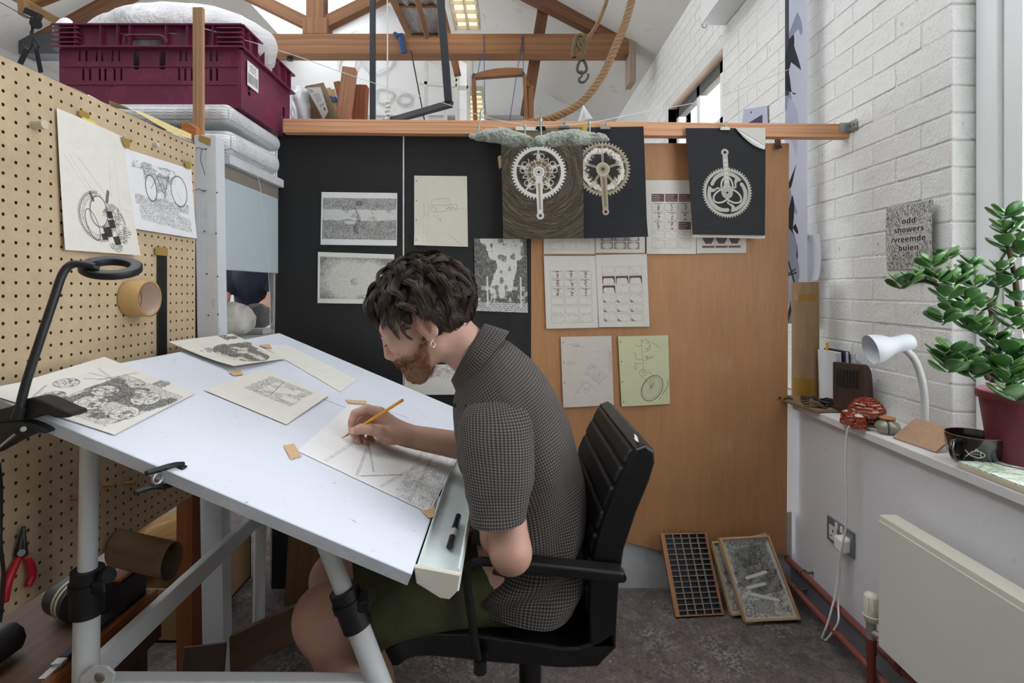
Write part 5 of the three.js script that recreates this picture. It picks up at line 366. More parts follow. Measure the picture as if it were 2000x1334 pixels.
// ---------------------------------------------------------------- purple crate
{ const t = thing('plastic_crate', 'purple ventilated plastic crate high on the shelf', 'crate'), col = M(0x7e2a4c, 0.5, { map: rep(pix(512, 512, (u, v) => { const a = tf(u, v, 5, 5, 401), s = clamp((tf(u, v, 14, 4, 404) - 0.6) * 4); return [200 + 50 * a + 40 * s, 190 + 60 * a + 60 * s, 195 + 55 * a + 50 * s]; }), 2, 2), side: DS }); const X0 = -1.515, X1 = -0.905, Z0 = -1.77, Z1 = -2.17, Y0 = 1.81, Y1 = 2.085, c = 0.004;
  const fx = (px) => P(px, 0, 1.77).x, fy = (py) => P(0, py, 1.77).y; const slot = (s, a, b, x0, y0) => { const h = new THREE.Path(), r = Math.min(a, b) * 0.4; h.absellipse; h.moveTo(x0 + r, y0); h.lineTo(x0 + a - r, y0); h.quadraticCurveTo(x0 + a, y0, x0 + a, y0 + r); h.lineTo(x0 + a, y0 + b - r); h.quadraticCurveTo(x0 + a, y0 + b, x0 + a - r, y0 + b); h.lineTo(x0 + r, y0 + b); h.quadraticCurveTo(x0, y0 + b, x0, y0 + b - r); h.lineTo(x0, y0 + r); h.quadraticCurveTo(x0, y0, x0 + r, y0); s.holes.push(h); };
  const wall = (L, holes) => { const s = poly([[c, 0], [L - c, 0], [L - 0.002, Y1 - Y0], [0.002, Y1 - Y0]]); for (const h of holes) slot(s, ...h); return extr(s, 0.004, 0.0005, 5); };
  const W = X1 - X0, Dp = Z0 - Z1, fr = []; for (const px of [153, 166, 186, 197, 217, 230, 350, 361, 374, 386, 409, 421]) fr.push([0.008, 0.038, fx(px) - X0, fy(120) - Y0]); for (const px of [160, 173, 192, 203, 221, 234, 347, 359, 372, 384, 409, 421]) fr.push([0.009, 0.042, fx(px) - X0, fy(158) - Y0]); for (const px of [260, 311]) fr.push([0.021, 0.064, fx(px) - X0, fy(136) - Y0]); fr.push([0.1, 0.026, fx(258) - X0, fy(91) - Y0]); for (const px of [229, 321]) fr.push([0.045, 0.008, fx(px) - X0, fy(67) - Y0]);
  const front = part(t, 'wall', wall(W, fr).translate(X0, Y0, Z0 - 0.004), col); part(t, 'wall', wall(W, []).translate(X0, Y0, Z1), col); part(t, 'wall', wall(Dp, [[0.1, 0.03, 0.15, 0.2], [0.02, 0.06, 0.05, 0.06], [0.02, 0.06, 0.33, 0.06]]).rotateY(Math.PI / 2).translate(X1 - 0.004, Y0, Z0), col); part(t, 'wall', wall(Dp, []).rotateY(Math.PI / 2).translate(X0, Y0, Z0), col); part(t, 'base', bx(X0 + c, X1 - c, Y0, Y0 + 0.006, Z1 + c, Z0 - c, 0.001), col);
  const rim = []; for (const y of [Y1 - 0.003, Y1 - 0.077]) { rim.push(bx(X0 - 0.012, X1 + 0.012, y - 0.003, y + 0.003, Z0 - 0.002, Z0 + 0.018, 0.001), bx(X1 - 0.002, X1 + 0.018, y - 0.003, y + 0.003, Z1 - 0.012, Z0 + 0.012, 0.001), bx(X0 - 0.018, X0, y - 0.003, y + 0.003, Z1, Z0, 0.001), bx(X0, X1, y - 0.003, y + 0.003, Z1 - 0.016, Z1, 0.001)); } part(t, 'rim', rim, col);
  for (const px of [153, 202, 235, 259, 329, 370, 402, 420]) part(t, 'rib', bx(fx(px) - 0.0015, fx(px) + 0.0015, Y1 - 0.076, Y1 - 0.004, Z0, Z0 + 0.016, 0), col); for (const z of [0.03, 0.09, 0.14, 0.26, 0.32, 0.37]) part(t, 'rib', bx(X1, X1 + 0.016, Y1 - 0.076, Y1 - 0.004, Z0 - z - 0.0015, Z0 - z + 0.0015, 0), col); for (const s of [0, 1]) for (const k of [0, 1, 2, 3]) part(t, 'corner_fin', bx(s ? X1 - 0.07 : X0 - 0.014, s ? X1 + 0.014 : X0 + 0.08, Y1 - 0.066 + k * 0.016, Y1 - 0.062 + k * 0.016, Z0, Z0 + 0.019, 0.0008), col); part(t, 'handle_surround', tube([V(fx(246), fy(86), Z0 + 0.012), V(fx(252), fy(74), Z0 + 0.014), V(fx(285), fy(73), Z0 + 0.014), V(fx(322), fy(75), Z0 + 0.014), V(fx(331), fy(87), Z0 + 0.012)], 0.004, 24, 6), col); for (const y of [Y0 + 0.075, Y0 + 0.135]) part(t, 'band', [bx(X0 + 0.01, X1 - 0.006, y, y + 0.004, Z0, Z0 + 0.003, 0.001), bx(X1 - 0.008, X1 + 0.001, y, y + 0.004, Z1, Z0, 0.001)], col);
  const lab = cvs(256, 256, (x, w, h) => { bg(x, w, h, '#e3e1e2'); const r = rng(5); x.fillStyle = '#2c2b2d'; for (let i = 0; i < 40; i++) x.fillRect(16 + i * 5.6, 120, 1 + r() * 3.4, 100); for (let j = 0; j < 3; j++) for (let i = 0; i < 9; i++) x.fillRect(60 + i * 16, 26 + j * 26, 10 * r() + 3, 14); }); part(t, 'barcode_label', paper(V(X1 + 0.006, 1.985, Z0 - 0.035), V(X1 + 0.006, 1.985, Z0 - 0.115), V(X1 + 0.006, 1.9, Z0 - 0.115), V(X1 + 0.006, 1.9, Z0 - 0.035)), mPaper(lab), 'white barcode sticker'); done(t); }
single('plastic_bag', 'bulging white plastic bag filling the top of the crate', 'bag', nets((x, y, z) => { const f = 0.03 * (fbm(x * 6, y * 6, z * 6, 4) - 0.5) + 0.014 * Math.abs(fbm(x * 22, y * 10, z * 14, 2) - 0.5); return Math.max(smin(ell(x, y, z, [-1.215, 2.1, -1.955], [0.35, 0.14, 0.18]), ell(x, y, z, [-1.045, 2.05, -1.985], [0.135, 0.09, 0.165]), 0.06) + f, 1.99 - y); }, V(-1.62, 1.96, -2.24), V(-0.8, 2.32, -1.68), 0.011), MP(0xe8e6e6, 0.5, { map: rep(speck, 2, 2), bumpMap: rep(lump, 3, 3), bumpScale: 0.008 }));
single('white_card_flap', 'folded white card poking out at the left of the crate', 'card', sheet((u, v) => P(mix(103, 142, u), mix(50, 34, Math.sin(u * 2.6)) + (1 - v) * 12, 1.79 + 0.03 * v), 6, 3), M(0xe9eaec, 0.7, { side: DS }));
// black carabiner and straps under the far left truss
{ const t = thing('hoist_hook', 'black pulley block with hanging straps at the upper left', 'hoist'), d = 2.3, m = M(0x141414, 0.5), o = (a, b, z = d) => P(a, b, z); part(t, 'block', bar(o(52, 22), o(78, 34), 0.03, 0.03, 0.003), m); part(t, 'pulley', rod(o(70, 46, d - 0.01), o(70, 46, d + 0.02), 0.022, 0.022, 16), m); for (const [a, b] of [[61, 62], [70, 64]]) part(t, 'cord', rod(o(a, 32), o(b, 62), 0.003, 0.003, 6), m); part(t, 'carabiner', tube([o(63, 58), o(60, 66), o(66, 72), o(75, 84), o(76, 92), o(70, 92), o(64, 80), o(63, 58)], 0.004, 40, 7), m); part(t, 'carabiner', tube([o(64, 74), o(62, 90), o(57, 98), o(50, 92), o(49, 82)], 0.004, 30, 7), m); part(t, 'strap', bar(o(53, 95), o(38, 128), 0.026, 0.003, 0.0005), m); part(t, 'strap', bar(o(71, 96), o(80, 142), 0.02, 0.003, 0.0005), m); done(t); }
single('steel_line', 'thin black line running down to the hoist at the upper left', 'line', rod(P(-8, 0, 2.3), P(64, 40, 2.3), 0.0022, 0.0022, 5), mBlackPl);
// ---------------------------------------------------------------- low shelf and clutter under the table
{ const t = thing('low_shelf', 'dark wooden low shelf with an orange lip under the pegboard', 'shelf'); part(t, 'board', bx(-1.6, -0.875, 0.435, 0.455, -1.29, -0.4, 0.002, 'z'), wood(0x5b3c28, 0.7, [1, 3])); part(t, 'lip', bx(-0.875, -0.86, 0.42, 0.468, -1.29, -0.4, 0.002, 'z'), wood(0xa86428, 0.6, [1, 6])); part(t, 'board', bx(-1.6, -0.89, 0.03, 0.05, -1.29, -0.4, 0.002, 'z'), wood(0x5b3c28, 0.7, [1, 3])); for (const z of [-0.45, -1.27]) part(t, 'side', bx(-1.6, -0.88, 0, 0.435, z - 0.012, z + 0.012, 0.002, 'y'), wood(0x4a3222, 0.7, [1, 3])); done(t); }
single('wood_strip', 'narrow pine strip lying beside the orange shelf lip', 'wood', bx(-0.858, -0.834, 0.4, 0.416, -1.27, -0.5, 0.001, 'z'), wood(0x9a7146, 0.7, [1.5, 6]));
single('strip_bearer', 'dark timber bearer below the pine strip', 'wood', bx(-0.858, -0.832, 0.37, 0.4, -1.26, -0.45, 0.002, 'z'), wood(0x3c2a1d, 0.8, [1.5, 4]));
{ const t = thing('paper_tube', 'rolled sheet of brown paper with an open end under the table', 'paper roll'); const a = V(-0.93, 0.588, -1.25), b = V(-0.775, 0.578, -1.21); const d = b.clone().sub(a); part(t, 'roll', sheet((u, v) => { const th = u * 6.2832 * 1.6 + 1.2, r = 0.041 - 0.004 * u + 0.0, p = a.clone().addScaledVector(d, v); return p.add(V(0.0, Math.cos(th) * r, Math.sin(th) * r)); }, 60, 3, (u, v) => [u, v * 0.2]), M(0x8e7658, 0.8, { side: DS, map: rep(speck, 4, 4) })); part(t, 'inner_sheet', sheet((u, v) => { const th = u * 6.2832 * 0.95, r = 0.026, p = a.clone().addScaledVector(d, v * 0.94); return p.add(V(0, Math.cos(th) * r - 0.008, Math.sin(th) * r)); }, 30, 3), M(0x6f6a4c, 0.8, { side: DS })); done(t); }
{ const t = thing('cable_reel', 'dark cylindrical tin with pale bands on the low shelf', 'tin'), a = V(-1.02, 0.502, -1.21), b = V(-0.955, 0.502, -1.18); part(t, 'body', rod(a, b, 0.045, 0.045, 30), M(0x1f1b19, 0.5)); for (const k of [0.55, 0.72]) part(t, 'band', rod(a.clone().lerp(b, k), a.clone().lerp(b, k + 0.1), 0.0465, 0.0465, 30), M(0xa39a88, 0.5)); done(t); }
{ const t = thing('craft_knife', 'black snap-off craft knife with a bright blade on the low shelf', 'knife'), a = V(-0.872, 0.476, -1.0), b = V(-0.885, 0.478, -1.2); part(t, 'handle', bar(a.clone().lerp(b, 0.15), b, 0.022, 0.012, 0.003, V(0, 1, 0)), mBlackPl); part(t, 'slider', bar(a.clone().lerp(b, 0.06), a.clone().lerp(b, 0.22), 0.02, 0.009, 0.002, V(0, 1, 0)), M(0xc9c9cc, 0.25, { metalness: 0.9 })); part(t, 'blade', bar(a.clone().lerp(b, -0.1), a.clone().lerp(b, 0.12), 0.013, 0.001, 0, V(0, 1, 0)), M(0xdadde0, 0.2, { metalness: 1 })); done(t); }
single('black_box', 'black box with an orange label on the low shelf behind the leg', 'box', bx(-0.94, -0.885, 0.457, 0.53, -1.285, -1.2, 0.003), M(0x15110f, 0.6)); single('orange_packet', 'flat orange packet lying on the black box', 'packet', bx(-0.935, -0.89, 0.53, 0.538, -1.28, -1.205, 0.002), M(0xb5622a, 0.6));
single('black_duct', 'black ribbed hose lying along the pegboard foot', 'hose', bumpTube(curve([V(-1.02, 0.488, -0.6), V(-1.02, 0.488, -0.85), V(-1.02, 0.49, -1.08)]), 0.03, 60), M(0x121112, 0.6));
single('timber_offcut', 'plain timber offcut standing on the floor beyond the posts', 'timber', [bx(-1.0, -0.88, 0.0, 0.5, -2.3, -2.24, 0.002), bx(-1.15, -1.13, 0, 0.5, -2.03, -1.75, 0.002), bx(-1.15, -0.62, 0, 0.5, -1.75, -1.735, 0.002)].slice(0, 1), wood(0x8c673f, 0.7, [1.5, 4]));
single('leaning_board', 'plywood offcut leaning behind the rear table leg', 'board', bar(V(-0.70, 0.006, -1.99), V(-0.70, 0.62, -2.085), 0.3, 0.012, 0.001, V(0, 0, 1)), wood(0x6e5130, 0.7, [2, 4]));
single('leaning_board', 'dark narrow board leaning between rear leg and black board', 'board', bar(V(-0.48, 0.006, -1.96), V(-0.5, 0.72, -2.08), 0.06, 0.014, 0.001, V(0, 0, 1)), wood(0x3d3129, 0.6, [2, 4]));
single('edged_panel', 'long white-edged panel standing on the floor along the wall of boards', 'panel', bar(V(-0.895, 0.06, -1.62), V(-0.62, 0.06, -1.94), 0.12, 0.016, 0.002, V(0.76, 0, -0.65)), wood(0x6d5640, 0.7, [2, 4]));
{ const geo = nets((x, y, z) => Math.hypot((x + 1.29) / 1.6, (y - 0.25) / 0.9, (z + 2.0) / 1.4) - 0.10 + 0.07 * (fbm(x * 14, y * 16, z * 14, 3) - 0.5), V(-1.52, 0.1, -2.2), V(-1.06, 0.42, -1.8), 0.012); single('crumpled_paper', 'crumpled brown packing paper beyond the brown post', 'paper', geo, M(0xb98f55, 0.8, { side: DS, bumpMap: rep(lump, 5, 5), bumpScale: 0.01 })); }
single('cardboard_box', 'open brown cardboard box holding the packing paper', 'box', [bx(-1.5, -1.08, 0, 0.18, -1.80, -1.79, 0.001), bx(-1.5, -1.08, 0, 0.18, -2.2, -2.19, 0.001), bx(-1.09, -1.08, 0, 0.18, -2.2, -1.79, 0.001), bx(-1.5, -1.49, 0, 0.18, -2.2, -1.79, 0.001), bx(-1.5, -1.08, 0, 0.01, -2.2, -1.79, 0.001)], M(0x9a7a54, 0.8, { map: rep(speck, 2, 2) }));
single('tool_packet', 'dark blister packet standing on the floor behind the table rail', 'packet', bar(V(-0.86, 0.0, -1.46), V(-0.865, 0.19, -1.5), 0.11, 0.008, 0.002, V(0.2, 0, 1)), M(0x4b3d36, 0.5));
// things on the bench seen through the shelving
single('stone', 'rough grey stone on the bench beyond the white post', 'stone', nets((x, y, z) => ell(x, y, z, [-1.16, 1.078, -2.4], [0.075, 0.06, 0.07]) + 0.03 * (fbm(x * 18, y * 18, z * 18, 3) - 0.5), V(-1.27, 1.006, -2.5), V(-1.05, 1.18, -2.3), 0.008), M(0x8e8f90, 0.9, { bumpMap: rep(lump, 6, 6), bumpScale: 0.006 }));
{ const t = thing('brush', 'wide bristle brush on the bench beside the stone', 'brush'), a = P(458, 630, 2.3); part(t, 'handle', box(0.08, 0.03, 0.03, 0.006).translate(a.x, a.y, a.z), wood(0x6a4a30, 0.6, [4, 8])); part(t, 'bristles', box(0.075, 0.06, 0.026, 0.003).translate(a.x, a.y + 0.042, a.z), M(0x7f7562, 0.9, { bumpMap: rep(grain, 2, 30), bumpScale: 0.003 })); done(t); }
single('white_sack', 'crumpled white sack behind the table top by the white post', 'sack', nets((x, y, z) => ell(x, y, z, [-1.13, 1.075, -2.18], [0.085, 0.07, 0.08]) + 0.04 * (fbm(x * 12, y * 12, z * 12, 3) - 0.5) + 0.012 * Math.abs(fbm(x * 40, y * 22, z * 30, 2) - 0.5), V(-1.3, 1.006, -2.32), V(-0.98, 1.2, -2.04), 0.01), M(0xd7d2c8, 0.8));
single('plaster_box', 'low white box on the bench below the stone', 'box', bx(-1.2, -1.06, 1.006, 1.03, -2.34, -2.26, 0.002), M(0xd9dadb, 0.7));
// ---------------------------------------------------------------- right wall: prints, sill objects, radiator, pipes
const RW = (px, py, x) => { const d = x * FOC / (px - VX); return P(px, py, d); };
const S_ = (px, py, h = 0) => { const d = (EYE - SILL - h) * FOC / (py - VY); return P(px, py, d); };   // a point on the sill
const onWall = (name, label, cs, tex, x, cat, m, lift) => { const q = cs.map(([a, b]) => RW(a, b, x)); return single(name, label, cat, paper(q[0], q[1], q[2], q[3], lift || (() => 0), 12), m || mPaper(tex)); };
onWall('block_print', 'black and white block print lettered odd showers, vreemde buien', [[1732, 404], [1826, 389], [1823, 523], [1731, 527]], D.odd, WX - 0.022, 'print', null, (u, v) => 0.003 * Math.sin(v * 4) + 0.004 * u);
onWall('white_card', 'plain cream card showing below the block print', [[1733, 500], [1800, 498], [1800, 548], [1733, 546]], null, WX - 0.016, 'card', M(0xdeddd4, 0.8, { side: DS }));
{ const a = P(1541, 0, 2.28), w = 0.05; single('tall_poster', 'tall narrow blue-grey poster with black shapes behind the plywood edge', 'poster', sheet((u, v) => { const y = mix(1.05, 3.05, v); const z = mix(-2.32, -2.24, u), x = mix(1.21, 1.262, u); return V(x + 0.006 * Math.sin(u * 3), y, z); }, 6, 24), mPaper(D.banner)); }
single('plastic_sleeve', 'clear plastic sleeve hanging on the brick wall beside the plywood', 'sleeve', paper(...[[1546, 466], [1600, 456], [1598, 546], [1546, 558]].map(([p, q]) => RW(p, q, WX - 0.05)), (u, v) => -0.01 * Math.sin(v * 3)), new THREE.MeshPhysicalMaterial({ color: 0xe8ebf2, transmission: 0.55, roughness: 0.35, thickness: 0, side: DS }));
{ const t = thing('bulldog_clip', 'tiny dark clip on the wall above the plastic sleeve', 'clip'), c = RW(1577, 466, WX - 0.02); part(t, 'body', box(0.01, 0.022, 0.016, 0.002).translate(c.x, c.y, c.z), M(0x2a2a2b, 0.5)); part(t, 'handle', new THREE.TorusGeometry(0.006, 0.0014, 6, 16).translate(c.x, c.y + 0.016, c.z), mSteel); done(t); }
{ const t = thing('postcard', 'lilac card with a dark triangle on the far brick wall', 'card'); const q = [[1453, 214], [1499, 206], [1500, 255], [1446, 262]].map(([a, b]) => RW(a, b, WX - 0.012)); part(t, 'card', paper(...q), M(0xb9bbd0, 0.8, { side: DS })); part(t, 'triangle', paper(...[[1452, 246], [1488, 224], [1488, 250], [1452, 252]].map(([a, b]) => RW(a, b, WX - 0.015))), M(0x423a4b, 0.7, { side: DS })); part(t, 'pin', new THREE.SphereGeometry(0.006, 10, 8).translate(...RW(1467, 219, WX - 0.014).toArray()), mSteel); done(t); }
{ const t = thing('wall_shelf', 'white boxed ledge with a hook high on the brick pier', 'ledge'); const a = RW(1417, 30, WX); part(t, 'ledge', bx(WX - 0.16, WX - 0.008, 2.82, 3.0, -3.24, -2.2, 0.003, 'z'), M(0xe4e4e4, 0.6)); part(t, 'hook', new THREE.TorusGeometry(0.014, 0.003, 8, 20, 4.4).rotateZ(2.4).translate(WX - 0.15, 2.80, -3.2), mSteel); done(t); }
// tall cardboard tube with tape at the corner
{ const t = thing('cardboard_tube', 'tall brown cardboard tube standing at the sill end', 'tube'), c = V(1.218, SILL, -2.175), r = 0.05, y1 = P(0, 558, 2.185).y; part(t, 'tube', lathe([[r - 0.004, 0.002], [r, 0.002], [r, y1 - SILL], [r - 0.004, y1 - SILL], [r - 0.004, 0.002]], 36).translate(c.x, c.y + 0.014, c.z), M(0xa88a66, 0.8, { map: rep(speck, 3, 3) })); for (const [a, b] of [[575, 588], [738, 775]]) { const ya = P(0, a, 2.14).y, yb = P(0, b, 2.14).y; part(t, 'tape_band', new THREE.CylinderGeometry(r + 0.0008, r + 0.0008, ya - yb, 36, 1, true).translate(c.x, (ya + yb) / 2, c.z), M(0x9a742c, 0.35, { side: DS })); } done(t); }
const bookAt = (label, x0, x1, h, z0, z1, col, page, lean = 0) => { const t = thing('book', label, 'book', 'books by the cardboard tube'); const g = (a) => a.translate(0, -SILL, 0).rotateZ(lean).translate(0, SILL, 0); const X = (x0 + x1) / 2, o = (u, v, y0, y1, w0, w1) => g(bx(u - X, v - X, y0, y1, w0, w1, 0.0006, 'y')).translate(X, 0, 0); part(t, 'cover', [o(x0, x0 + 0.0025, SILL, SILL + h, z0, z1), o(x1 - 0.0025, x1, SILL, SILL + h, z0, z1)], M(col, 0.6)); part(t, 'pages', o(x0 + 0.003, x1 - 0.003, SILL + 0.003, SILL + h - 0.003, z0 + 0.004, z1 - 0.002), M(page, 0.8)); done(t); };
bookAt('white-paged book next to the cardboard tube', 1.243, 1.263, 0.21, -2.12, -2.0, 0xdad9dc, 0xe2e1dc, 0.03); bookAt('book with a navy cover beside the wooden radio', 1.268, 1.285, 0.215, -2.12, -1.985, 0x20274e, 0xdedee0, 0.03); bookAt('slim pale book against the brick wall', 1.29, 1.305, 0.208, -2.12, -1.98, 0xc9ccd6, 0xe6e5e2, 0.03);
single('yellow_tab', 'yellow paper tab sticking up from the books', 'note', bx(1.242, 1.252, 0.955, 0.99, -2.075, -2.073, 0.0005), M(0xe8b81e, 0.7));
// woven mat with a black buckle at the sill corner
{ const t = thing('burlap_mat', 'frayed burlap mat overhanging the sill corner', 'mat'); part(t, 'mat', bump(uvm(box(0.2, 0.012, 0.26, 0.004, 4), 'x'), (x, y, z) => 0.004 * (fbm(x * 60, y * 60, z * 60, 3) - 0.5)).rotateY(0.12).translate(1.19, SILL + 0.008, -2.05), M(0x9c8463, 0.95, { bumpMap: rep(fine, 20, 20), bumpScale: 0.003 })); const r = rng(77); for (let i = 0; i < 26; i++) { const x = 1.1 + r() * 0.16, z = -1.93 - r() * 0.22; part(t, 'twig', tube([V(x, SILL + 0.015, z), V(x + (r() - 0.5) * 0.05, SILL + 0.02 + r() * 0.008, z + (r() - 0.5) * 0.04), V(x + (r() - 0.5) * 0.07, SILL + 0.017, z + (r() - 0.5) * 0.05)], 0.0024 + r() * 0.002, 8, 5), M([0x3c332a, 0x5d4a36, 0x6e6048][i % 3], 0.9)); } done(t); }
{ const t = thing('black_grille', 'small black ribbed grille lying on the burlap mat', 'grille'); const c = V(1.2, SILL + 0.026, -1.975); part(t, 'plate', lathe([[0, 0], [0.034, 0], [0.038, 0.003], [0.034, 0.007], [0, 0.008]], 28).scale(1.1, 1, 0.9).translate(c.x, c.y, c.z), M(0x1e2020, 0.5)); for (let k = -2; k <= 2; k++) part(t, 'rib', box(0.05, 0.004, 0.004, 0.001).rotateY(0.5).translate(c.x + k * 0.005, c.y + 0.01, c.z + k * 0.011), M(0x2b2d2d, 0.45)); done(t); }
// old wooden radio
{ const t = thing('wooden_radio', 'small dark wooden radio with a curved shoulder', 'radio'), c = S_(1607, 775), w = wood(0x4a2f1f, 0.55, [5, 9]); const d0 = -1.86; const s = new THREE.Shape(); s.moveTo(0, 0); s.lineTo(0, 0.165); s.quadraticCurveTo(0.045, 0.168, 0.062, 0.138); s.quadraticCurveTo(0.078, 0.11, 0.08, 0); s.closePath(); const body = uvm(extr(s, 0.095, 0.003, 10), 'y').rotateY(Math.PI / 2 + 0.25); const M4 = new THREE.Matrix4().makeRotationY(-0.25); const b0 = V(1.205, SILL + 0.016, -1.93); part(t, 'body', uvm(extr(s, 0.095, 0.003, 10), 'y').rotateY(-Math.PI / 2).rotateY(Math.PI).translate(0, 0, 0).rotateY(-0.95).translate(b0.x - 0.02, b0.y, b0.z), w); done(t); t.userData.front = undefined; delete t.userData.front;
  const f = (x, y, z) => V(x, y, z).applyAxisAngle(V(0, 1, 0), -0.95).add(V(b0.x - 0.02, b0.y, b0.z)).sub(t.position); const put = (n, g, m) => { g.applyMatrix4(new THREE.Matrix4().makeRotationY(-0.95)).translate(b0.x - 0.02 - t.position.x, b0.y - t.position.y, b0.z - t.position.z); part(t, n, g, m); };
  put('grille_frame', bx(0.012, 0.083, 0.082, 0.148, 0.001, 0.006, 0.002), M(0x1b1512, 0.5)); for (let k = 0; k < 6; k++) put('slat', bx(0.02 + k * 0.0105, 0.024 + k * 0.0105, 0.09, 0.142, 0.004, 0.009, 0.001), M(0x33261d, 0.5)); put('plinth', bx(-0.003, 0.098, 0, 0.006, -0.083, 0.006, 0.001), wood(0x38241a, 0.6, [5, 9])); }
// red turtle made of little bricks
{ const t = thing('brick_turtle', 'red tortoise sculpture built of tiny bricks', 'sculpture'), r = rng(91), c = S_(1688, 806), red = [M(0x96351f, 0.75), M(0xa63f27, 0.75), M(0x843019, 0.75)], mort = M(0xd9cdbd, 0.9); c.y = SILL; c.z = -1.72; c.x = 1.152;
  const dome = (n, cx, cy, cz, rx, ry, rz) => { part(t, n, new THREE.SphereGeometry(1, 20, 12, 0, 6.2832, 0, 1.7).scale(rx, ry, rz).translate(cx, cy, cz), mort); }; dome('shell_mortar', c.x + 0.012, c.y + 0.045, c.z, 0.05, 0.048, 0.046);
  const bk = [box(0.0165, 0.0065, 0.0075, 0.001), box(0.011, 0.0065, 0.0075, 0.001)]; const lay = (name, cx, cy, cz, rx, ry, rz, rows, a0, a1) => { for (let j = 0; j < rows; j++) { const ph = a0 + (a1 - a0) * (j + 0.5) / rows, rad = Math.cos(ph), n = Math.max(3, Math.round(6.2832 * rx * rad / 0.0185)); for (let i = 0; i < n; i++) { const th = (i + (j % 2) * 0.5) / n * 6.2832; const o = part(t, name, bk[r() > 0.7 ? 1 : 0], red[Math.floor(r() * 3)]); o.position.set(cx + Math.cos(th) * rad * rx, cy + Math.sin(ph) * ry, cz + Math.sin(th) * rad * rz); o.position.y += (r() - 0.5) * 0.003; o.rotation.set((r() - 0.5) * 0.6, -th + Math.PI / 2, (r() - 0.5) * 0.2 ); } } };
  lay('brick', c.x + 0.012, c.y + 0.045, c.z, 0.051, 0.049, 0.047, 7, -0.15, 1.45);
  for (const [dx, dz, s] of [[-0.034, 0.03, 1], [0.04, 0.034, 1.05], [0.042, -0.034, 1], [-0.028, -0.034, 1]]) { part(t, 'leg_mortar', lathe([[0, 0.05], [0.012, 0.046], [0.017, 0.02], [0.019, 0], [0, 0]], 14).scale(s, s, s).translate(c.x + dx, c.y, c.z + dz), mort); lay('brick', c.x + dx, c.y + 0.004, c.z + dz, 0.0195 * s, 0.05, 0.0195 * s, 5, 0, 0.9); }
  part(t, 'head_mortar', new THREE.SphereGeometry(0.017, 14, 10).translate(c.x - 0.048, c.y + 0.028, c.z + 0.016), mort); lay('brick', c.x - 0.048, c.y + 0.028, c.z + 0.016, 0.0175, 0.018, 0.0175, 4, -0.9, 1.4); done(t); }
{ const t = thing('ceramic_jar', 'small mottled ceramic jar with a cork lid and dark stripe', 'jar'), c = S_(1728, 842); c.x = 1.178; c.z = -1.645; c.y = SILL; part(t, 'body', lathe([[0, 0], [0.022, 0], [0.033, 0.012], [0.035, 0.022], [0.03, 0.034], [0.019, 0.041], [0.018, 0.046]], 32).translate(c.x, c.y, c.z), MP(0x9a9684, 0.3, { clearcoat: 0.6, map: rep(speck, 2, 2) })); part(t, 'cork', lathe([[0, 0.044], [0.021, 0.044], [0.022, 0.051], [0, 0.053]], 24).translate(c.x, c.y, c.z), M(0xb07a4a, 0.85)); part(t, 'stripe', tube([V(-0.012, 0.044, 0.012), V(-0.016, 0.034, 0.026), V(-0.018, 0.018, 0.031), V(-0.014, 0.004, 0.023)].map((v) => v.add(c)), 0.0018, 16, 6), M(0x1d2120, 0.4)); done(t); }
{ const q = [[1739, 852], [1779, 806], [1864, 831], [1817, 882]]; const a = S_(1739, 850), b = S_(1818, 882); const h = 0.062; single('clay_tile', 'tan clay tile leaning on its edge on the sill', 'tile', (() => { const u = V(1.155, SILL, -1.60), w = V(1.168, SILL, -1.455), k = w.clone().sub(u), n = V(0.075, 0.055, 0.012); const c = u.clone().add(w).multiplyScalar(0.5).addScaledVector(n, 0.5); const X = k.clone().normalize(), Z = X.clone().cross(n).normalize(), Y = Z.clone().cross(X); return uvm(box(k.length(), n.length(), 0.006, 0.001), 'x').applyMatrix4(new THREE.Matrix4().makeBasis(X, Y, Z)).translate(c.x, c.y + 0.003, c.z); })(), M(0xc49c7c, 0.7, { map: rep(speck, 3, 3) })); }
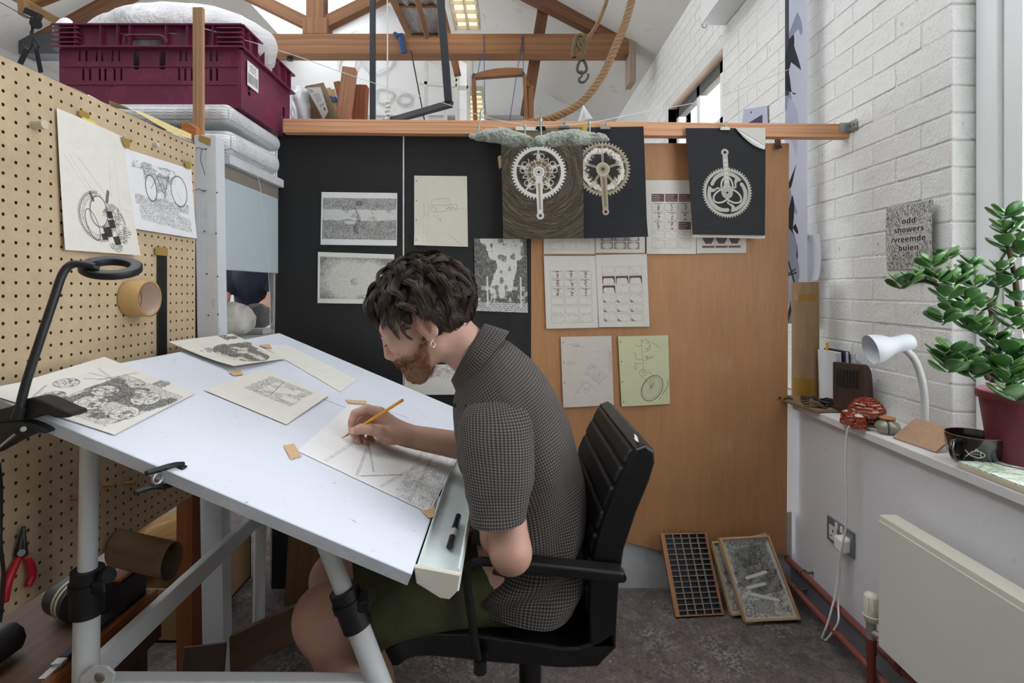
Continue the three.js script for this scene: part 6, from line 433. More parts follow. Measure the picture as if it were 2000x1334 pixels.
// dark glazed mug
{ const t = thing('stoneware_mug', 'wide dark glazed mug with a white fish motif', 'mug'), c = V(1.205, SILL, -1.37), dk = MP(0x1f1a1a, 0.18, { clearcoat: 1, clearcoatRoughness: 0.1 }); part(t, 'body', lathe([[0, 0.003], [0.034, 0.0], [0.05, 0.012], [0.057, 0.03], [0.0595, 0.05], [0.061, 0.074], [0.0585, 0.075], [0.056, 0.05], [0.052, 0.03], [0.042, 0.014], [0, 0.01]], 44).translate(c.x, c.y, c.z), dk); part(t, 'rim', new THREE.TorusGeometry(0.0598, 0.0014, 8, 44).rotateX(Math.PI / 2).translate(c.x, c.y + 0.0745, c.z), M(0x6d4a30, 0.3)); part(t, 'handle', taper([V(-0.054, 0.062, 0.02), V(-0.082, 0.064, 0.034), V(-0.092, 0.045, 0.04), V(-0.08, 0.024, 0.034), V(-0.052, 0.018, 0.02)].map((v) => v.add(c)), () => 0.0055, 24, 10), dk);
  const fish = []; const A = (u, v) => { const th = 2.55 - u, R0 = 0.0603; return V(c.x - Math.sin(th - 1.57) * 0 + Math.cos(th) * R0, c.y + v, c.z + Math.sin(th) * R0); }; const ln = (pts) => fish.push(tube(pts.map(([u, v]) => A(u, v)), 0.0009, 16, 5)); ln([[0.1, 0.034], [0.25, 0.043], [0.45, 0.044], [0.62, 0.036], [0.45, 0.028], [0.25, 0.03], [0.1, 0.034]]); ln([[0.1, 0.034], [-0.02, 0.043]]); ln([[0.1, 0.034], [0.0, 0.026]]); ln([[0.3, 0.044], [0.34, 0.049], [0.42, 0.044]]); ln([[0.5, 0.043], [0.47, 0.036], [0.5, 0.03]]); for (let k = 0; k < 5; k++) ln([[0.2 + k * 0.05, 0.036], [0.215 + k * 0.05, 0.037]]); part(t, 'fish_motif', fish, M(0xd8d4c6, 0.5), 'white painted fish'); done(t); }
single('green_book', 'pale book with green stripes lying on the sill edge', 'book', (() => { const g = bx(1.128, 1.25, SILL + 0.001, SILL + 0.014, -1.33, -1.12, 0.001); return g; })(), M(0xd8ccb2, 0.7)); 
{ const g = cvs(512, 512, (x, w, h) => { bg(x, w, h, '#e4e8de'); const r = rng(3); for (let i = 0; i < 60; i++) line(x, [[r() * w, r() * h], [r() * w, r() * h]], 4 + r() * 8, 1, ['#7fa86a', '#4d8a52', '#b9cf8a', '#8fb9b0', '#e2e6da'][i % 5]); }); single('magazine', 'green striped magazine cover on the pale book', 'magazine', bx(1.13, 1.249, SILL + 0.0145, SILL + 0.017, -1.329, -1.122, 0).translate(0, 0, 0), (() => { const m = M(0xffffff, 0.5, { map: g }); g.wrapS = g.wrapT = THREE.RepeatWrapping; g.repeat.set(8, 8); return m; })()); }
// white desk lamp
{ const t = thing('desk_lamp', 'white desk lamp with a bell shade on a ribbed gooseneck', 'lamp'), m = MP(0xdde2e6, 0.3), o = (a, b, d) => P(a, b, d); const neck = curve([o(1806, 822, 1.6), o(1806, 780, 1.6), o(1800, 740, 1.6), o(1788, 705, 1.6), o(1771, 684, 1.6)]); part(t, 'gooseneck', bumpTube(neck, 0.0098, 64), M(0xd9dcda, 0.4)); const b0 = o(1806, 822, 1.6); part(t, 'base', lathe([[0, 0], [0.03, 0], [0.032, 0.006], [0.028, 0.012], [0.012, 0.018], [0, 0.018]], 36).translate(b0.x, SILL, b0.z), m);
  const s0 = o(1784, 666, 1.6), s1 = o(1700, 683, 1.615), ax = s1.clone().sub(s0), L = ax.length(), sh = lathe([[0, 0], [0.02, 0.002], [0.0255, 0.012], [0.025, 0.045], [0.026, 0.062], [0.034, L * 0.62], [0.043, L * 0.82], [0.046, L], [0.0445, L], [0.041, L * 0.8], [0.03, L * 0.58], [0.02, 0.05], [0, 0.045]], 40).applyQuaternion(new THREE.Quaternion().setFromUnitVectors(V(0, 1, 0), ax.clone().normalize())).translate(s0.x, s0.y, s0.z); part(t, 'shade', sh, m); part(t, 'collar', rod(o(1771, 685, 1.6), o(1766, 676, 1.6), 0.0125, 0.015, 16), m); done(t); }
// jade plant
{ const t = thing('jade_plant', 'leafy jade plant in a dusky red pot', 'plant'), c = V(1.285, SILL, -1.33), r = rng(123); const potM = M(0x7c3540, 0.55, { map: rep(speck, 2, 2) }); part(t, 'saucer', lathe([[0, 0.0], [0.085, 0.0], [0.098, 0.012], [0.1, 0.018], [0.096, 0.018], [0.084, 0.006], [0, 0.006]], 44).translate(c.x + 0.02, c.y, c.z), MP(0x20242e, 0.3)); const cx = c.x + 0.02; const pot = part(t, 'pot', lathe([[0, 0.008], [0.07, 0.008], [0.074, 0.02], [0.094, 0.172], [0.1, 0.172], [0.101, 0.19], [0.097, 0.192], [0.09, 0.168], [0, 0.166]], 48).translate(cx, c.y, c.z), potM); part(pot, 'soil', lathe([[0, 0.168], [0.09, 0.168]], 24).translate(cx, c.y, c.z), M(0x3b2d22, 0.95, { side: DS, bumpMap: rep(lump, 8, 8), bumpScale: 0.01 }));
  const bark = M(0x7d5f4c, 0.85, { bumpMap: rep(lump, 10, 10), bumpScale: 0.006 }), green = M(0x4a6a3a, 0.6); const Q = (a, b, d) => P(a, b, d); const d0 = 1.33;
  const stems = [[[1945, 745, 1.33], [1935, 680, 1.32], [1940, 640, 1.33], [1938, 600, 1.34], [1915, 578, 1.33], [1880, 572, 1.31], [1840, 560, 1.3], [1800, 548, 1.3], [1762, 562, 1.3]], [[1958, 745, 1.35], [1990, 690, 1.33], [2010, 660, 1.32], [1990, 600, 1.32], [1982, 540, 1.31], [1968, 480, 1.3], [1960, 430, 1.3]], [[1930, 740, 1.31], [1905, 690, 1.28], [1880, 700, 1.27], [1845, 712, 1.27]], [[1938, 600, 1.34], [1948, 565, 1.33], [1950, 520, 1.33], [1975, 480, 1.32], [1998, 455, 1.32]], [[1920, 610, 1.32], [1890, 632, 1.3], [1865, 620, 1.29], [1840, 635, 1.29]], [[1950, 740, 1.3], [1968, 720, 1.25], [1975, 745, 1.22], [1985, 780, 1.2]], [[1935, 660, 1.3], [1950, 690, 1.26], [1960, 650, 1.25], [1985, 630, 1.25]], [[1880, 572, 1.31], [1862, 540, 1.3], [1850, 520, 1.29]], [[1905, 690, 1.28], [1890, 725, 1.25], [1905, 745, 1.24]]];
  const wd = [0.0125, 0.011, 0.006, 0.006, 0.005, 0.006, 0.006, 0.004, 0.005]; stems.forEach((s, i) => part(t, i < 3 ? 'trunk' : 'stem', taper(s.map((p) => Q(...p)), (k) => wd[i] * (1 - 0.72 * k), 24, 8), i < 3 ? bark : green));
  // thick oval leaves in opposite pairs
  const leaf = new THREE.SphereGeometry(1, 12, 8); { const p = leaf.attributes.position; for (let i = 0; i < p.count; i++) { const x = p.getX(i), y = p.getY(i), z = p.getZ(i), u = (x + 1) / 2; const w = 0.4 * (0.35 + 0.9 * Math.pow(u, 0.7)) ; p.setXYZ(i, u, y * 0.085 + 0.12 * u * u - 0.02, z * w * (0.6 + 0.4 * u)); } leaf.computeVertexNormals(); }
  const lm = [MP(0x47763a, 0.3, { clearcoat: 0.2 }), MP(0x558646, 0.3, { clearcoat: 0.2 }), MP(0x386430, 0.3, { clearcoat: 0.2 }), MP(0x6b9a4e, 0.3, { clearcoat: 0.2 })]; let n = 0;
  const put = (p, dir, L, m) => { if (n++ > 290) return; const o = part(t, 'leaf', leaf, m); o.position.copy(p); const X = dir.clone().normalize(), up = V((r() - 0.5) * 0.8, 1, (r() - 0.5) * 0.8), Z = X.clone().cross(up).normalize(), Y = Z.clone().cross(X); o.quaternion.setFromRotationMatrix(new THREE.Matrix4().makeBasis(X, Y, Z)); o.scale.setScalar(L); };
  const rosette = (p, ax, k, L, spread = 1) => { for (let j = 0; j < k; j++) { const a0 = j * 1.5708 + r() * 1.4, s = 1 - j * 0.13 / spread; for (const e of [0, Math.PI]) { const a = a0 + e; put(p.clone().addScaledVector(ax, -0.006 * j * 1.2 + 0.012), V(Math.cos(a), 0.15 + 0.22 * (k - j) / k * 0.8, Math.sin(a)).addScaledVector(ax, 0.35), L * (0.75 + 0.4 * r()) * (0.7 + 0.3 * Math.min(1, j * 0.6 + 0.3)), lm[j === 0 ? 3 : Math.floor(r() * 3)]); } } };
  const tips = [[1762, 562, 1.3, 0.034], [1775, 552, 1.28, 0.032], [1800, 545, 1.3, 0.036], [1818, 520, 1.29, 0.035], [1850, 505, 1.29, 0.03], [1832, 548, 1.27, 0.036], [1862, 555, 1.27, 0.037], [1880, 540, 1.29, 0.034], [1898, 520, 1.29, 0.03], [1905, 560, 1.28, 0.034], [1850, 582, 1.27, 0.04], [1888, 590, 1.27, 0.036], [1915, 605, 1.28, 0.034], [1868, 610, 1.28, 0.038], [1842, 628, 1.28, 0.036], [1890, 640, 1.27, 0.036], [1912, 650, 1.26, 0.038], [1960, 425, 1.3, 0.04], [1965, 455, 1.3, 0.04], [1975, 485, 1.3, 0.042], [1998, 450, 1.3, 0.044], [1990, 500, 1.3, 0.042], [1950, 530, 1.31, 0.032], [1952, 560, 1.31, 0.034], [1985, 545, 1.3, 0.036], [1998, 590, 1.29, 0.036], [1975, 620, 1.27, 0.036], [1985, 640, 1.25, 0.038], [1940, 665, 1.26, 0.038], [1845, 700, 1.27, 0.042], [1862, 690, 1.27, 0.042], [1880, 715, 1.26, 0.05], [1850, 725, 1.26, 0.046], [1900, 735, 1.25, 0.04], [1960, 690, 1.24, 0.042], [1972, 720, 1.22, 0.046], [1960, 745, 1.22, 0.044], [1990, 745, 1.2, 0.048], [1985, 780, 1.19, 0.046], [1925, 700, 1.27, 0.034], [1995, 690, 1.22, 0.044]];
  for (const [a, b, d, L] of tips) rosette(Q(a, b, d), V((r() - 0.6) * 0.8, 0.8, (r() - 0.3) * 0.6).normalize(), 3, L * 1.3); done(t); }
// socket, plug, cables
{ const t = thing('wall_socket', 'grey metal double wall socket', 'socket'), X = LX - 0.004, y = 0.345, z = -1.828; part(t, 'plate', box(0.008, 0.086, 0.148, 0.003, 2).translate(X, y, z), M(0x808386, 0.45, { metalness: 0.35 })); for (const dz of [-0.036, 0.036]) { part(t, 'insert', box(0.004, 0.05, 0.045, 0.001).translate(X - 0.003, y - 0.008, z + dz), M(0xdedede, 0.5)); part(t, 'switch', box(0.006, 0.022, 0.012, 0.001).translate(X - 0.005, y + 0.028, z + dz * 0.4), M(0xe9e9e9, 0.5)); for (const [a, b] of [[0, 0.008], [-0.011, -0.012], [0.011, -0.012]]) part(t, 'pin_hole', box(0.002, a ? 0.004 : 0.009, a ? 0.007 : 0.004, 0.0003).translate(X - 0.005, y - 0.008 + b, z + dz + a), M(0x1c1c1d, 0.8)); } done(t); }
{ const t = thing('mains_plug', 'white mains plug in the double socket', 'plug'), X = LX - 0.018, y = 0.335, z = -1.79; part(t, 'body', box(0.036, 0.05, 0.046, 0.01, 3).translate(X - 0.004, y, z), MP(0xeeeeee, 0.35)); part(t, 'cable', tube([V(X - 0.006, y - 0.024, z), V(X - 0.016, y - 0.1, z + 0.004), V(X - 0.03, y - 0.19, z + 0.02), V(X - 0.05, 0.1, z + 0.05), V(1.075, 0.012, -1.79), V(1.07, 0.006, -1.8), V(1.066, 0.012, -1.8), V(1.07, 0.09, -1.77), V(1.098, 0.19, -1.775), V(1.106, 0.27, -1.775), V(1.105, 0.36, -1.75), V(1.108, 0.45, -1.735), V(1.104, 0.6, -1.735), V(1.108, 0.72, -1.735), V(1.116, 0.754, -1.725), V(1.14, 0.7555, -1.70), V(1.17, 0.754, -1.66)], 0.0034, 160, 7), M(0xe4e4e2, 0.45)); done(t); }
// radiator
{ const t = thing('radiator', 'cream flat panel radiator under the window', 'radiator'), m = M(0xe6e3d6, 0.45, { map: rep(paintMap, 0.8, 0.8) }); const x0 = 1.055, x1 = 1.108, z0 = -1.512, z1 = 0.2; part(t, 'front_panel', bx(x0, x0 + 0.012, 0.178, 0.54, z0, z1, 0.004, 'z'), m); part(t, 'back_panel', bx(x1 - 0.014, x1, 0.178, 0.54, z0, z1, 0.004, 'z'), m); part(t, 'top_grille', bx(x0 + 0.002, x1 - 0.002, 0.538, 0.556, z0 + 0.002, z1, 0.003, 'z'), M(0xe6e2d2, 0.5)); part(t, 'end_cap', bx(x0 + 0.004, x1 - 0.004, 0.19, 0.54, z0 + 0.002, z0 + 0.006, 0.002), m); for (const y of [0.3, 0.46]) part(t, 'bracket', bx(x1, LX - 0.002, y, y + 0.03, -1.3, -1.28, 0.001), m); done(t); }
{ const t = thing('radiator_valve', 'cream thermostatic valve on a red pipe elbow', 'valve'), c = V(1.062, 0.2, -1.55), cr = M(0xe0dac6, 0.45); part(t, 'tail', [rod(V(1.062, 0.03, -1.55), V(1.062, 0.15, -1.55), 0.0115, 0.0115, 14), rod(V(1.062, 0.13, -1.55), V(1.062, 0.175, -1.55), 0.014, 0.014, 8)], M(0x6e2c28, 0.6)); part(t, 'body', [rod(V(1.062, 0.165, -1.55), V(1.062, 0.225, -1.55), 0.013, 0.013, 14), rod(V(1.062, 0.195, -1.55), V(1.076, 0.195, -1.513), 0.011, 0.011, 14)], M(0xa9a297, 0.4, { metalness: 0.6 })); const h = part(t, 'thermostat', lathe([[0, 0.225], [0.017, 0.225], [0.021, 0.24], [0.0215, 0.27], [0.02, 0.295], [0.015, 0.306], [0, 0.309]], 30).translate(1.062, 0, -1.55), cr); for (let k = 0; k < 10; k++) { const a = k * 0.628; part(h, 'rib', rod(V(1.062 + Math.cos(a) * 0.0212, 0.262, -1.55 + Math.sin(a) * 0.0212), V(1.062 + Math.cos(a) * 0.019, 0.3, -1.55 + Math.sin(a) * 0.019), 0.0022, 0.0018, 6), cr); } part(h, 'ring', new THREE.TorusGeometry(0.0212, 0.0018, 8, 30).rotateX(Math.PI / 2).translate(1.062, 0.243, -1.55), cr); done(t); }
const mPipe = M(0x97625a, 0.6, { map: rep(pix(256, 256, (u, v) => { const a = tf(u, v, 6, 4, 601), s = clamp((a - 0.52) * 4); return [215 + 30 * s, 180 + 60 * s, 175 + 62 * s]; }), 3, 3) });
single('heating_pipe', 'upper of two dusty red heating pipes along the floor', 'pipe', rod(V(1.112, 0.122, -2.3), V(1.112, 0.122, 1), 0.0112, 0.0112, 14), mPipe, 'red heating pipes'); single('heating_pipe', 'lower of two dusty red heating pipes along the floor', 'pipe', rod(V(1.085, 0.06, -2.3), V(1.085, 0.06, 1), 0.0112, 0.0112, 14), mPipe, 'red heating pipes');
single('pipe_collar', 'red pipe collar below the radiator valve', 'pipe fitting', rod(V(1.112, 0.122, -1.51), V(1.112, 0.122, -1.49), 0.016, 0.016, 16), M(0x6e2c28, 0.6));
for (const [x, y, l] of [[1.112, 0.122, 'metal pipe clip on the upper red pipe'], [1.085, 0.06, 'metal pipe clip on the lower red pipe']]) { const t = thing('pipe_clip', l, 'pipe clip', 'pipe clips'); part(t, 'ring', new THREE.TorusGeometry(0.0135, 0.003, 8, 20).translate(x, y, -2.0), M(0x6e665c, 0.5, { metalness: 0.5 })); part(t, 'stem', rod(V(x + 0.012, y, -2.0), V(1.15, y + 0.004, -2.0), 0.004, 0.005, 8), M(0x6e665c, 0.5, { metalness: 0.5 })); done(t); }
// type tray and framed plates leaning on the plywood
{ const t = thing('type_tray', 'wooden type tray of small dark compartments leaning on the plywood', 'tray'); const wd = wood(0xb98255, 0.65, [4, 8]); const F = (px, py) => { const d = EYE * FOC / (py - VY); return P(px, py, d); }; const bl = F(1317, 1205), br = F(1411, 1200), tl = P(1287, 1043, 2.07), tr = P(1377, 1041, 2.07); const pt = (u, v, k = 0) => { const a = bl.clone().lerp(br, u), b = tl.clone().lerp(tr, u); return a.lerp(b, v).addScaledVector(nrm, k); }; const nrm = br.clone().sub(bl).cross(tl.clone().sub(bl)).normalize(); const bb = (u0, v0, u1, v1, w, th, k) => bar(pt(u0, v0, k), pt(u1, v1, k), w, th, 0.0006, nrm); const Wd = bl.distanceTo(br), Hh = bl.distanceTo(tl);
  part(t, 'back', bb(0.5, 0.0, 0.5, 1, Wd, 0.004, 0.004), M(0x26282c, 0.8)); part(t, 'side', bb(0.045, 0, 0.045, 1, Wd * 0.09, 0.014, 0.009), wd); part(t, 'side', bb(0.98, 0, 0.98, 1, Wd * 0.04, 0.014, 0.009), wd); for (const v of [0.008, 0.992]) part(t, 'end', bb(0, v, 1, v, 0.004, 0.014, 0.009), wd); const dv = M(0x8d8178, 0.7), n = 5, rows = 15; for (let i = 1; i < n; i++) part(t, 'divider', bb(0.09 + 0.87 * i / n, 0.01, 0.09 + 0.87 * i / n, 0.99, 0.004, 0.011, 0.009), dv); for (let j = 1; j < rows; j++) part(t, 'divider', bb(0.09, j / rows, 0.96, j / rows, 0.0026, 0.0095, 0.009), dv); done(t); }
{ const F = (px, py) => P(px, py, EYE * FOC / (py - VY)); const frame = (label, bl, br, tl, tr, tex) => { const t = thing('framed_plate', label, 'framed picture', 'framed plates on the floor'), nrm = br.clone().sub(bl).cross(tl.clone().sub(bl)).normalize(), wd = wood(0xd0b184, 0.6, [4, 10]); const pt = (u, v, k = 0) => bl.clone().lerp(br, u).lerp(tl.clone().lerp(tr, u), v).addScaledVector(nrm, k); part(t, 'rail', bar(pt(-0.0, 0.005, 0.012), pt(1, 0.005, 0.012), 0.007, 0.022, 0.001, nrm), wd); part(t, 'rail', bar(pt(0, 0.995, 0.012), pt(1, 0.995, 0.012), 0.007, 0.022, 0.001, nrm), wd); part(t, 'stile', bar(pt(0.01, 0, 0.012), pt(0.01, 1, 0.012), 0.007, 0.022, 0.001, nrm), wd); part(t, 'stile', bar(pt(0.99, 0, 0.012), pt(0.99, 1, 0.012), 0.007, 0.022, 0.001, nrm), wd); part(t, 'plate', paper(pt(0.02, 0.99, 0.012), pt(0.98, 0.99, 0.012), pt(0.98, 0.01, 0.012), pt(0.02, 0.01, 0.012)), mPaper(tex)); part(t, 'backing', bar(pt(0.5, 0.01, 0.004), pt(0.5, 0.99, 0.004), bl.distanceTo(br) * 0.96, 0.003, 0, nrm), wd); done(t); };
  frame('framed grey rubbing leaning in front', F(1451, 1216).setY(0.006), F(1557, 1211).setY(0.006), P(1402, 1052, 2.02), P(1496, 1047, 2.02), D.rubbing); frame('second pale framed plate hidden mostly behind the front one', F(1437, 1218).setY(0.004).add(V(-0.004, 0, -0.045)), F(1541, 1214).setY(0.004).add(V(0, 0, -0.045)), P(1387, 1060, 2.065), P(1480, 1056, 2.065), D.rubbing); }
// ---------------------------------------------------------------- roof truss and what hangs in the hall
const TD = 5.0, TZ = -TD;
{ const t = thing('roof_truss', 'brown timber roof truss crossing the hall', 'truss'); const y0 = 3.435, y1 = 3.625, W = 0.16; part(t, 'tie_beam', bx(-4.62, 1.15, y0, y1, TZ - W, TZ, 0.004, 'x'), mTimber); part(t, 'painted_end', bx(-4.66, -3.35, y0 - 0.003, y1 + 0.003, TZ - W - 0.003, TZ + 0.003, 0.003), M(0x4b4d52, 0.7), 'dark grey painted end of the beam'); part(t, 'king_post', bx(RIDGE - 0.19, RIDGE - 0.02, y1, RY - 0.15, TZ - 0.14, TZ - 0.01, 0.004, 'y'), mTimber); part(t, 'king_post_foot', bx(RIDGE - 0.225, RIDGE + 0.02, y1, y1 + 0.16, TZ - 0.145, TZ - 0.005, 0.01, 'y'), mTimber);
  const kx = RIDGE - 0.105; part(t, 'strut', bar(V(kx - 0.08, y1 + 0.12, TZ - 0.07), V(kx - 1.3, y1 + 0.72, TZ - 0.07), 0.11, 0.1, 0.003), mTimber); part(t, 'strut', bar(V(kx + 0.08, y1 + 0.12, TZ - 0.07), V(kx + 1.3, y1 + 0.72, TZ - 0.07), 0.11, 0.1, 0.003), mTimber);
  for (const s of [1, -1]) { const e = s > 0 ? 1.1 : -4.6; part(t, 'rafter', bar(V(e, roofY(e) - 0.02, TZ - 0.07), V(RIDGE, RY - 0.12, TZ - 0.07), 0.14, 0.12, 0.003), mTimberDark); } part(t, 'wall_pad', bx(1.13, 1.19, 3.16, 3.66, TZ - W - 0.02, TZ + 0.02, 0.006, 'y'), wood(0xb7a18d, 0.8, [1, 3])); part(t, 'bolt', rod(V(-2.12, y0 - 0.03, TZ - 0.08), V(-2.12, y0, TZ - 0.08), 0.03, 0.03, 10), M(0x2b2724, 0.6)); done(t); }
single('leaning_timber', 'sloping brown timber rising behind the beam, right of the lamp', 'timber', bar(P(1027, 225, 5.22), P(1061, 18, 5.22), 0.11, 0.1, 0.004), mTimberDark); single('leaning_timber', 'thin brown timber rising behind the black metal frame', 'timber', bar(P(894, 147, 5.4), P(856, -10, 5.4), 0.07, 0.08, 0.004), mTimber);
single('side_rafter', 'light timber rafter at the upper left corner', 'timber', bar(P(-260, -167, 2.4), P(116, 44, 2.4), 0.036, 0.06, 0.003), wood(0xa87e50, 0.7, [0.8, 3])); single('side_rafter', 'broad timber brace crossing the upper left corner', 'timber', bar(P(40, 12, 2.46), P(300, -87, 2.46), 0.057, 0.036, 0.003), wood(0x8e6437, 0.7, [0.8, 3]));
single('rafter_pad', 'short timber packer above the hoist', 'timber', bar(P(48, 2, 2.36), P(50, 32, 2.36), 0.034, 0.04, 0.003), wood(0xa87e50, 0.7, [0.8, 3]));
// gable wall details
single('gable_ledge', 'white boxed ledge along the far gable wall', 'ledge', bx(-2.0, 0.2, 3.55, 3.62, -7.3, -7.12, 0.004), mFarWall); single('gable_box', 'white boxed-in duct below the far ledge', 'duct', bx(-1.95, -0.9, 2.4, 3.55, -7.3, -7.16, 0.004), mFarWall);
{ const r = rng(201), gs = []; for (const [cx, cy, s] of [[690, 85, 30], [735, 120, 34], [680, 125, 26], [750, 190, 22], [790, 195, 18]]) for (let k = 0; k < 5; k++) { const q = []; let a = r() * 6.28; for (let i = 0; i < 9; i++) { a += 0.9; q.push(P(cx + Math.cos(a) * s * (0.5 + 0.6 * r()), cy + Math.sin(a) * s * (0.4 + 0.5 * r()), 7.285)); } gs.push(tube(q, 0.0022, 50, 4)); } const w = single('wall_drawing', 'faint grey line drawing on the far gable wall', 'drawing', gs, M(0xbfc0c0, 0.9)); w.userData.kind = 'stuff'; }
// fluorescent fittings, lit
const mTubeLamp = M(0xfff6dd, 0.5, { emissive: 0xfff0cc, emissiveIntensity: 2.2 });
function fitting(label, c, L, W, ry, power) { const t = thing('fluorescent_light', label, 'ceiling light', 'fluorescent fittings'); const loc = (g) => g.rotateY(ry).translate(c.x, c.y, c.z); part(t, 'housing', loc(bx(-W / 2, W / 2, 0.0, 0.06, -L / 2, L / 2, 0.006)), M(0xd9d9d4, 0.5)); for (const s of [-1, 1]) part(t, 'lamp_tube', loc(bx(s * W * 0.22 - W * 0.16, s * W * 0.22 + W * 0.16, -0.012, 0, -L / 2 + 0.02, L / 2 - 0.02, 0.004)), mTubeLamp); for (let k = 0; k <= 8; k++) part(t, 'louvre', loc(bx(-W / 2, W / 2, -0.05, -0.012, -L / 2 + 0.01 + (L - 0.03) * k / 8, -L / 2 + 0.016 + (L - 0.03) * k / 8, 0)), M(0xe8e2cc, 0.35)); for (const s of [-1, 0, 1]) part(t, 'side_blade', loc(bx(s * W * 0.49 - 0.004, s * W * 0.49 + 0.004, -0.052, -0.012, -L / 2, L / 2, 0)), M(0xcfc9b6, 0.35)); for (const s of [-1, 1]) part(t, 'chain', loc(bx(-0.006, 0.006, 0.06, 0.5, s * L * 0.35 - 0.006, s * L * 0.35 + 0.006, 0)), M(0xb9b9b9, 0.4)); done(t); const l = new THREE.RectAreaLight(0xfff2d6, power, W, L); l.position.set(c.x, c.y - 0.056, c.z); l.rotation.set(-Math.PI / 2, 0, ry); scene.add(l); }
fitting('lit fluorescent fitting hanging at the top of the picture', V(-0.43, 3.9, -4.75), 1.3, 0.26, 0, 5); fitting('lit fluorescent fitting glimpsed through the hanging wooden frame', V(-0.43, 3.42, -6.55), 1.3, 0.26, 0, 5); fitting('lit fluorescent fitting at the top left above the crate', V(-3.2, 3.62, -3.75), 1.3, 0.26, 0.9, 5);
// foil lined reflector box
{ const t = thing('foil_reflector', 'hanging timber box lined with crinkled foil', 'reflector'), foil = M(0xd6d6d3, 0.25, { metalness: 0.6, bumpMap: rep(lump, 4, 4), bumpScale: 0.03, side: DS }), d = 4.6; const a = [P(757, -30, 3.6), P(862, -30, 3.6), P(862, 66, 4.75), P(800, 66, 4.75)]; part(t, 'foil_sheet', paper(a[0], a[1], a[2], a[3], (u, v) => 0.04 * (fbm(u * 9, v * 9, 2, 3) - 0.5), 24), foil); for (const [p, q] of [[0, 3], [1, 2]]) part(t, 'side_rail', bar(a[p].clone().add(V(0, -0.02, 0)), a[q].clone().add(V(0, -0.02, 0)), 0.05, 0.03, 0.002), mTimber); part(t, 'side_rail', bar(a[0].clone().lerp(a[1], 0.5).add(V(0, -0.03, 0)), a[3].clone().lerp(a[2], 0.55).add(V(0, -0.03, 0)), 0.04, 0.03, 0.002), mTimber); part(t, 'end_rail', bar(a[3], a[2], 0.05, 0.04, 0.002), mTimber); part(t, 'cross_rail', bar(a[0].clone().lerp(a[3], 0.35), a[1].clone().lerp(a[2], 0.35), 0.03, 0.03, 0.002), mTimber); done(t); }
// black metal frame on ropes
{ const t = thing('steel_hanger', 'black metal hanging frame above the partition', 'frame'), m = M(0x33363a, 0.5, { metalness: 0.3 }), a = P(728, 246, 2.9), b = P(876, 200, 2.4); const c = P(728, -190, 2.9), e = P(846, -190, 2.4); part(t, 'bar', bar(c, a, 0.028, 0.028, 0.002), m); part(t, 'bar', bar(e, b, 0.034, 0.03, 0.002), m); part(t, 'bar', bar(c, e, 0.028, 0.028, 0.002), m); part(t, 'cord', rod(c, V(c.x, roofY(c.x), c.z), 0.004, 0.004, 6), m); part(t, 'cord', rod(e, V(e.x - 1.02, roofY(e.x - 1.02), e.z), 0.004, 0.004, 6), m); part(t, 'bar', bar(b.clone().add(V(0.012, -0.006, 0)), a, 0.028, 0.028, 0.002), m); done(t); }
{ const t = thing('white_rope', 'thin white cord ending in a fat knotted grip', 'rope'); const a = P(756, -640, 2.75); part(t, 'cord', rod(a, P(757, 205, 2.75), 0.0035, 0.0035, 6), M(0xd8d6d2, 0.8)); const m = M(0xdedad2, 0.9); for (let k = 0; k < 5; k++) part(t, 'knot', new THREE.SphereGeometry(0.016, 12, 8).scale(1, 0.75, 1).rotateZ(0.4).translate(...P(757 + (k % 2), 201 + k * 8, 2.75).toArray()), m); done(t); }
// thick rope, twisted from three strands
function twisted(name, label, pts, rad, strands, turns, m, cat = 'rope') { const t = thing(name, label, cat), c = curve(pts), n = 260, fr = c.computeFrenetFrames(n, false); for (let s = 0; s < strands; s++) { const q = []; for (let i = 0; i <= n; i++) { const a = s / strands * 6.2832 + i / n * turns * 6.2832, p = c.getPointAt(i / n); q.push(p.addScaledVector(fr.normals[i], Math.cos(a) * rad * 0.55).addScaledVector(fr.binormals[i], Math.sin(a) * rad * 0.55)); } part(t, 'strand', new THREE.TubeGeometry(new THREE.CatmullRomCurve3(q), n * 2, rad * 0.56, 8, false), m); } done(t); return t; }
const mHemp = M(0xa88762, 0.95, { bumpMap: rep(grain, 40, 4), bumpScale: 0.003 });
twisted('thick_rope', 'thick twisted hemp rope sweeping down to the batten', [[1262, -560, 2.2], [1262, -380, 2.2], [1258, -200, 2.2], [1246, -60, 2.2], [1226, 30, 2.2], [1203, 90, 2.2], [1175, 150, 2.2], [1135, 200, 2.2], [1085, 228, 2.2], [1035, 240, 2.2], [1000, 246, 2.22]].map((p) => P(...p)), 0.0155, 3, 34, mHemp);
twisted('thin_rope', 'thinner brown rope running up from the iron hook', [[1218, -278, 3.2], [1206, -130, 3.2], [1192, -28, 3.2], [1177, 24, 3.2], [1160, 58, 3.2], [1143, 80, 3.2]].map((p) => P(...p)), 0.011, 3, 34, M(0x86704f, 0.95));
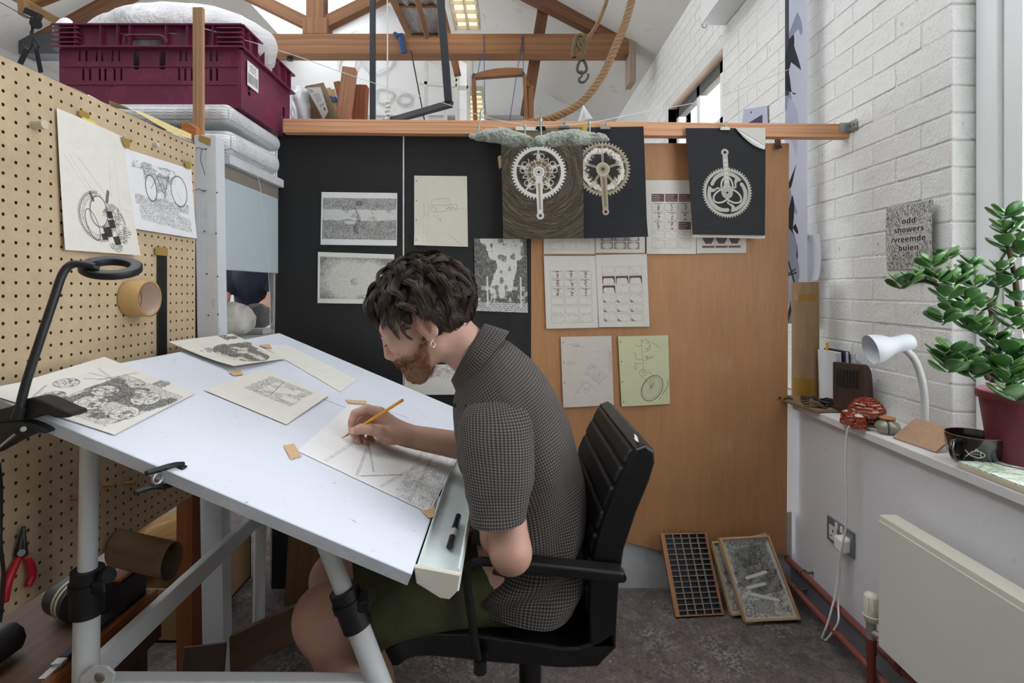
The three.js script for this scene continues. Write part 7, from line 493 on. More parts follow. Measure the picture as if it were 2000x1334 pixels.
{ const t = thing('iron_hook', 'old iron crane hook hanging by a chain and rope knot', 'hook'), m = M(0x57534c, 0.6, { metalness: 0.6 }), k = M(0x6b5a42, 0.9), o = (a, b, d = 3.2) => P(a, b, d); part(t, 'rope_knot', [tube([o(1122, 112), o(1121, 92), o(1126, 72), o(1137, 70), o(1143, 84), o(1138, 98), o(1130, 88), o(1140, 76)], 0.012, 60, 8), tube([o(1133, 76), o(1140, 96), o(1134, 110), o(1138, 118)], 0.014, 30, 8), tube([o(1120, 112), o(1119, 100), o(1124, 84)], 0.012, 20, 8)], k); part(t, 'link', tube([o(1137, 112), o(1129, 126), o(1128, 138), o(1136, 143), o(1145, 138), o(1144, 126), o(1137, 112)], 0.009, 48, 8), m); part(t, 'hook', taper([o(1136, 138), o(1137, 148), o(1131, 154), o(1133, 160), o(1141, 160), o(1148, 152), o(1149, 144)], (s) => 0.0085 * (1 - 0.5 * Math.abs(s - 0.5)), 36, 8), m); done(t); }
// blue cords and the hanging wooden frame
const mBlue = M(0x2a4d80, 0.8); { const t = thing('wooden_swing', 'hanging wooden frame with a bowed top rail on blue cords', 'frame'), d = 5.02, wd = wood(0xa06c42, 0.65, [1, 4]), o = (a, b, z = d) => P(a, b, z); const s = new THREE.Shape(); const L = o(1022, 0).x - o(928, 0).x; s.moveTo(0, 0); s.lineTo(L, 0.034); s.lineTo(L, 0.085); s.quadraticCurveTo(L * 0.5, 0.116, 0, 0.036); s.closePath(); part(t, 'top_rail', uvm(extr(s, 0.06, 0.002), 'x').translate(o(928, 0).x, o(0, 154).y, -d - 0.03), wd); part(t, 'side_rail', bar(o(925, 150), o(929, 250), 0.038, 0.08, 0.002), wd); part(t, 'side_rail', bar(o(1024, 148), o(1029, 250), 0.03, 0.08, 0.002), wd); part(t, 'brace', bar(o(1026, 158), o(1036, 172), 0.03, 0.03, 0.002), wd); part(t, 'brace', bar(o(1037, 168), o(1037, 250), 0.05, 0.03, 0.002), wd); for (const [a, b, c, e] of [[945, 68, 947, 250], [940, 106, 932, 150], [1022, 70, 1022, 148], [1021, 72, 993, 250], [1023, 150, 1023, 250]]) part(t, 'cord', rod(o(a, b, d - 0.024), o(c, e, d - 0.024), 0.0035, 0.0035, 6), mBlue); for (const [a, b] of [[926, 150], [1022, 146]]) part(t, 'lashing', new THREE.TorusGeometry(0.026, 0.008, 8, 18).rotateY(1.2).translate(...o(a, b, d - 0.02).toArray()), mBlue); done(t); }
{ const t = thing('blue_rope', 'bundle of blue rope tied round the beam', 'rope'); for (const k of [0, 1, 2, 3]) part(t, 'loop', tube([P(780 + k * 2, 66, TD - 0.02), P(782 + k * 2, 85, TD - 0.03), P(786 + k * 2, 104, TD - 0.02)], 0.012, 14, 6), mBlue); part(t, 'bow', tube([P(778, 68, TD - 0.03), P(770, 64, TD - 0.03), P(774, 70, TD - 0.03), P(784, 67, TD - 0.03)], 0.012, 20, 6), mBlue); done(t); }
single('slack_rope', 'thin black rope slanting down from the beam', 'rope', rod(P(803, 100, 4.985), P(832, 250, 4.985), 0.006, 0.006, 5), mBlackPl);
// white clothes line and threads
single('white_string', 'white string running from the crate across the hall to the clay clouds', 'string', tube([P(396, 55, 1.75), P(550, 100, 1.82), P(730, 162, 1.88), P(850, 196, 1.9), P(940, 226, 1.92), P(1000, 240, 1.92), P(1057, 246, 1.92), P(1150, 240, 1.91), P(1250, 220, 2.0), P(1400, 190, 2.2), P(1555, 130, 2.3)], 0.0011, 120, 5), M(0xe6e4e0, 0.8));
single('loose_thread', 'loose pale thread hanging in front of the grey-blue panel', 'thread', tube([P(490, 330, 1.66), P(505, 350, 1.66), P(515, 420, 1.68), P(525, 540, 1.7), P(528, 640, 1.7)], 0.0008, 50, 4), M(0xc9c7c2, 0.8));
// white slatted frames stacked in the hall
{ const t = thing('white_rack', 'white painted open rack in the hall', 'rack'), d = 5.8, o = (a, b, z = d) => P(a, b, z); for (const [a, b, c, e] of [[893, 105, 893, 260], [915, 120, 915, 260], [832, 104, 832, 260], [893, 260, 893, 776], [832, 260, 832, 776], [893, 105, 915, 120], [893, 172, 915, 172], [832, 108, 893, 160], [818, 162, 893, 168], [870, 168, 870, 260]]) part(t, 'bar', bar(o(a, b, d - (c > 900 ? 0.2 : 0)), o(c, e, d - (c > 900 ? 0.2 : 0)), 0.04, 0.04, 0.003), M(0xe3e4e2, 0.6)); part(t, 'side_panel', paper(o(895, 115), o(913, 126, d - 0.2), o(913, 260, d - 0.2), o(895, 260)), M(0xdedfdd, 0.7, { side: DS })); done(t); }
single('paper_kite', 'pale folded paper kite standing behind the batten', 'paper', sheet((u, v) => { const top = P(1139, 204, 2.25), l = P(1127, 244, 2.25), rr2 = P(1158, 232, 2.25); const a = l.clone().lerp(rr2, u); a.z += 0.03 * Math.sin(u * 3.14); return a.lerp(top, v); }, 8, 6), M(0xd6dadc, 0.7, { side: DS }));
// loft plank behind the partition with offcuts and a box
single('loft_plank', 'plank behind the batten carrying the salvaged timber', 'plank', bx(-0.9, -0.45, 1.815, 1.84, -2.5, -2.115, 0.002), wood(0x9d7850, 0.7, [1, 3])); 
{ const t = thing('cardboard_sheet', 'folded brown cardboard with a printed address label', 'cardboard'), d = 2.2, o = (a, b, z = d) => P(a, b, z), m = M(0x8a7658, 0.8, { side: DS, map: rep(speck, 2, 2) }); part(t, 'left_flap', paper(o(595, 170, 2.25), o(627, 162, 2.2), o(627, 236, 2.2), o(578, 236, 2.3)), m); part(t, 'right_flap', paper(o(596, 168, 2.2), o(632, 161, 2.2), o(664, 236, 2.16), o(630, 236, 2.2)), m); const lb = cvs(256, 400, (x, w, h) => { bg(x, w, h, '#bdbab8'); x.fillStyle = '#4c4a4a'; const r = rng(9); for (let j = 0; j < 9; j++) x.fillRect(60 + r() * 10, 90 + j * 14, 100 + r() * 40, 4); for (let j = 0; j < 3; j++) x.fillRect(30, 30 + j * 14, 30 + r() * 40, 6); x.fillRect(150, 300, 46, 46); for (let j = 0; j < 14; j++) x.fillRect(90 + j * 9, 240, 2 + r() * 4, 30); }); part(t, 'address_label', paper(o(598, 171, 2.18), o(626, 170, 2.17), o(641, 218, 2.14), o(632, 234, 2.15)), mPaper(lb)); done(t); }
single('clear_bag', 'crumpled white plastic bag beside the purple crate', 'bag', nets((x, y, z) => ell(x, y, z, [-0.885, 1.955, -2.27], [0.055, 0.12, 0.07]) + 0.04 * (fbm(x * 16, y * 12, z * 16, 3) - 0.5) + 0.006 * Math.sin(x * 90 + y * 30), V(-0.99, 1.8, -2.38), V(-0.77, 2.12, -2.16), 0.009), MP(0xe6e8ea, 0.3, { transmission: 0.25, thickness: 0 }));
for (const [a, b, c, e, w, d, col, l] of [[665, 277, 684, 134, 0.056, 2.3, 0xb98465, 'tall salvaged timber with flaking pink paint'], [700, 283, 706, 168, 0.06, 2.36, 0x96583a, 'shorter reddish salvaged timber beside the black frame'], [690, 281, 660, 162, 0.028, 2.345, 0xa9764c, 'stubby timber offcut left of the tall salvaged timber']]) { const g = bar(P(a, b, d), P(c, e, d), w, 0.045, 0.004); bump(g, (x, y, z) => 0.004 * (fbm(x * 40, y * 30, z * 40) - 0.5)); single('salvaged_timber', l, 'timber', g, wood(col, 0.8, [1.5, 6]), 'salvaged timber on the loft plank'); }
{ const t = thing('taped_slats', 'pale slats banded with blue tape', 'slats'); for (const [a, c, k] of [[652, 642, 0], [660, 650, 1], [666, 660, 2]]) { part(t, 'slat', bar(P(a + 5, 291, 2.42), P(c, 172 + k * 3, 2.42), 0.018, 0.01, 0.001), wood(0xd9b88c, 0.7, [2, 10])); part(t, 'tape_band', bar(P(mix(c, a, 0.22), 188 + k * 2, 2.415), P(mix(c, a, 0.34), 197 + k * 2, 2.415), 0.0185, 0.014, 0.0005), M(0x2b4f8e, 0.5)); } done(t); }
// bushes outside the far window
for (const [x, y, z, s, l] of [[-4.3, 1.1, -8.6, 0.5, 'dark green bush outside the far window, left'], [-2.9, 1.2, -8.9, 0.65, 'green bush outside the far window, right']]) { const g = new THREE.IcosahedronGeometry(s, 4); bump(g, (a, b, c) => 0.3 * s * (fbm(a * 6, b * 6, c * 6, 3) - 0.5)); single('bush', l, 'bush', [g.translate(x, y, z), rod(V(x, -0.1, z), V(x, y, z), 0.05, 0.04, 8)], M(0x3d5a35, 0.9), 'bushes outside'); }
// bench and visitor seen far behind the shelving
{ const t = thing('work_bench', 'white work bench in the hall with a leg', 'bench'); part(t, 'top', bx(-2.4, -1.45, 0.98, 1.02, -4.0, -3.3, 0.004), mWhite); for (const [x, z] of [[-2.35, -3.35], [-1.5, -3.35], [-2.35, -3.95], [-1.5, -3.95]]) part(t, 'leg', bx(x - 0.03, x + 0.03, 0, 0.98, z - 0.03, z + 0.03, 0.003, 'y'), mWhite); done(t); }
// ---------------------------------------------------------------- office chair
{ const t = thing('office_chair', 'worn black leather office chair under the man', 'chair'), lea = MP(0x0b0b0c, 0.36, { bumpMap: rep(lump, 9, 9), bumpScale: 0.0004 }), met = M(0x0d0d0e, 0.45); const zN = 1.055, zF = 1.48; const prof = (pts) => poly(pts.map(([a, b]) => { const q = P(a, b, zN); return [q.x, q.y]; }));
  const ex = (pts, b = 0.009) => new THREE.ExtrudeGeometry(prof(pts), { depth: zF - zN - 2 * b, bevelEnabled: true, bevelSize: b * 0.6, bevelThickness: b, bevelSegments: 3, curveSegments: 4 }).translate(0, 0, -zF + b);
  part(t, 'seat', uvm(ex([[757, 1276], [776, 1258], [804, 1248], [850, 1241], [920, 1243], [980, 1252], [1040, 1260], [1090, 1270], [1130, 1271], [1168, 1258], [1196, 1240], [1199, 1266], [1166, 1299], [1100, 1302], [1040, 1297], [960, 1291], [900, 1284], [840, 1279], [812, 1280], [792, 1286], [776, 1298], [768, 1298]]), 'x'), lea);
  const back = part(t, 'backrest', uvm(ex([[1158, 1262], [1154, 1200], [1156, 1150], [1164, 1085], [1188, 1005], [1214, 945], [1232, 908], [1246, 882], [1262, 876], [1274, 884], [1275, 905], [1264, 940], [1239, 1000], [1214, 1075], [1205, 1140], [1201, 1200], [1199, 1262]]), 'y'), lea);
  { const L = [[1246, 884], [1226, 919], [1207, 958], [1187, 1006], [1172, 1050], [1162, 1098], [1155, 1150], [1154, 1215]]; for (let i = 0; i < L.length - 1; i++) { const a = P(...L[i], zN), b = P(...L[i + 1], zN), e = b.clone().sub(a), n = V(e.y, -e.x, 0).normalize(); if (n.x > 0) n.negate(); a.z = b.z = -(zN + zF) / 2; a.addScaledVector(n, 0.001).addScaledVector(e, 0.03); b.addScaledVector(n, 0.001).addScaledVector(e, -0.03); part(back, 'pad', new RoundedBoxGeometry(a.distanceTo(b), zF - zN - 0.03, 0.02, 4, 0.009).applyMatrix4(new THREE.Matrix4().makeBasis(e.clone().normalize(), V(0, 0, 1), n.clone())).translate((a.x + b.x) / 2, (a.y + b.y) / 2, a.z), lea); } }
  for (const [a, b] of [[1226, 918], [1207, 958], [1186, 1006], [1172, 1050], [1161, 1098], [1154, 1150]]) part(back, 'seam', rod(P(a, b, zN).setZ(-zN - 0.02), P(a, b, zN).setZ(-zF + 0.02), 0.0042, 0.0042, 8), M(0x0b0b0c, 0.45)); for (const [a, b] of [[1085, 1266], [1018, 1256]]) part(t, 'seam', rod(P(a, b, zN).setZ(-zN - 0.02), P(a, b, zN).setZ(-zF + 0.02), 0.003, 0.003, 6), M(0x0b0b0c, 0.45));
  const r = rng(5); for (let k = 0; k < 4; k++) part(back, 'torn_patch', box(0.005 + r() * 0.003, 0.0016, 0.012 + 0.01 * r(), 0.0005).rotateZ(-0.5).translate(...P(1250 + k * 3, 872 + k * 1, zN).toArray()).translate(0, 0.004, -0.03 - k * 0.014), M(0xd2cec6, 0.9), 'pale torn leather');
  for (const [z, s] of [[1.03, 1], [1.51, -1]]) { const o = (a, b) => { const q = P(a, b, 1.03); q.z = -z; return q; }; const arm = part(t, 'armrest', tube([o(936, 1300), o(930, 1270), o(925, 1230), o(916, 1170), o(911, 1130), o(916, 1106), o(936, 1097), o(990, 1100), o(1080, 1108), o(1213, 1122)], 0.0085, 70, 10), met); part(arm, 'arm_pad', bar(o(985, 1096), o(1215, 1120), 0.022, 0.04, 0.006, V(0, 0, 1)), M(0x0f0f10, 0.4)); part(arm, 'socket', rod(o(938, 1286), o(938, 1312), 0.013, 0.013, 14), met); part(arm, 'bolt', rod(o(1212, 1122).add(V(0, 0, -0.012)), o(1212, 1122).add(V(0, 0, 0.014)), 0.009, 0.009, 12), met); part(arm, 'support', bar(o(936, 1296), V(0.02, 0.455, -1.23), 0.02, 0.012, 0.002), met); }
  const c = V(0.047, 0, -1.23); part(t, 'mechanism', bx(c.x - 0.08, c.x + 0.08, 0.44, 0.485, -1.32, -1.14, 0.01), met); part(t, 'gas_column', [rod(V(c.x, 0.3, c.z), V(c.x, 0.46, c.z), 0.014, 0.014, 20)], M(0x9a9a9a, 0.25, { metalness: 0.9 })); part(t, 'column_cover', rod(V(c.x, 0.1, c.z), V(c.x, 0.415, c.z), 0.026, 0.025, 24), met); for (let k = 0; k < 5; k++) { const a = k * 1.2566 + 0.5, e = V(c.x + Math.cos(a) * 0.27, 0.085, c.z + Math.sin(a) * 0.27); const l = part(t, 'base_arm', bar(V(c.x, 0.115, c.z), e, 0.03, 0.045, 0.008, V(0, 1, 0).cross(V(Math.cos(a), 0, Math.sin(a)))), met); part(l, 'castor', rod(V(e.x - 0.012 * Math.sin(a), 0.028, e.z + 0.012 * Math.cos(a)), V(e.x + 0.012 * Math.sin(a), 0.028, e.z - 0.012 * Math.cos(a)), 0.028, 0.028, 20), met); part(l, 'castor_stem', rod(V(e.x, 0.03, e.z), V(e.x, 0.09, e.z), 0.008, 0.008, 8), met); }
  const cs = V(0.106, 0.375, -1.36); part(t, 'adjuster_knob', rod(cs, cs.clone().add(V(0, 0, 0.05)), 0.03, 0.03, 20), met); part(t, 'adjuster_spindle', rod(cs, V(0.06, 0.45, -1.3), 0.012, 0.012, 10), met); done(t); }

// ---------------------------------------------------------------- the man at the table
const man = thing('person', 'man with wavy dark hair in a grey checked shirt drawing at the table', 'person');
const skinM = new THREE.MeshPhysicalMaterial({ color: 0xffffff, vertexColors: true, roughness: 0.55, sheen: 0.15, bumpMap: rep(fine, 8, 8), bumpScale: 0.00022 });
const HO = P(836, 639, 1.22).set(-0.19, 1.115, -1.22), HF = V(-0.866, -0.5, 0), HU = V(-0.5, 0.866, 0);
const toW = (f, u, s) => HO.clone().addScaledVector(HF, f).addScaledVector(HU, u).add(V(0, 0, s));
const cE = (f, u, s, c, r) => { const a = (f - c[0]) / r[0], b = (u - c[1]) / r[1], d = (s - c[2]) / r[2], k = Math.hypot(a, b, d); return k < 1e-4 ? -Math.min(...r) : k * (k - 1) / Math.hypot(a / r[0], b / r[1], d / r[2]); };
const cC = (f, u, s, a, b, ra, rb) => { const p = [f - a[0], u - a[1], s - a[2]], d = [b[0] - a[0], b[1] - a[1], b[2] - a[2]], t = clamp((p[0] * d[0] + p[1] * d[1] + p[2] * d[2]) / (d[0] * d[0] + d[1] * d[1] + d[2] * d[2])); return Math.hypot(p[0] - d[0] * t, p[1] - d[1] * t, p[2] - d[2] * t) - mix(ra, rb, t); };
const neckA = V(-0.07, 1.03, -1.235), neckB = toW(-0.035, -0.04, 0);
function faceF(f, u, s0) { const s = Math.abs(s0); let d = cE(f, u, s, [-0.018, 0.042, 0], [0.099, 0.088, 0.075]); d = smin(d, cE(f, u, s, [0.042, -0.005, 0], [0.056, 0.078, 0.06]), 0.03); d = smin(d, cC(f, u, s, [0.0, -0.048, 0.044], [0.06, -0.07, 0.02], 0.022, 0.02), 0.03); d = smin(d, cE(f, u, s, [0.072, -0.076, 0], [0.022, 0.02, 0.024]), 0.02); d = smin(d, cC(f, u, s, [0.09, 0.04, 0], [0.078, 0.038, 0.04], 0.013, 0.012), 0.02); d = smin(d, cE(f, u, s, [0.066, -0.004, 0.042], [0.024, 0.022, 0.02]), 0.02);
  d = smin(d, cC(f, u, s, [0.098, 0.026, 0], [0.112, -0.014, 0], 0.0075, 0.0105), 0.012); d = smin(d, cE(f, u, s, [0.103, -0.022, 0.0105], [0.0105, 0.008, 0.008]), 0.006); d = smin(d, cC(f, u, s, [0.092, -0.034, 0], [0.086, -0.036, 0.022], 0.012, 0.01), 0.014); d = smin(d, cC(f, u, s, [0.099, -0.046, 0], [0.089, -0.048, 0.02], 0.0055, 0.004), 0.004); d = smin(d, cC(f, u, s, [0.096, -0.056, 0], [0.088, -0.055, 0.018], 0.006, 0.004), 0.004);
  d = -smin(-d, cE(f, u, s, [0.104, 0.016, 0.031], [0.013, 0.012, 0.016]), 0.012); d = smin(d, cE(f, u, s, [0.083, 0.014, 0.031], [0.0135, 0.0125, 0.014]), 0.004); d = smin(d, cC(f, u, s, [0.0965, 0.0115, 0.025], [0.0935, 0.0105, 0.04], 0.0018, 0.0014), 0.002);
  let e = cE(f, u, s, [-0.013 + (u * 0.12), 0.0, 0.0805 + 0.12 * (-f - 0.0)], [0.0185, 0.0315, 0.0085]); e = Math.max(e, -(cE(f, u, s, [-0.01, 0.004, 0.0905], [0.0115, 0.0215, 0.0105]))); e = smin(e, cC(f, u, s, [-0.002, -0.012, 0.079], [-0.004, -0.03, 0.078], 0.0075, 0.0075), 0.006); e = smin(e, cC(f, u, s, [0.005, 0.006, 0.078], [0.003, -0.008, 0.08], 0.006, 0.005), 0.005); return smin(d, e, 0.006); }
const local = (x, y, z) => { const dx = x - HO.x, dy = y - HO.y; return [dx * HF.x + dy * HF.y, dx * HU.x + dy * HU.y, z - HO.z]; };
const SH = { L: V(-0.025, 0.895, -1.105), R: V(0.0, 0.965, -1.40) }, EL = { L: P(998, 1080, 0.985), R: V(0.015, 0.758, -1.40) }, WR = { L: P(948, 1000, 1.19), R: P(788, 850, 1.318) };
const HIP = { L: V(0.06, 0.59, -1.15), R: V(0.06, 0.59, -1.34) }, KN = { L: P(634, 1203, 1.11), R: P(655, 1128, 1.36) }, AN = { L: V(-0.28, 0.1, -1.11), R: V(-0.32, 0.1, -1.37) };
const tor = [V(0.04, 0.60, -1.24), V(0.045, 0.75, -1.24), V(-0.005, 0.89, -1.24), V(-0.06, 0.99, -1.238)];
const rShade = (p, c, r) => clamp(1 - p.distanceTo(c) / r);
function bodyF(x, y, z) { let d = caps(x, y, z, neckA, neckB, 0.056, 0.054); d = smin(d, caps(x, y, z, tor[0], tor[1], 0.075, 0.08), 0.03); d = smin(d, caps(x, y, z, tor[1], tor[2], 0.08, 0.07), 0.03); d = smin(d, caps(x, y, z, tor[2], tor[3], 0.07, 0.05), 0.03);
  for (const k of ['L', 'R']) { d = smin(d, caps(x, y, z, SH[k], EL[k], 0.036, 0.037), 0.02); d = smin(d, caps(x, y, z, EL[k], EL[k].clone().lerp(WR[k], 0.35), 0.0335, 0.037), 0.02); d = smin(d, caps(x, y, z, EL[k].clone().lerp(WR[k], 0.35), WR[k], 0.038, 0.0275), 0.02); d = smin(d, caps(x, y, z, HIP[k], KN[k], 0.078, 0.058), 0.03); d = smin(d, Math.hypot(x - KN[k].x - 0.008, y - KN[k].y + 0.01, z - KN[k].z) - 0.06, 0.03); const cf = KN[k].clone().lerp(AN[k], 0.35).add(V(0.018, 0, 0)); d = smin(d, caps(x, y, z, KN[k], cf, 0.05, 0.058), 0.03); d = smin(d, caps(x, y, z, cf, AN[k], 0.057, 0.036), 0.03); } return d; }
// right hand holding the pencil: each finger a chain of joints [x, y, depth, radius]
const J = (a) => a.map(([x, y, d, r]) => [P(x, y, d), r]);
const HAND = { palm: [J([[788, 850, 1.318, 0.0265], [762, 838, 1.305, 0.026], [744, 816, 1.298, 0.0205]]), J([[786, 852, 1.318, 0.025], [770, 836, 1.322, 0.022], [760, 822, 1.325, 0.0165]]), J([[780, 856, 1.308, 0.024], [757, 853, 1.285, 0.021]]), J([[775, 866, 1.312, 0.018], [752, 862, 1.308, 0.016]])],
  fingers: [J([[742, 806, 1.294, 0.0145], [716, 799, 1.284, 0.0115], [694, 808, 1.272, 0.0105], [685, 824, 1.263, 0.0092], [686, 838, 1.26, 0.0082]]), J([[757, 852, 1.283, 0.0185], [738, 842, 1.262, 0.015], [722, 838, 1.25, 0.0128], [705, 838, 1.247, 0.012], [690, 842, 1.248, 0.0094]]), J([[750, 812, 1.308, 0.0145], [716, 812, 1.302, 0.0115], [697, 825, 1.293, 0.0105], [692, 846, 1.278, 0.0092], [699, 863, 1.264, 0.008]]), J([[758, 820, 1.32, 0.0135], [728, 824, 1.322, 0.011], [708, 838, 1.312, 0.01], [703, 852, 1.296, 0.009], [712, 864, 1.28, 0.008]]), J([[766, 830, 1.332, 0.0125], [742, 838, 1.338, 0.0095], [726, 846, 1.334, 0.0085], [722, 854, 1.322, 0.0076], [728, 862, 1.31, 0.007]])] };
const chain = (x, y, z, c) => { let d = 1; for (let i = 0; i < c.length - 1; i++) d = smin(d, caps(x, y, z, c[i][0], c[i + 1][0], c[i][1], c[i + 1][1]), 0.004); return d; };
function handF(x, y, z) { let d = caps(x, y, z, EL.R.clone().lerp(WR.R, 0.35), WR.R, 0.038, 0.0275); for (const c of HAND.palm) d = smin(d, chain(x, y, z, c), 0.014); let f = 1; for (const c of HAND.fingers) { f = Math.min(f, chain(x, y, z, c)); } return smin(d, f, 0.006); }
const LH = (() => { const w = WR.L, dir = V(-0.1, -0.45, -0.9).normalize(), sd = V(0, 0.9, -0.45).normalize(), out = V(-1, 0, 0.25).normalize(), at = (f, a, b) => w.clone().addScaledVector(dir, f).addScaledVector(sd, a).addScaledVector(out, b); const fin = [[0.085, 0.03], [0.09, 0.01], [0.086, -0.011], [0.078, -0.03]].map(([f, a], i) => { const l = [0.036, 0.04, 0.037, 0.03][i]; return [[at(f, a, 0), 0.0105], [at(f + l, a, 0.004), 0.0095], [at(f + l * 1.45, a * 0.95, 0.022), 0.0085], [at(f + l * 1.5, a * 0.9, 0.04), 0.0075]]; }); fin.push([[at(0.02, 0.025, 0.01), 0.015], [at(0.05, 0.05, 0.022), 0.012], [at(0.08, 0.055, 0.034), 0.0095]]); return { palm: [[[at(0, 0, 0), 0.026], [at(0.045, 0.016, 0), 0.024], [at(0.085, 0.024, 0), 0.014]], [[at(0, 0, 0), 0.026], [at(0.045, -0.014, 0), 0.022], [at(0.078, -0.022, 0), 0.013]]], fin, w }; })();
function leftF(x, y, z) { let d = caps(x, y, z, EL.L.clone().lerp(WR.L, 0.35), WR.L, 0.038, 0.0275); for (const c of LH.palm) d = smin(d, chain(x, y, z, c), 0.014); let f = 1; for (const c of LH.fin) f = Math.min(f, chain(x, y, z, c)); return smin(d, f, 0.006); }
const skin = (x, y, z) => { const n = fbm(x * 30, y * 30, z * 30, 3) - 0.5, q = V(x, y, z); let red = 0.35 * rShade(q, EL.L, 0.07) + 0.4 * rShade(q, KN.L, 0.08); const [f, u, s] = local(x, y, z); red += 0.55 * clamp(1 - Math.hypot((f + 0.01) / 0.03, u / 0.04, (Math.abs(s) - 0.083) / 0.02)) + 0.3 * clamp(1 - Math.hypot(f - 0.112, u + 0.016, s) / 0.03) + 0.22 * clamp(1 - Math.hypot(f - 0.06, u + 0.005, Math.abs(s) - 0.05) / 0.04); for (const c of HAND.fingers) red += 0.3 * rShade(q, c[2][0], 0.016) + 0.4 * rShade(q, c[c.length - 1][0], 0.014); red = clamp(red); const stub = clamp((-u - 0.012 - 0.25 * clamp(f - 0.02, 0, 0.06)) / 0.03) * clamp((f + 0.6 * (u + 0.03)) / 0.02) * (u > -0.13 && f < 0.13 ? 1 : 0) * (0.45 + 0.6 * n3(f * 300, u * 300, s * 300)); if (stub > 0) return [mix(0.52, 0.28, stub), mix(0.305, 0.125, stub), mix(0.225, 0.07, stub)]; return [0.52 + 0.05 * n + 0.02 * red, 0.305 + 0.05 * n - 0.09 * red, 0.225 + 0.05 * n - 0.07 * red]; };
{ const cut = (f, inHead, inHand) => f; const gb = nets(bodyF, V(-0.62, 0.05, -1.55), V(0.27, 1.12, -0.94), 0.0085, skin);
  const gh = nets((x, y, z) => { const [f, u, s] = local(x, y, z); return smin(faceF(f, u, s), caps(x, y, z, neckA, neckB, 0.056, 0.054), 0.03); }, V(-0.36, 0.985, -1.325), V(-0.06, 1.27, -1.115), 0.0027, skin);
  const gn = nets(handF, P(675, 880, 1.24).setZ(-1.37), V(-0.19, 0.925, -1.215), 0.0024, skin);
  const gl = nets(leftF, V(-0.2, 0.55, -1.42), V(0.02, 0.84, -1.12), 0.004, skin); const all = mergeGeometries([gb, gh, gn, gl].map((g) => g.toNonIndexed())); part(man, 'body', all, skinM); }
// finger nails
for (const [c, w] of [[HAND.fingers[1], 0.0075], [HAND.fingers[0], 0.0055], [HAND.fingers[2], 0.005]]) { const a = c[c.length - 1][0], b = c[c.length - 2][0], dir = a.clone().sub(b).normalize(), out = V(-0.1, 0.15, 1).addScaledVector(dir, -dir.dot(V(-0.1, 0.15, 1))).normalize(), X = dir, Y = out, Z = X.clone().cross(Y); part(man, 'fingernail', new THREE.SphereGeometry(1, 12, 8).scale(w, 0.0016, w * 0.8).applyMatrix4(new THREE.Matrix4().makeBasis(X, Y, Z)).translate(...a.clone().addScaledVector(out, c[c.length - 1][1] * 0.9).addScaledVector(dir, -0.002).toArray()), M(0xd9a898, 0.35)); }
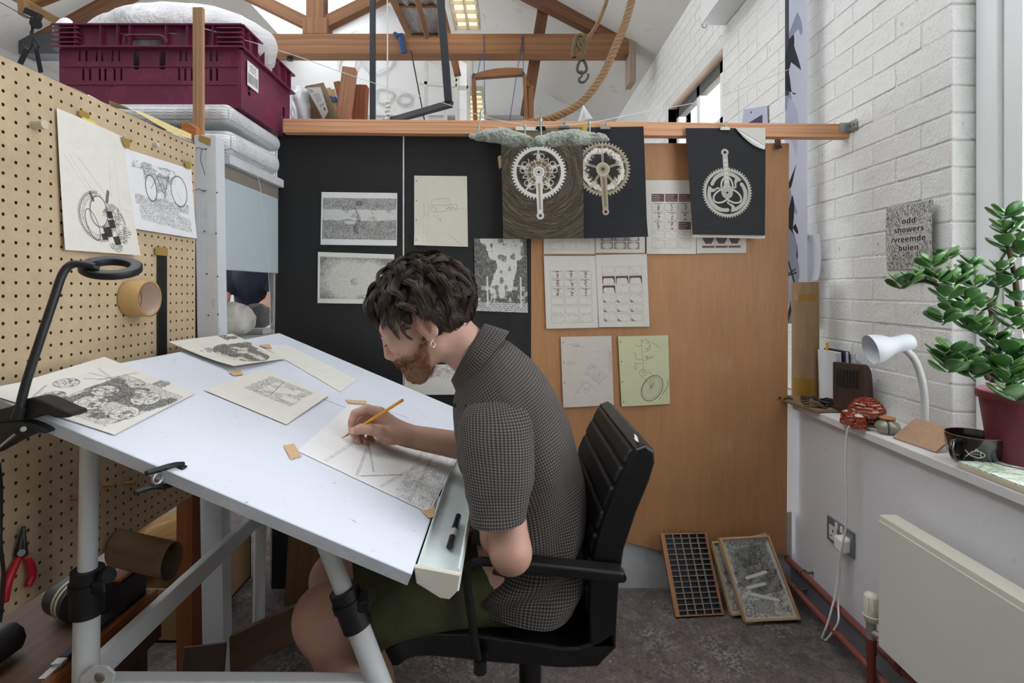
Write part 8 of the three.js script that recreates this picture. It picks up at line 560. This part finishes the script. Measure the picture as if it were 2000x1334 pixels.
// hair
const hairTex = pix(128, 256, (u, v) => { const a = tn(u * 64, v * 4, 64, 801), b = tn(u * 20, v * 3, 20, 803); return 255 * (0.35 + 0.4 * a + 0.3 * b); });
const hairM = MP(0x564136, 0.5, { map: hairTex, sheen: 0.25 }), hairM2 = MP(0x7d624c, 0.48, { map: hairTex });
const hl = [[-0.14, -0.085], [-0.08, -0.084], [-0.05, -0.07], [-0.036, -0.034], [-0.032, 0.004], [-0.02, 0.036], [0.006, 0.034], [0.014, 0.012], [0.024, 0.014], [0.036, 0.044], [0.056, 0.072], [0.085, 0.09], [0.14, 0.1]];
const hairline = (f) => { for (let i = 0; i < hl.length - 1; i++) if (f <= hl[i + 1][0]) return mix(hl[i][1], hl[i + 1][1], clamp((f - hl[i][0]) / (hl[i + 1][0] - hl[i][0]))); return 0.1; };
{ const hr = part(man, 'hair', nets((x, y, z) => { const [f, u, s] = local(x, y, z); const d = cE(f, u, s, [-0.014, 0.05, 0], [0.114, 0.1, 0.089]) + 0.02 * (fbm(f * 28 + 0.6 * Math.sin(u * 40), u * 34, s * 26, 3) - 0.5) ; return smin(-0.004 + Math.max(d, (hairline(f) + 0.012 - u) * 0.8), 1, 0.001); }, V(-0.37, 0.99, -1.335), V(-0.03, 1.32, -1.105), 0.0042), M(0x33261d, 0.65));
  const r = rng(555), locks = [[], []]; let made = 0; for (let i = 0; i < 2000 && made < 260; i++) { const th = r() * 6.2832, ph = Math.acos(1 - 2 * r()); const n = [Math.cos(th) * Math.sin(ph), Math.cos(ph), Math.sin(th) * Math.sin(ph)]; const f = -0.014 + n[0] * 0.113, u = 0.05 + n[1] * 0.099, s = n[2] * 0.088; if (u < hairline(f) + 0.008 || s < -0.045) continue; made++; const nn = V(n[0], n[1], n[2]).normalize();
    // combed forward over the brow, down at the sides and back
    const flow = (f > 0.005 ? V(0.85, 0.05 - 0.45 * Math.abs(n[2]), 0.1) : f > -0.06 ? V(0.15, -0.9, 0.3 * Math.sign(s)) : V(-0.3, -0.95, 0)).add(V((r() - 0.5) * 0.8, (r() - 0.5) * 0.5, (r() - 0.5) * 0.8)); if (u > 0.12) flow.add(V(r() - 0.5, 0, (r() - 0.3) * 1.2)); flow.addScaledVector(nn, -flow.dot(nn)).normalize(); const side = flow.clone().cross(nn), L = (0.04 + 0.034 * r()) * (u < hairline(f) + 0.035 ? 0.5 : 1), amp = 0.004 + 0.006 * r(), pw = r() * 6, kk = 0.55 + r() * 0.5, lift = (u > 0.05 ? 0.02 : 0.009) * (0.3 + 0.7 * r()), bend = (r() - 0.5) * 0.05, wide = 0.009 + 0.007 * r(), K = 34;
    for (let m = 0; m < K; m++) { const ox = (r() - 0.5) * 2, oz = r(), px = (r() - 0.5) * 0.5, pts = [], ll = L * (0.85 + 0.3 * r()); for (let k = 0; k <= 6; k++) { const t = k / 6, cw = wide * (1 - 0.62 * t), q = V(f, u, s).addScaledVector(flow, ll * t).addScaledVector(side, ox * cw + amp * Math.sin(pw + px + t * kk * 6.28) * (0.3 + t) + bend * t * t).addScaledVector(nn, 0.0 + oz * 0.35 * cw + (1 - ox * ox) * 0.35 * cw + lift * Math.sin(t * 2.7) - ll * ll * t * t * 3.6 + amp * 0.5 * Math.cos(pw + t * kk * 6.28) * t); pts.push(toW(q.x, q.y, q.z)); } const w = 0.0005 + 0.0006 * r(); locks[r() > 0.8 ? 1 : 0].push(taper(pts, (t) => w * (1 - 0.75 * t * t) * (0.6 + 0.4 * Math.min(1, t * 5)), 8, 3)); } }
  part(hr, 'locks', locks[0], hairM); part(hr, 'locks', locks[1], hairM2);
  for (const o of hr.children) o.userData.kind = 'stuff'; }
// beard and brows
{ const bl = [[-0.03, -0.02], [0.0, -0.012], [0.018, -0.014], [0.035, -0.036], [0.06, -0.04], [0.085, -0.036], [0.1, -0.0295], [0.14, -0.0295]]; const bline = (f) => { for (let i = 0; i < bl.length - 1; i++) if (f <= bl[i + 1][0]) return mix(bl[i][1], bl[i + 1][1], clamp((f - bl[i][0]) / (bl[i + 1][0] - bl[i][0]))); return -0.03; };
  const be = part(man, 'beard', nets((x, y, z) => { const [f, u, s] = local(x, y, z); const edge = Math.min(bline(f) - u, (f + 0.6 * (u + 0.03)) * 0.9), thick = -0.002 + 0.0055 * clamp(edge / 0.022) + 0.006 * clamp((-u - 0.05) / 0.045) * clamp(f / 0.05); const mouth = cC(f, u, Math.abs(s), [0.104, -0.0505, 0], [0.09, -0.052, 0.018], 0.0055, 0.003); return Math.max(faceF(f, u, s) - thick + 0.009 * (fbm(f * 110, u * 110, s * 110, 2) - 0.5), (u - bline(f)) * 0.8, -(f + 0.6 * (u + 0.03) - 0.0) * 0.9, -(mouth)); }, V(-0.33, 0.96, -1.31), V(-0.12, 1.13, -1.13), 0.0026), M(0x876048, 0.85));
  const r = rng(91), st = []; for (let i = 0; i < 5200; i++) { const f = 0.0 + r() * 0.11, u = -0.1 + r() * 0.09, s = -0.01 + r() * 0.075; if (u > bline(f) + 0.006 * (r() - 0.3) || f + 0.6 * (u + 0.03) < 0.004) continue; const g = faceF(f, u, s); if (g < -0.012 || g > 0.014) continue; const h = 0.002, nn = V(faceF(f + h, u, s) - g, faceF(f, u + h, s) - g, faceF(f, u, s + h) - g).normalize(), p = V(f, u, s).addScaledVector(nn, 0.001 - g); if (Math.abs(p.y + 0.051) < 0.006 && p.x > 0.085 && p.z < 0.02) continue; const dr = V(0.25, -1, 0.1).addScaledVector(nn, 0.55).add(V((r() - 0.5) * 0.9, (r() - 0.5) * 0.5, (r() - 0.5) * 0.9)).normalize(), L = 0.005 + 0.009 * r() * clamp((-u) / 0.08); const a = p, b = p.clone().addScaledVector(dr, L * 0.5).addScaledVector(nn, 0.001), c = p.clone().addScaledVector(dr, L); st.push(taper([a, b, c].map((q) => toW(q.x, q.y, q.z)), (t) => 0.00055 * (1 - 0.7 * t), 3, 3)); } const q = part(be, 'bristles', st, M(0x8a5a3c, 0.7)); q.userData.kind = 'stuff';
  for (const sgn of [1, -1]) part(man, 'eyebrow', taper([toW(0.1, 0.033, sgn * 0.012), toW(0.098, 0.039, sgn * 0.026), toW(0.082, 0.036, sgn * 0.045)], (t) => 0.0036 * (1 - 0.6 * t), 12, 6), M(0x4c3224, 0.9)); for (const sgn of [1, -1]) part(man, 'eyelash', taper([toW(0.099, 0.009, sgn * 0.022), toW(0.102, 0.008, sgn * 0.031), toW(0.096, 0.008, sgn * 0.042)], () => 0.0011, 10, 5), M(0x2b1c15, 0.8)); }
part(man, 'earring', new THREE.TorusGeometry(0.0065, 0.0009, 8, 28).rotateY(0.9).translate(...toW(-0.004, -0.041, 0.083).toArray()), M(0xd8d2c4, 0.2, { metalness: 1 }), 'small silver hoop');
// shirt: rings between a back point and a front point on the middle plane, w half the width
const checkTex = pix(64, 64, (u, v) => { const a = u < 0.5, b = v < 0.5, n = 14 * (hash(Math.floor(u * 64), Math.floor(v * 64), 3) - 0.5); const c = a && b ? 42 : a || b ? 92 : 146; return [c + n + 5, c + n + 1, c + n - 2]; });
const shirtM = M(0xb9b3b0, 0.9, { map: rep(checkTex, 190, 190), side: DS, bumpMap: rep(lump, 6, 6), bumpScale: 0.002 });
function loft(rings, nu, nv, exp, fold, cl) { // rings: {a: back, b: front, w, z}; returns a closed tube with uv in metres
  const N = rings.length, get = (t) => { const x = t * (N - 1), i = Math.min(N - 2, Math.floor(x)), f = x - i, g = (k) => rings[clamp(k, 0, N - 1)]; const cr = (p0, p1, p2, p3) => 0.5 * (2 * p1 + (p2 - p0) * f + (2 * p0 - 5 * p1 + 4 * p2 - p3) * f * f + (3 * p1 - p0 - 3 * p2 + p3) * f * f * f); const q = (fn) => cr(fn(g(i - 1)), fn(g(i)), fn(g(i + 1)), fn(g(i + 2))); return { a: V(q((r) => r.a.x), q((r) => r.a.y), q((r) => r.a.z)), b: V(q((r) => r.b.x), q((r) => r.b.y), q((r) => r.b.z)), w: q((r) => r.w) }; };
  let len = 0, prev = null; const ls = []; for (let j = 0; j <= nv; j++) { const r = get(j / nv), c = r.a.clone().add(r.b).multiplyScalar(0.5); if (prev) len += c.distanceTo(prev); prev = c; ls.push(len); } const circ = 2.6 * (rings[Math.floor(N / 2)].w + rings[Math.floor(N / 2)].a.distanceTo(rings[Math.floor(N / 2)].b) / 2);
  return sheet((u, v) => { const t = 1 - v, r = get(t), th = u * 6.2832, c = r.a.clone().add(r.b).multiplyScalar(0.5), h = r.b.clone().sub(r.a).multiplyScalar(0.5), p = (x) => Math.sign(x) * Math.pow(Math.abs(x), 2 / exp), A = p(Math.cos(th)), Bz = p(Math.sin(th)); const o = h.clone().multiplyScalar(A).add(V(0, 0, Bz * r.w)); const k = 1 + (fold ? fold(u, t, A, Bz) : 0) / Math.max(0.03, o.length()); return c.add(o.multiplyScalar(k)); }, nu, nv, (u, v) => [u * circ, ls[Math.round((1 - v) * nv)]]); }
const RG = (a, b, w, d = 1.25, d2 = d) => ({ a: P(a[0], a[1], d), b: P(b[0], b[1], d2), w });
const sh = part(man, 'shirt', loft([RG([966, 654], [896, 744], 0.074), RG([1000, 672], [888, 778], 0.125), RG([1044, 710], [890, 818], 0.178), RG([1082, 762], [894, 862], 0.2), RG([1112, 828], [906, 910], 0.2), RG([1135, 912], [932, 965], 0.193), RG([1148, 1000], [936, 1030], 0.19), RG([1150, 1050], [920, 1056], 0.195), RG([1142, 1090], [902, 1084], 0.21), RG([1124, 1120], [912, 1110], 0.214)], 120, 110, 2.35, (u, t, A, Bz) => { const g = Math.exp(-Math.pow((t - 0.8) / 0.25, 2)); return 0.017 * (fbm(u * 13 + t * 3.2, t * 5 - u * 4, 1, 3) - 0.5) * (0.4 + 1.3 * t) + 0.011 * Math.sin(u * 30 + t * 15 + 3 * Math.sin(t * 7 + u * 5)) * g + 0.008 * Math.sin(t * 34 + u * 14) * Math.exp(-Math.pow((t - 0.45) / 0.2, 2)) * clamp(Bz); }), shirtM);
const sleeve = (k, pts) => loft(pts, 64, 50, 2.1, (u, t) => 0.014 * (fbm(u * 6 + t * 3, t * 6, k, 3) - 0.5) + 0.004 * Math.sin(u * 19 + t * 10 + 2 * Math.sin(t * 5)) * t + (t > 0.93 ? 0.0018 : 0), 0);
part(sh, 'sleeve', sleeve(4, [RG([985, 762], [940, 772], 0.012, 1.17), RG([1005, 764], [918, 784], 0.035, 1.13), RG([1028, 790], [902, 803], 0.05, 1.1), RG([1040, 845], [897, 838], 0.056, 1.075), RG([1041, 915], [904, 905], 0.055, 1.04), RG([1036, 965], [913, 968], 0.053, 1.015), RG([1031, 1004], [924, 1022], 0.05, 1.0)]), shirtM);
part(sh, 'sleeve', sleeve(9, [RG([1010, 760], [930, 770], 0.03, 1.38), RG([1020, 790], [920, 800], 0.05, 1.4), RG([1025, 830], [918, 838], 0.055, 1.41), RG([1030, 880], [930, 885], 0.052, 1.41)]), shirtM);
{ const a = P(966, 654, 1.25), b = P(896, 744, 1.25), c = a.clone().add(b).multiplyScalar(0.5), h = b.clone().sub(a).multiplyScalar(0.5), ax = V(-h.y, h.x, 0).normalize().multiplyScalar(-1); if (ax.y < 0) ax.multiplyScalar(-1); const pr = [[-0.002, -0.012], [-0.004, 0.012], [-0.002, 0.034], [0.007, 0.036], [0.013, 0.02], [0.022, -0.004], [0.028, -0.022]]; part(sh, 'collar', sheet((u, v) => { const th = u * 6.2832, x = v * (pr.length - 1), i = Math.min(pr.length - 2, Math.floor(x)), f = x - i; let rd = mix(pr[i][0], pr[i + 1][0], f), al = mix(pr[i][1], pr[i + 1][1], f); const front = Math.pow(clamp(Math.cos(th)), 3); al -= front * clamp(v * 1.6 - 0.6) * 0.03; const o = h.clone().multiplyScalar(Math.cos(th)).add(V(0, 0, Math.sin(th) * 0.074)); const L = o.length(); return c.clone().add(o.multiplyScalar((L + rd + 0.002 * Math.sin(th * 5)) / L)).addScaledVector(ax, al * (0.75 + 0.25 * Math.cos(th + 3.14)) ); }, 72, 18, (u, v) => [u * 0.46, v * 0.1]), shirtM); for (const [px, py] of [[889, 792], [893, 838]]) part(sh, 'button', rod(P(px, py, 1.17), P(px, py, 1.165), 0.0045, 0.0045, 12), M(0x2a2626, 0.4)); }
// shorts
const shortM = M(0x45462a, 0.9, { map: rep(speck, 4, 4), side: DS, bumpMap: rep(lump, 6, 6), bumpScale: 0.003 });
{ const leg = (d, k, dy) => loft([RG([1100, 1075 + dy], [1100, 1195 + dy], 0.07, d + 0.05), RG([1030, 1070 + dy], [1030, 1206 + dy], 0.078, d + 0.035), RG([930, 1072 + dy], [925, 1212 + dy], 0.084, d + 0.018), RG([830, 1084 + dy], [825, 1222 + dy], 0.09, d), RG([752, 1100 + dy], [762, 1248 + dy], 0.086, d), RG([694, 1118 + dy], [742, 1280 + dy], 0.084, d)].map((r) => r), 60, 50, 2.2, (u, t) => 0.009 * (fbm(u * 8, t * 8, k, 3) - 0.5), 0); const s = part(man, 'shorts', leg(1.12, 3, 0), shortM); part(s, 'shorts_leg', leg(1.36, 6, -70), shortM); }
// shoes
for (const k of ['L', 'R']) { const a = AN[k]; const s = part(man, 'shoe', nets((x, y, z) => Math.max(smin(caps(x, y, z, V(a.x + 0.03, 0.05, a.z), V(a.x - 0.15, 0.04, a.z), 0.045, 0.04), caps(x, y, z, V(a.x + 0.01, 0.06, a.z), V(a.x, 0.11, a.z), 0.045, 0.043), 0.03), 0.012 - y), V(a.x - 0.22, 0, a.z - 0.07), V(a.x + 0.1, 0.18, a.z + 0.07), 0.009), M(0x2b2a2a, 0.8)); part(s, 'sole', extr(poly([[a.x + 0.075, -a.z - 0.035], [a.x + 0.075, -a.z + 0.035], [a.x - 0.06, -a.z + 0.044], [a.x - 0.16, -a.z + 0.042], [a.x - 0.192, -a.z], [a.x - 0.16, -a.z - 0.042], [a.x - 0.06, -a.z - 0.044]]), 0.012, 0.002).rotateX(-Math.PI / 2).translate(0, 0.002, 0), M(0xd8d4cc, 0.8)); }
done(man);
// pencil
{ const t = thing('pencil', 'yellow-orange pencil held in the artist’s hand', 'pencil'), a = T(667, 857, 0.001), b = P(787, 781, 1.235), k = (s) => a.clone().lerp(b, s); part(t, 'shaft', rod(k(0.13), k(0.955), 0.0038, 0.0038, 6), M(0xe29a1e, 0.4)); part(t, 'sharpened_cone', rod(k(0.03), k(0.13), 0.001, 0.0037, 12), wood(0xcda06a, 0.7, [20, 20])); part(t, 'lead', rod(k(0), k(0.032), 0.0004, 0.0011, 8), M(0x2c2c2e, 0.5)); part(t, 'end_dip', rod(k(0.955), k(1), 0.0039, 0.0038, 6), M(0xc8891c, 0.45)); done(t); }
// visitor bending at the bench, far behind
{ const t = thing('person', 'distant person in a dark T-shirt bending over the hall bench', 'person'), m = new THREE.MeshPhysicalMaterial({ color: 0xffffff, roughness: 0.55, vertexColors: true }); const o = V(-1.98, 0, -4.25), q = (x, y, z) => V(o.x + x, y, o.z + z); const hip = q(-0.12, 0.95, -0.1), chest = q(-0.02, 1.3, 0.12), neck = q(0.02, 1.42, 0.22), head = q(0.03, 1.5, 0.3), sL = q(0.17, 1.34, 0.14), sR = q(-0.2, 1.34, 0.14), eL = q(0.16, 1.12, 0.22), eR = q(-0.2, 1.12, 0.24), hL = q(0.14, 1.05, 0.42), hR = q(-0.14, 1.05, 0.42);
  const F = (x, y, z) => { let d = caps(x, y, z, hip, chest, 0.13, 0.14); d = smin(d, caps(x, y, z, chest, neck, 0.12, 0.06), 0.05); d = smin(d, ell(x, y, z, [head.x, head.y, head.z], [0.08, 0.12, 0.1]), 0.03); for (const [s, e, h, lx] of [[sL, eL, hL, 0.09], [sR, eR, hR, -0.09]]) { d = smin(d, caps(x, y, z, s, e, 0.05, 0.042), 0.03); d = smin(d, caps(x, y, z, e, h, 0.042, 0.03), 0.02); for (let k = -2; k <= 2; k++) d = smin(d, caps(x, y, z, h.clone().add(V(k * 0.016, 0, 0)), h.clone().add(V(k * 0.02, -0.015, 0.07 - Math.abs(k) * 0.01)), 0.012, 0.008), 0.008); d = smin(d, caps(x, y, z, hip.clone().add(V(lx, 0, 0)), V(hip.x + lx, 0.5, hip.z + 0.05), 0.085, 0.06), 0.04); d = smin(d, caps(x, y, z, V(hip.x + lx, 0.5, hip.z + 0.05), V(hip.x + lx, 0.07, hip.z), 0.06, 0.04), 0.03); d = smin(d, caps(x, y, z, V(hip.x + lx, 0.05, hip.z), V(hip.x + lx, 0.04, hip.z + 0.14), 0.045, 0.035), 0.03); } return d; };
  part(t, 'body', nets(F, V(o.x - 0.4, 0, o.z - 0.4), V(o.x + 0.4, 1.68, o.z + 0.6), 0.015, () => [0.5, 0.28, 0.2]), m); part(t, 'shirt', nets((x, y, z) => { let d = caps(x, y, z, hip, chest, 0.145, 0.155); d = smin(d, caps(x, y, z, chest, neck, 0.13, 0.06), 0.05); for (const [s, e] of [[sL, eL], [sR, eR]]) d = smin(d, caps(x, y, z, s, s.clone().lerp(e, 0.6), 0.062, 0.062), 0.04); return Math.max(d, y - 1.41); }, V(o.x - 0.4, 0.75, o.z - 0.4), V(o.x + 0.4, 1.5, o.z + 0.4), 0.015), M(0x1c2233, 0.9)); part(t, 'trousers', nets((x, y, z) => { let d = 1; for (const lx of [0.09, -0.09]) { d = smin(d, caps(x, y, z, hip.clone().add(V(lx * 0.6, 0, 0)), V(hip.x + lx, 0.5, hip.z + 0.05), 0.1, 0.075), 0.05); d = smin(d, caps(x, y, z, V(hip.x + lx, 0.5, hip.z + 0.05), V(hip.x + lx, 0.12, hip.z), 0.075, 0.06), 0.03); } return d; }, V(o.x - 0.45, 0.02, o.z - 0.4), V(o.x + 0.3, 1.1, o.z + 0.3), 0.018), M(0x2c2f38, 0.9)); part(t, 'hair', nets((x, y, z) => Math.max(ell(x, y, z, [head.x, head.y + 0.015, head.z - 0.01], [0.09, 0.125, 0.108]) + 0.01 * (fbm(x * 40, y * 40, z * 40) - 0.5), head.y - 0.02 - y + (z - head.z) * 0.8), V(head.x - 0.14, head.y - 0.16, head.z - 0.16), V(head.x + 0.14, head.y + 0.18, head.z + 0.16), 0.01), M(0x4a3526, 0.8)); done(t); }
scene.traverse((o) => { if (o.isMesh) o.castShadow = o.receiveShadow = true; });
renderer.render(scene, camera);
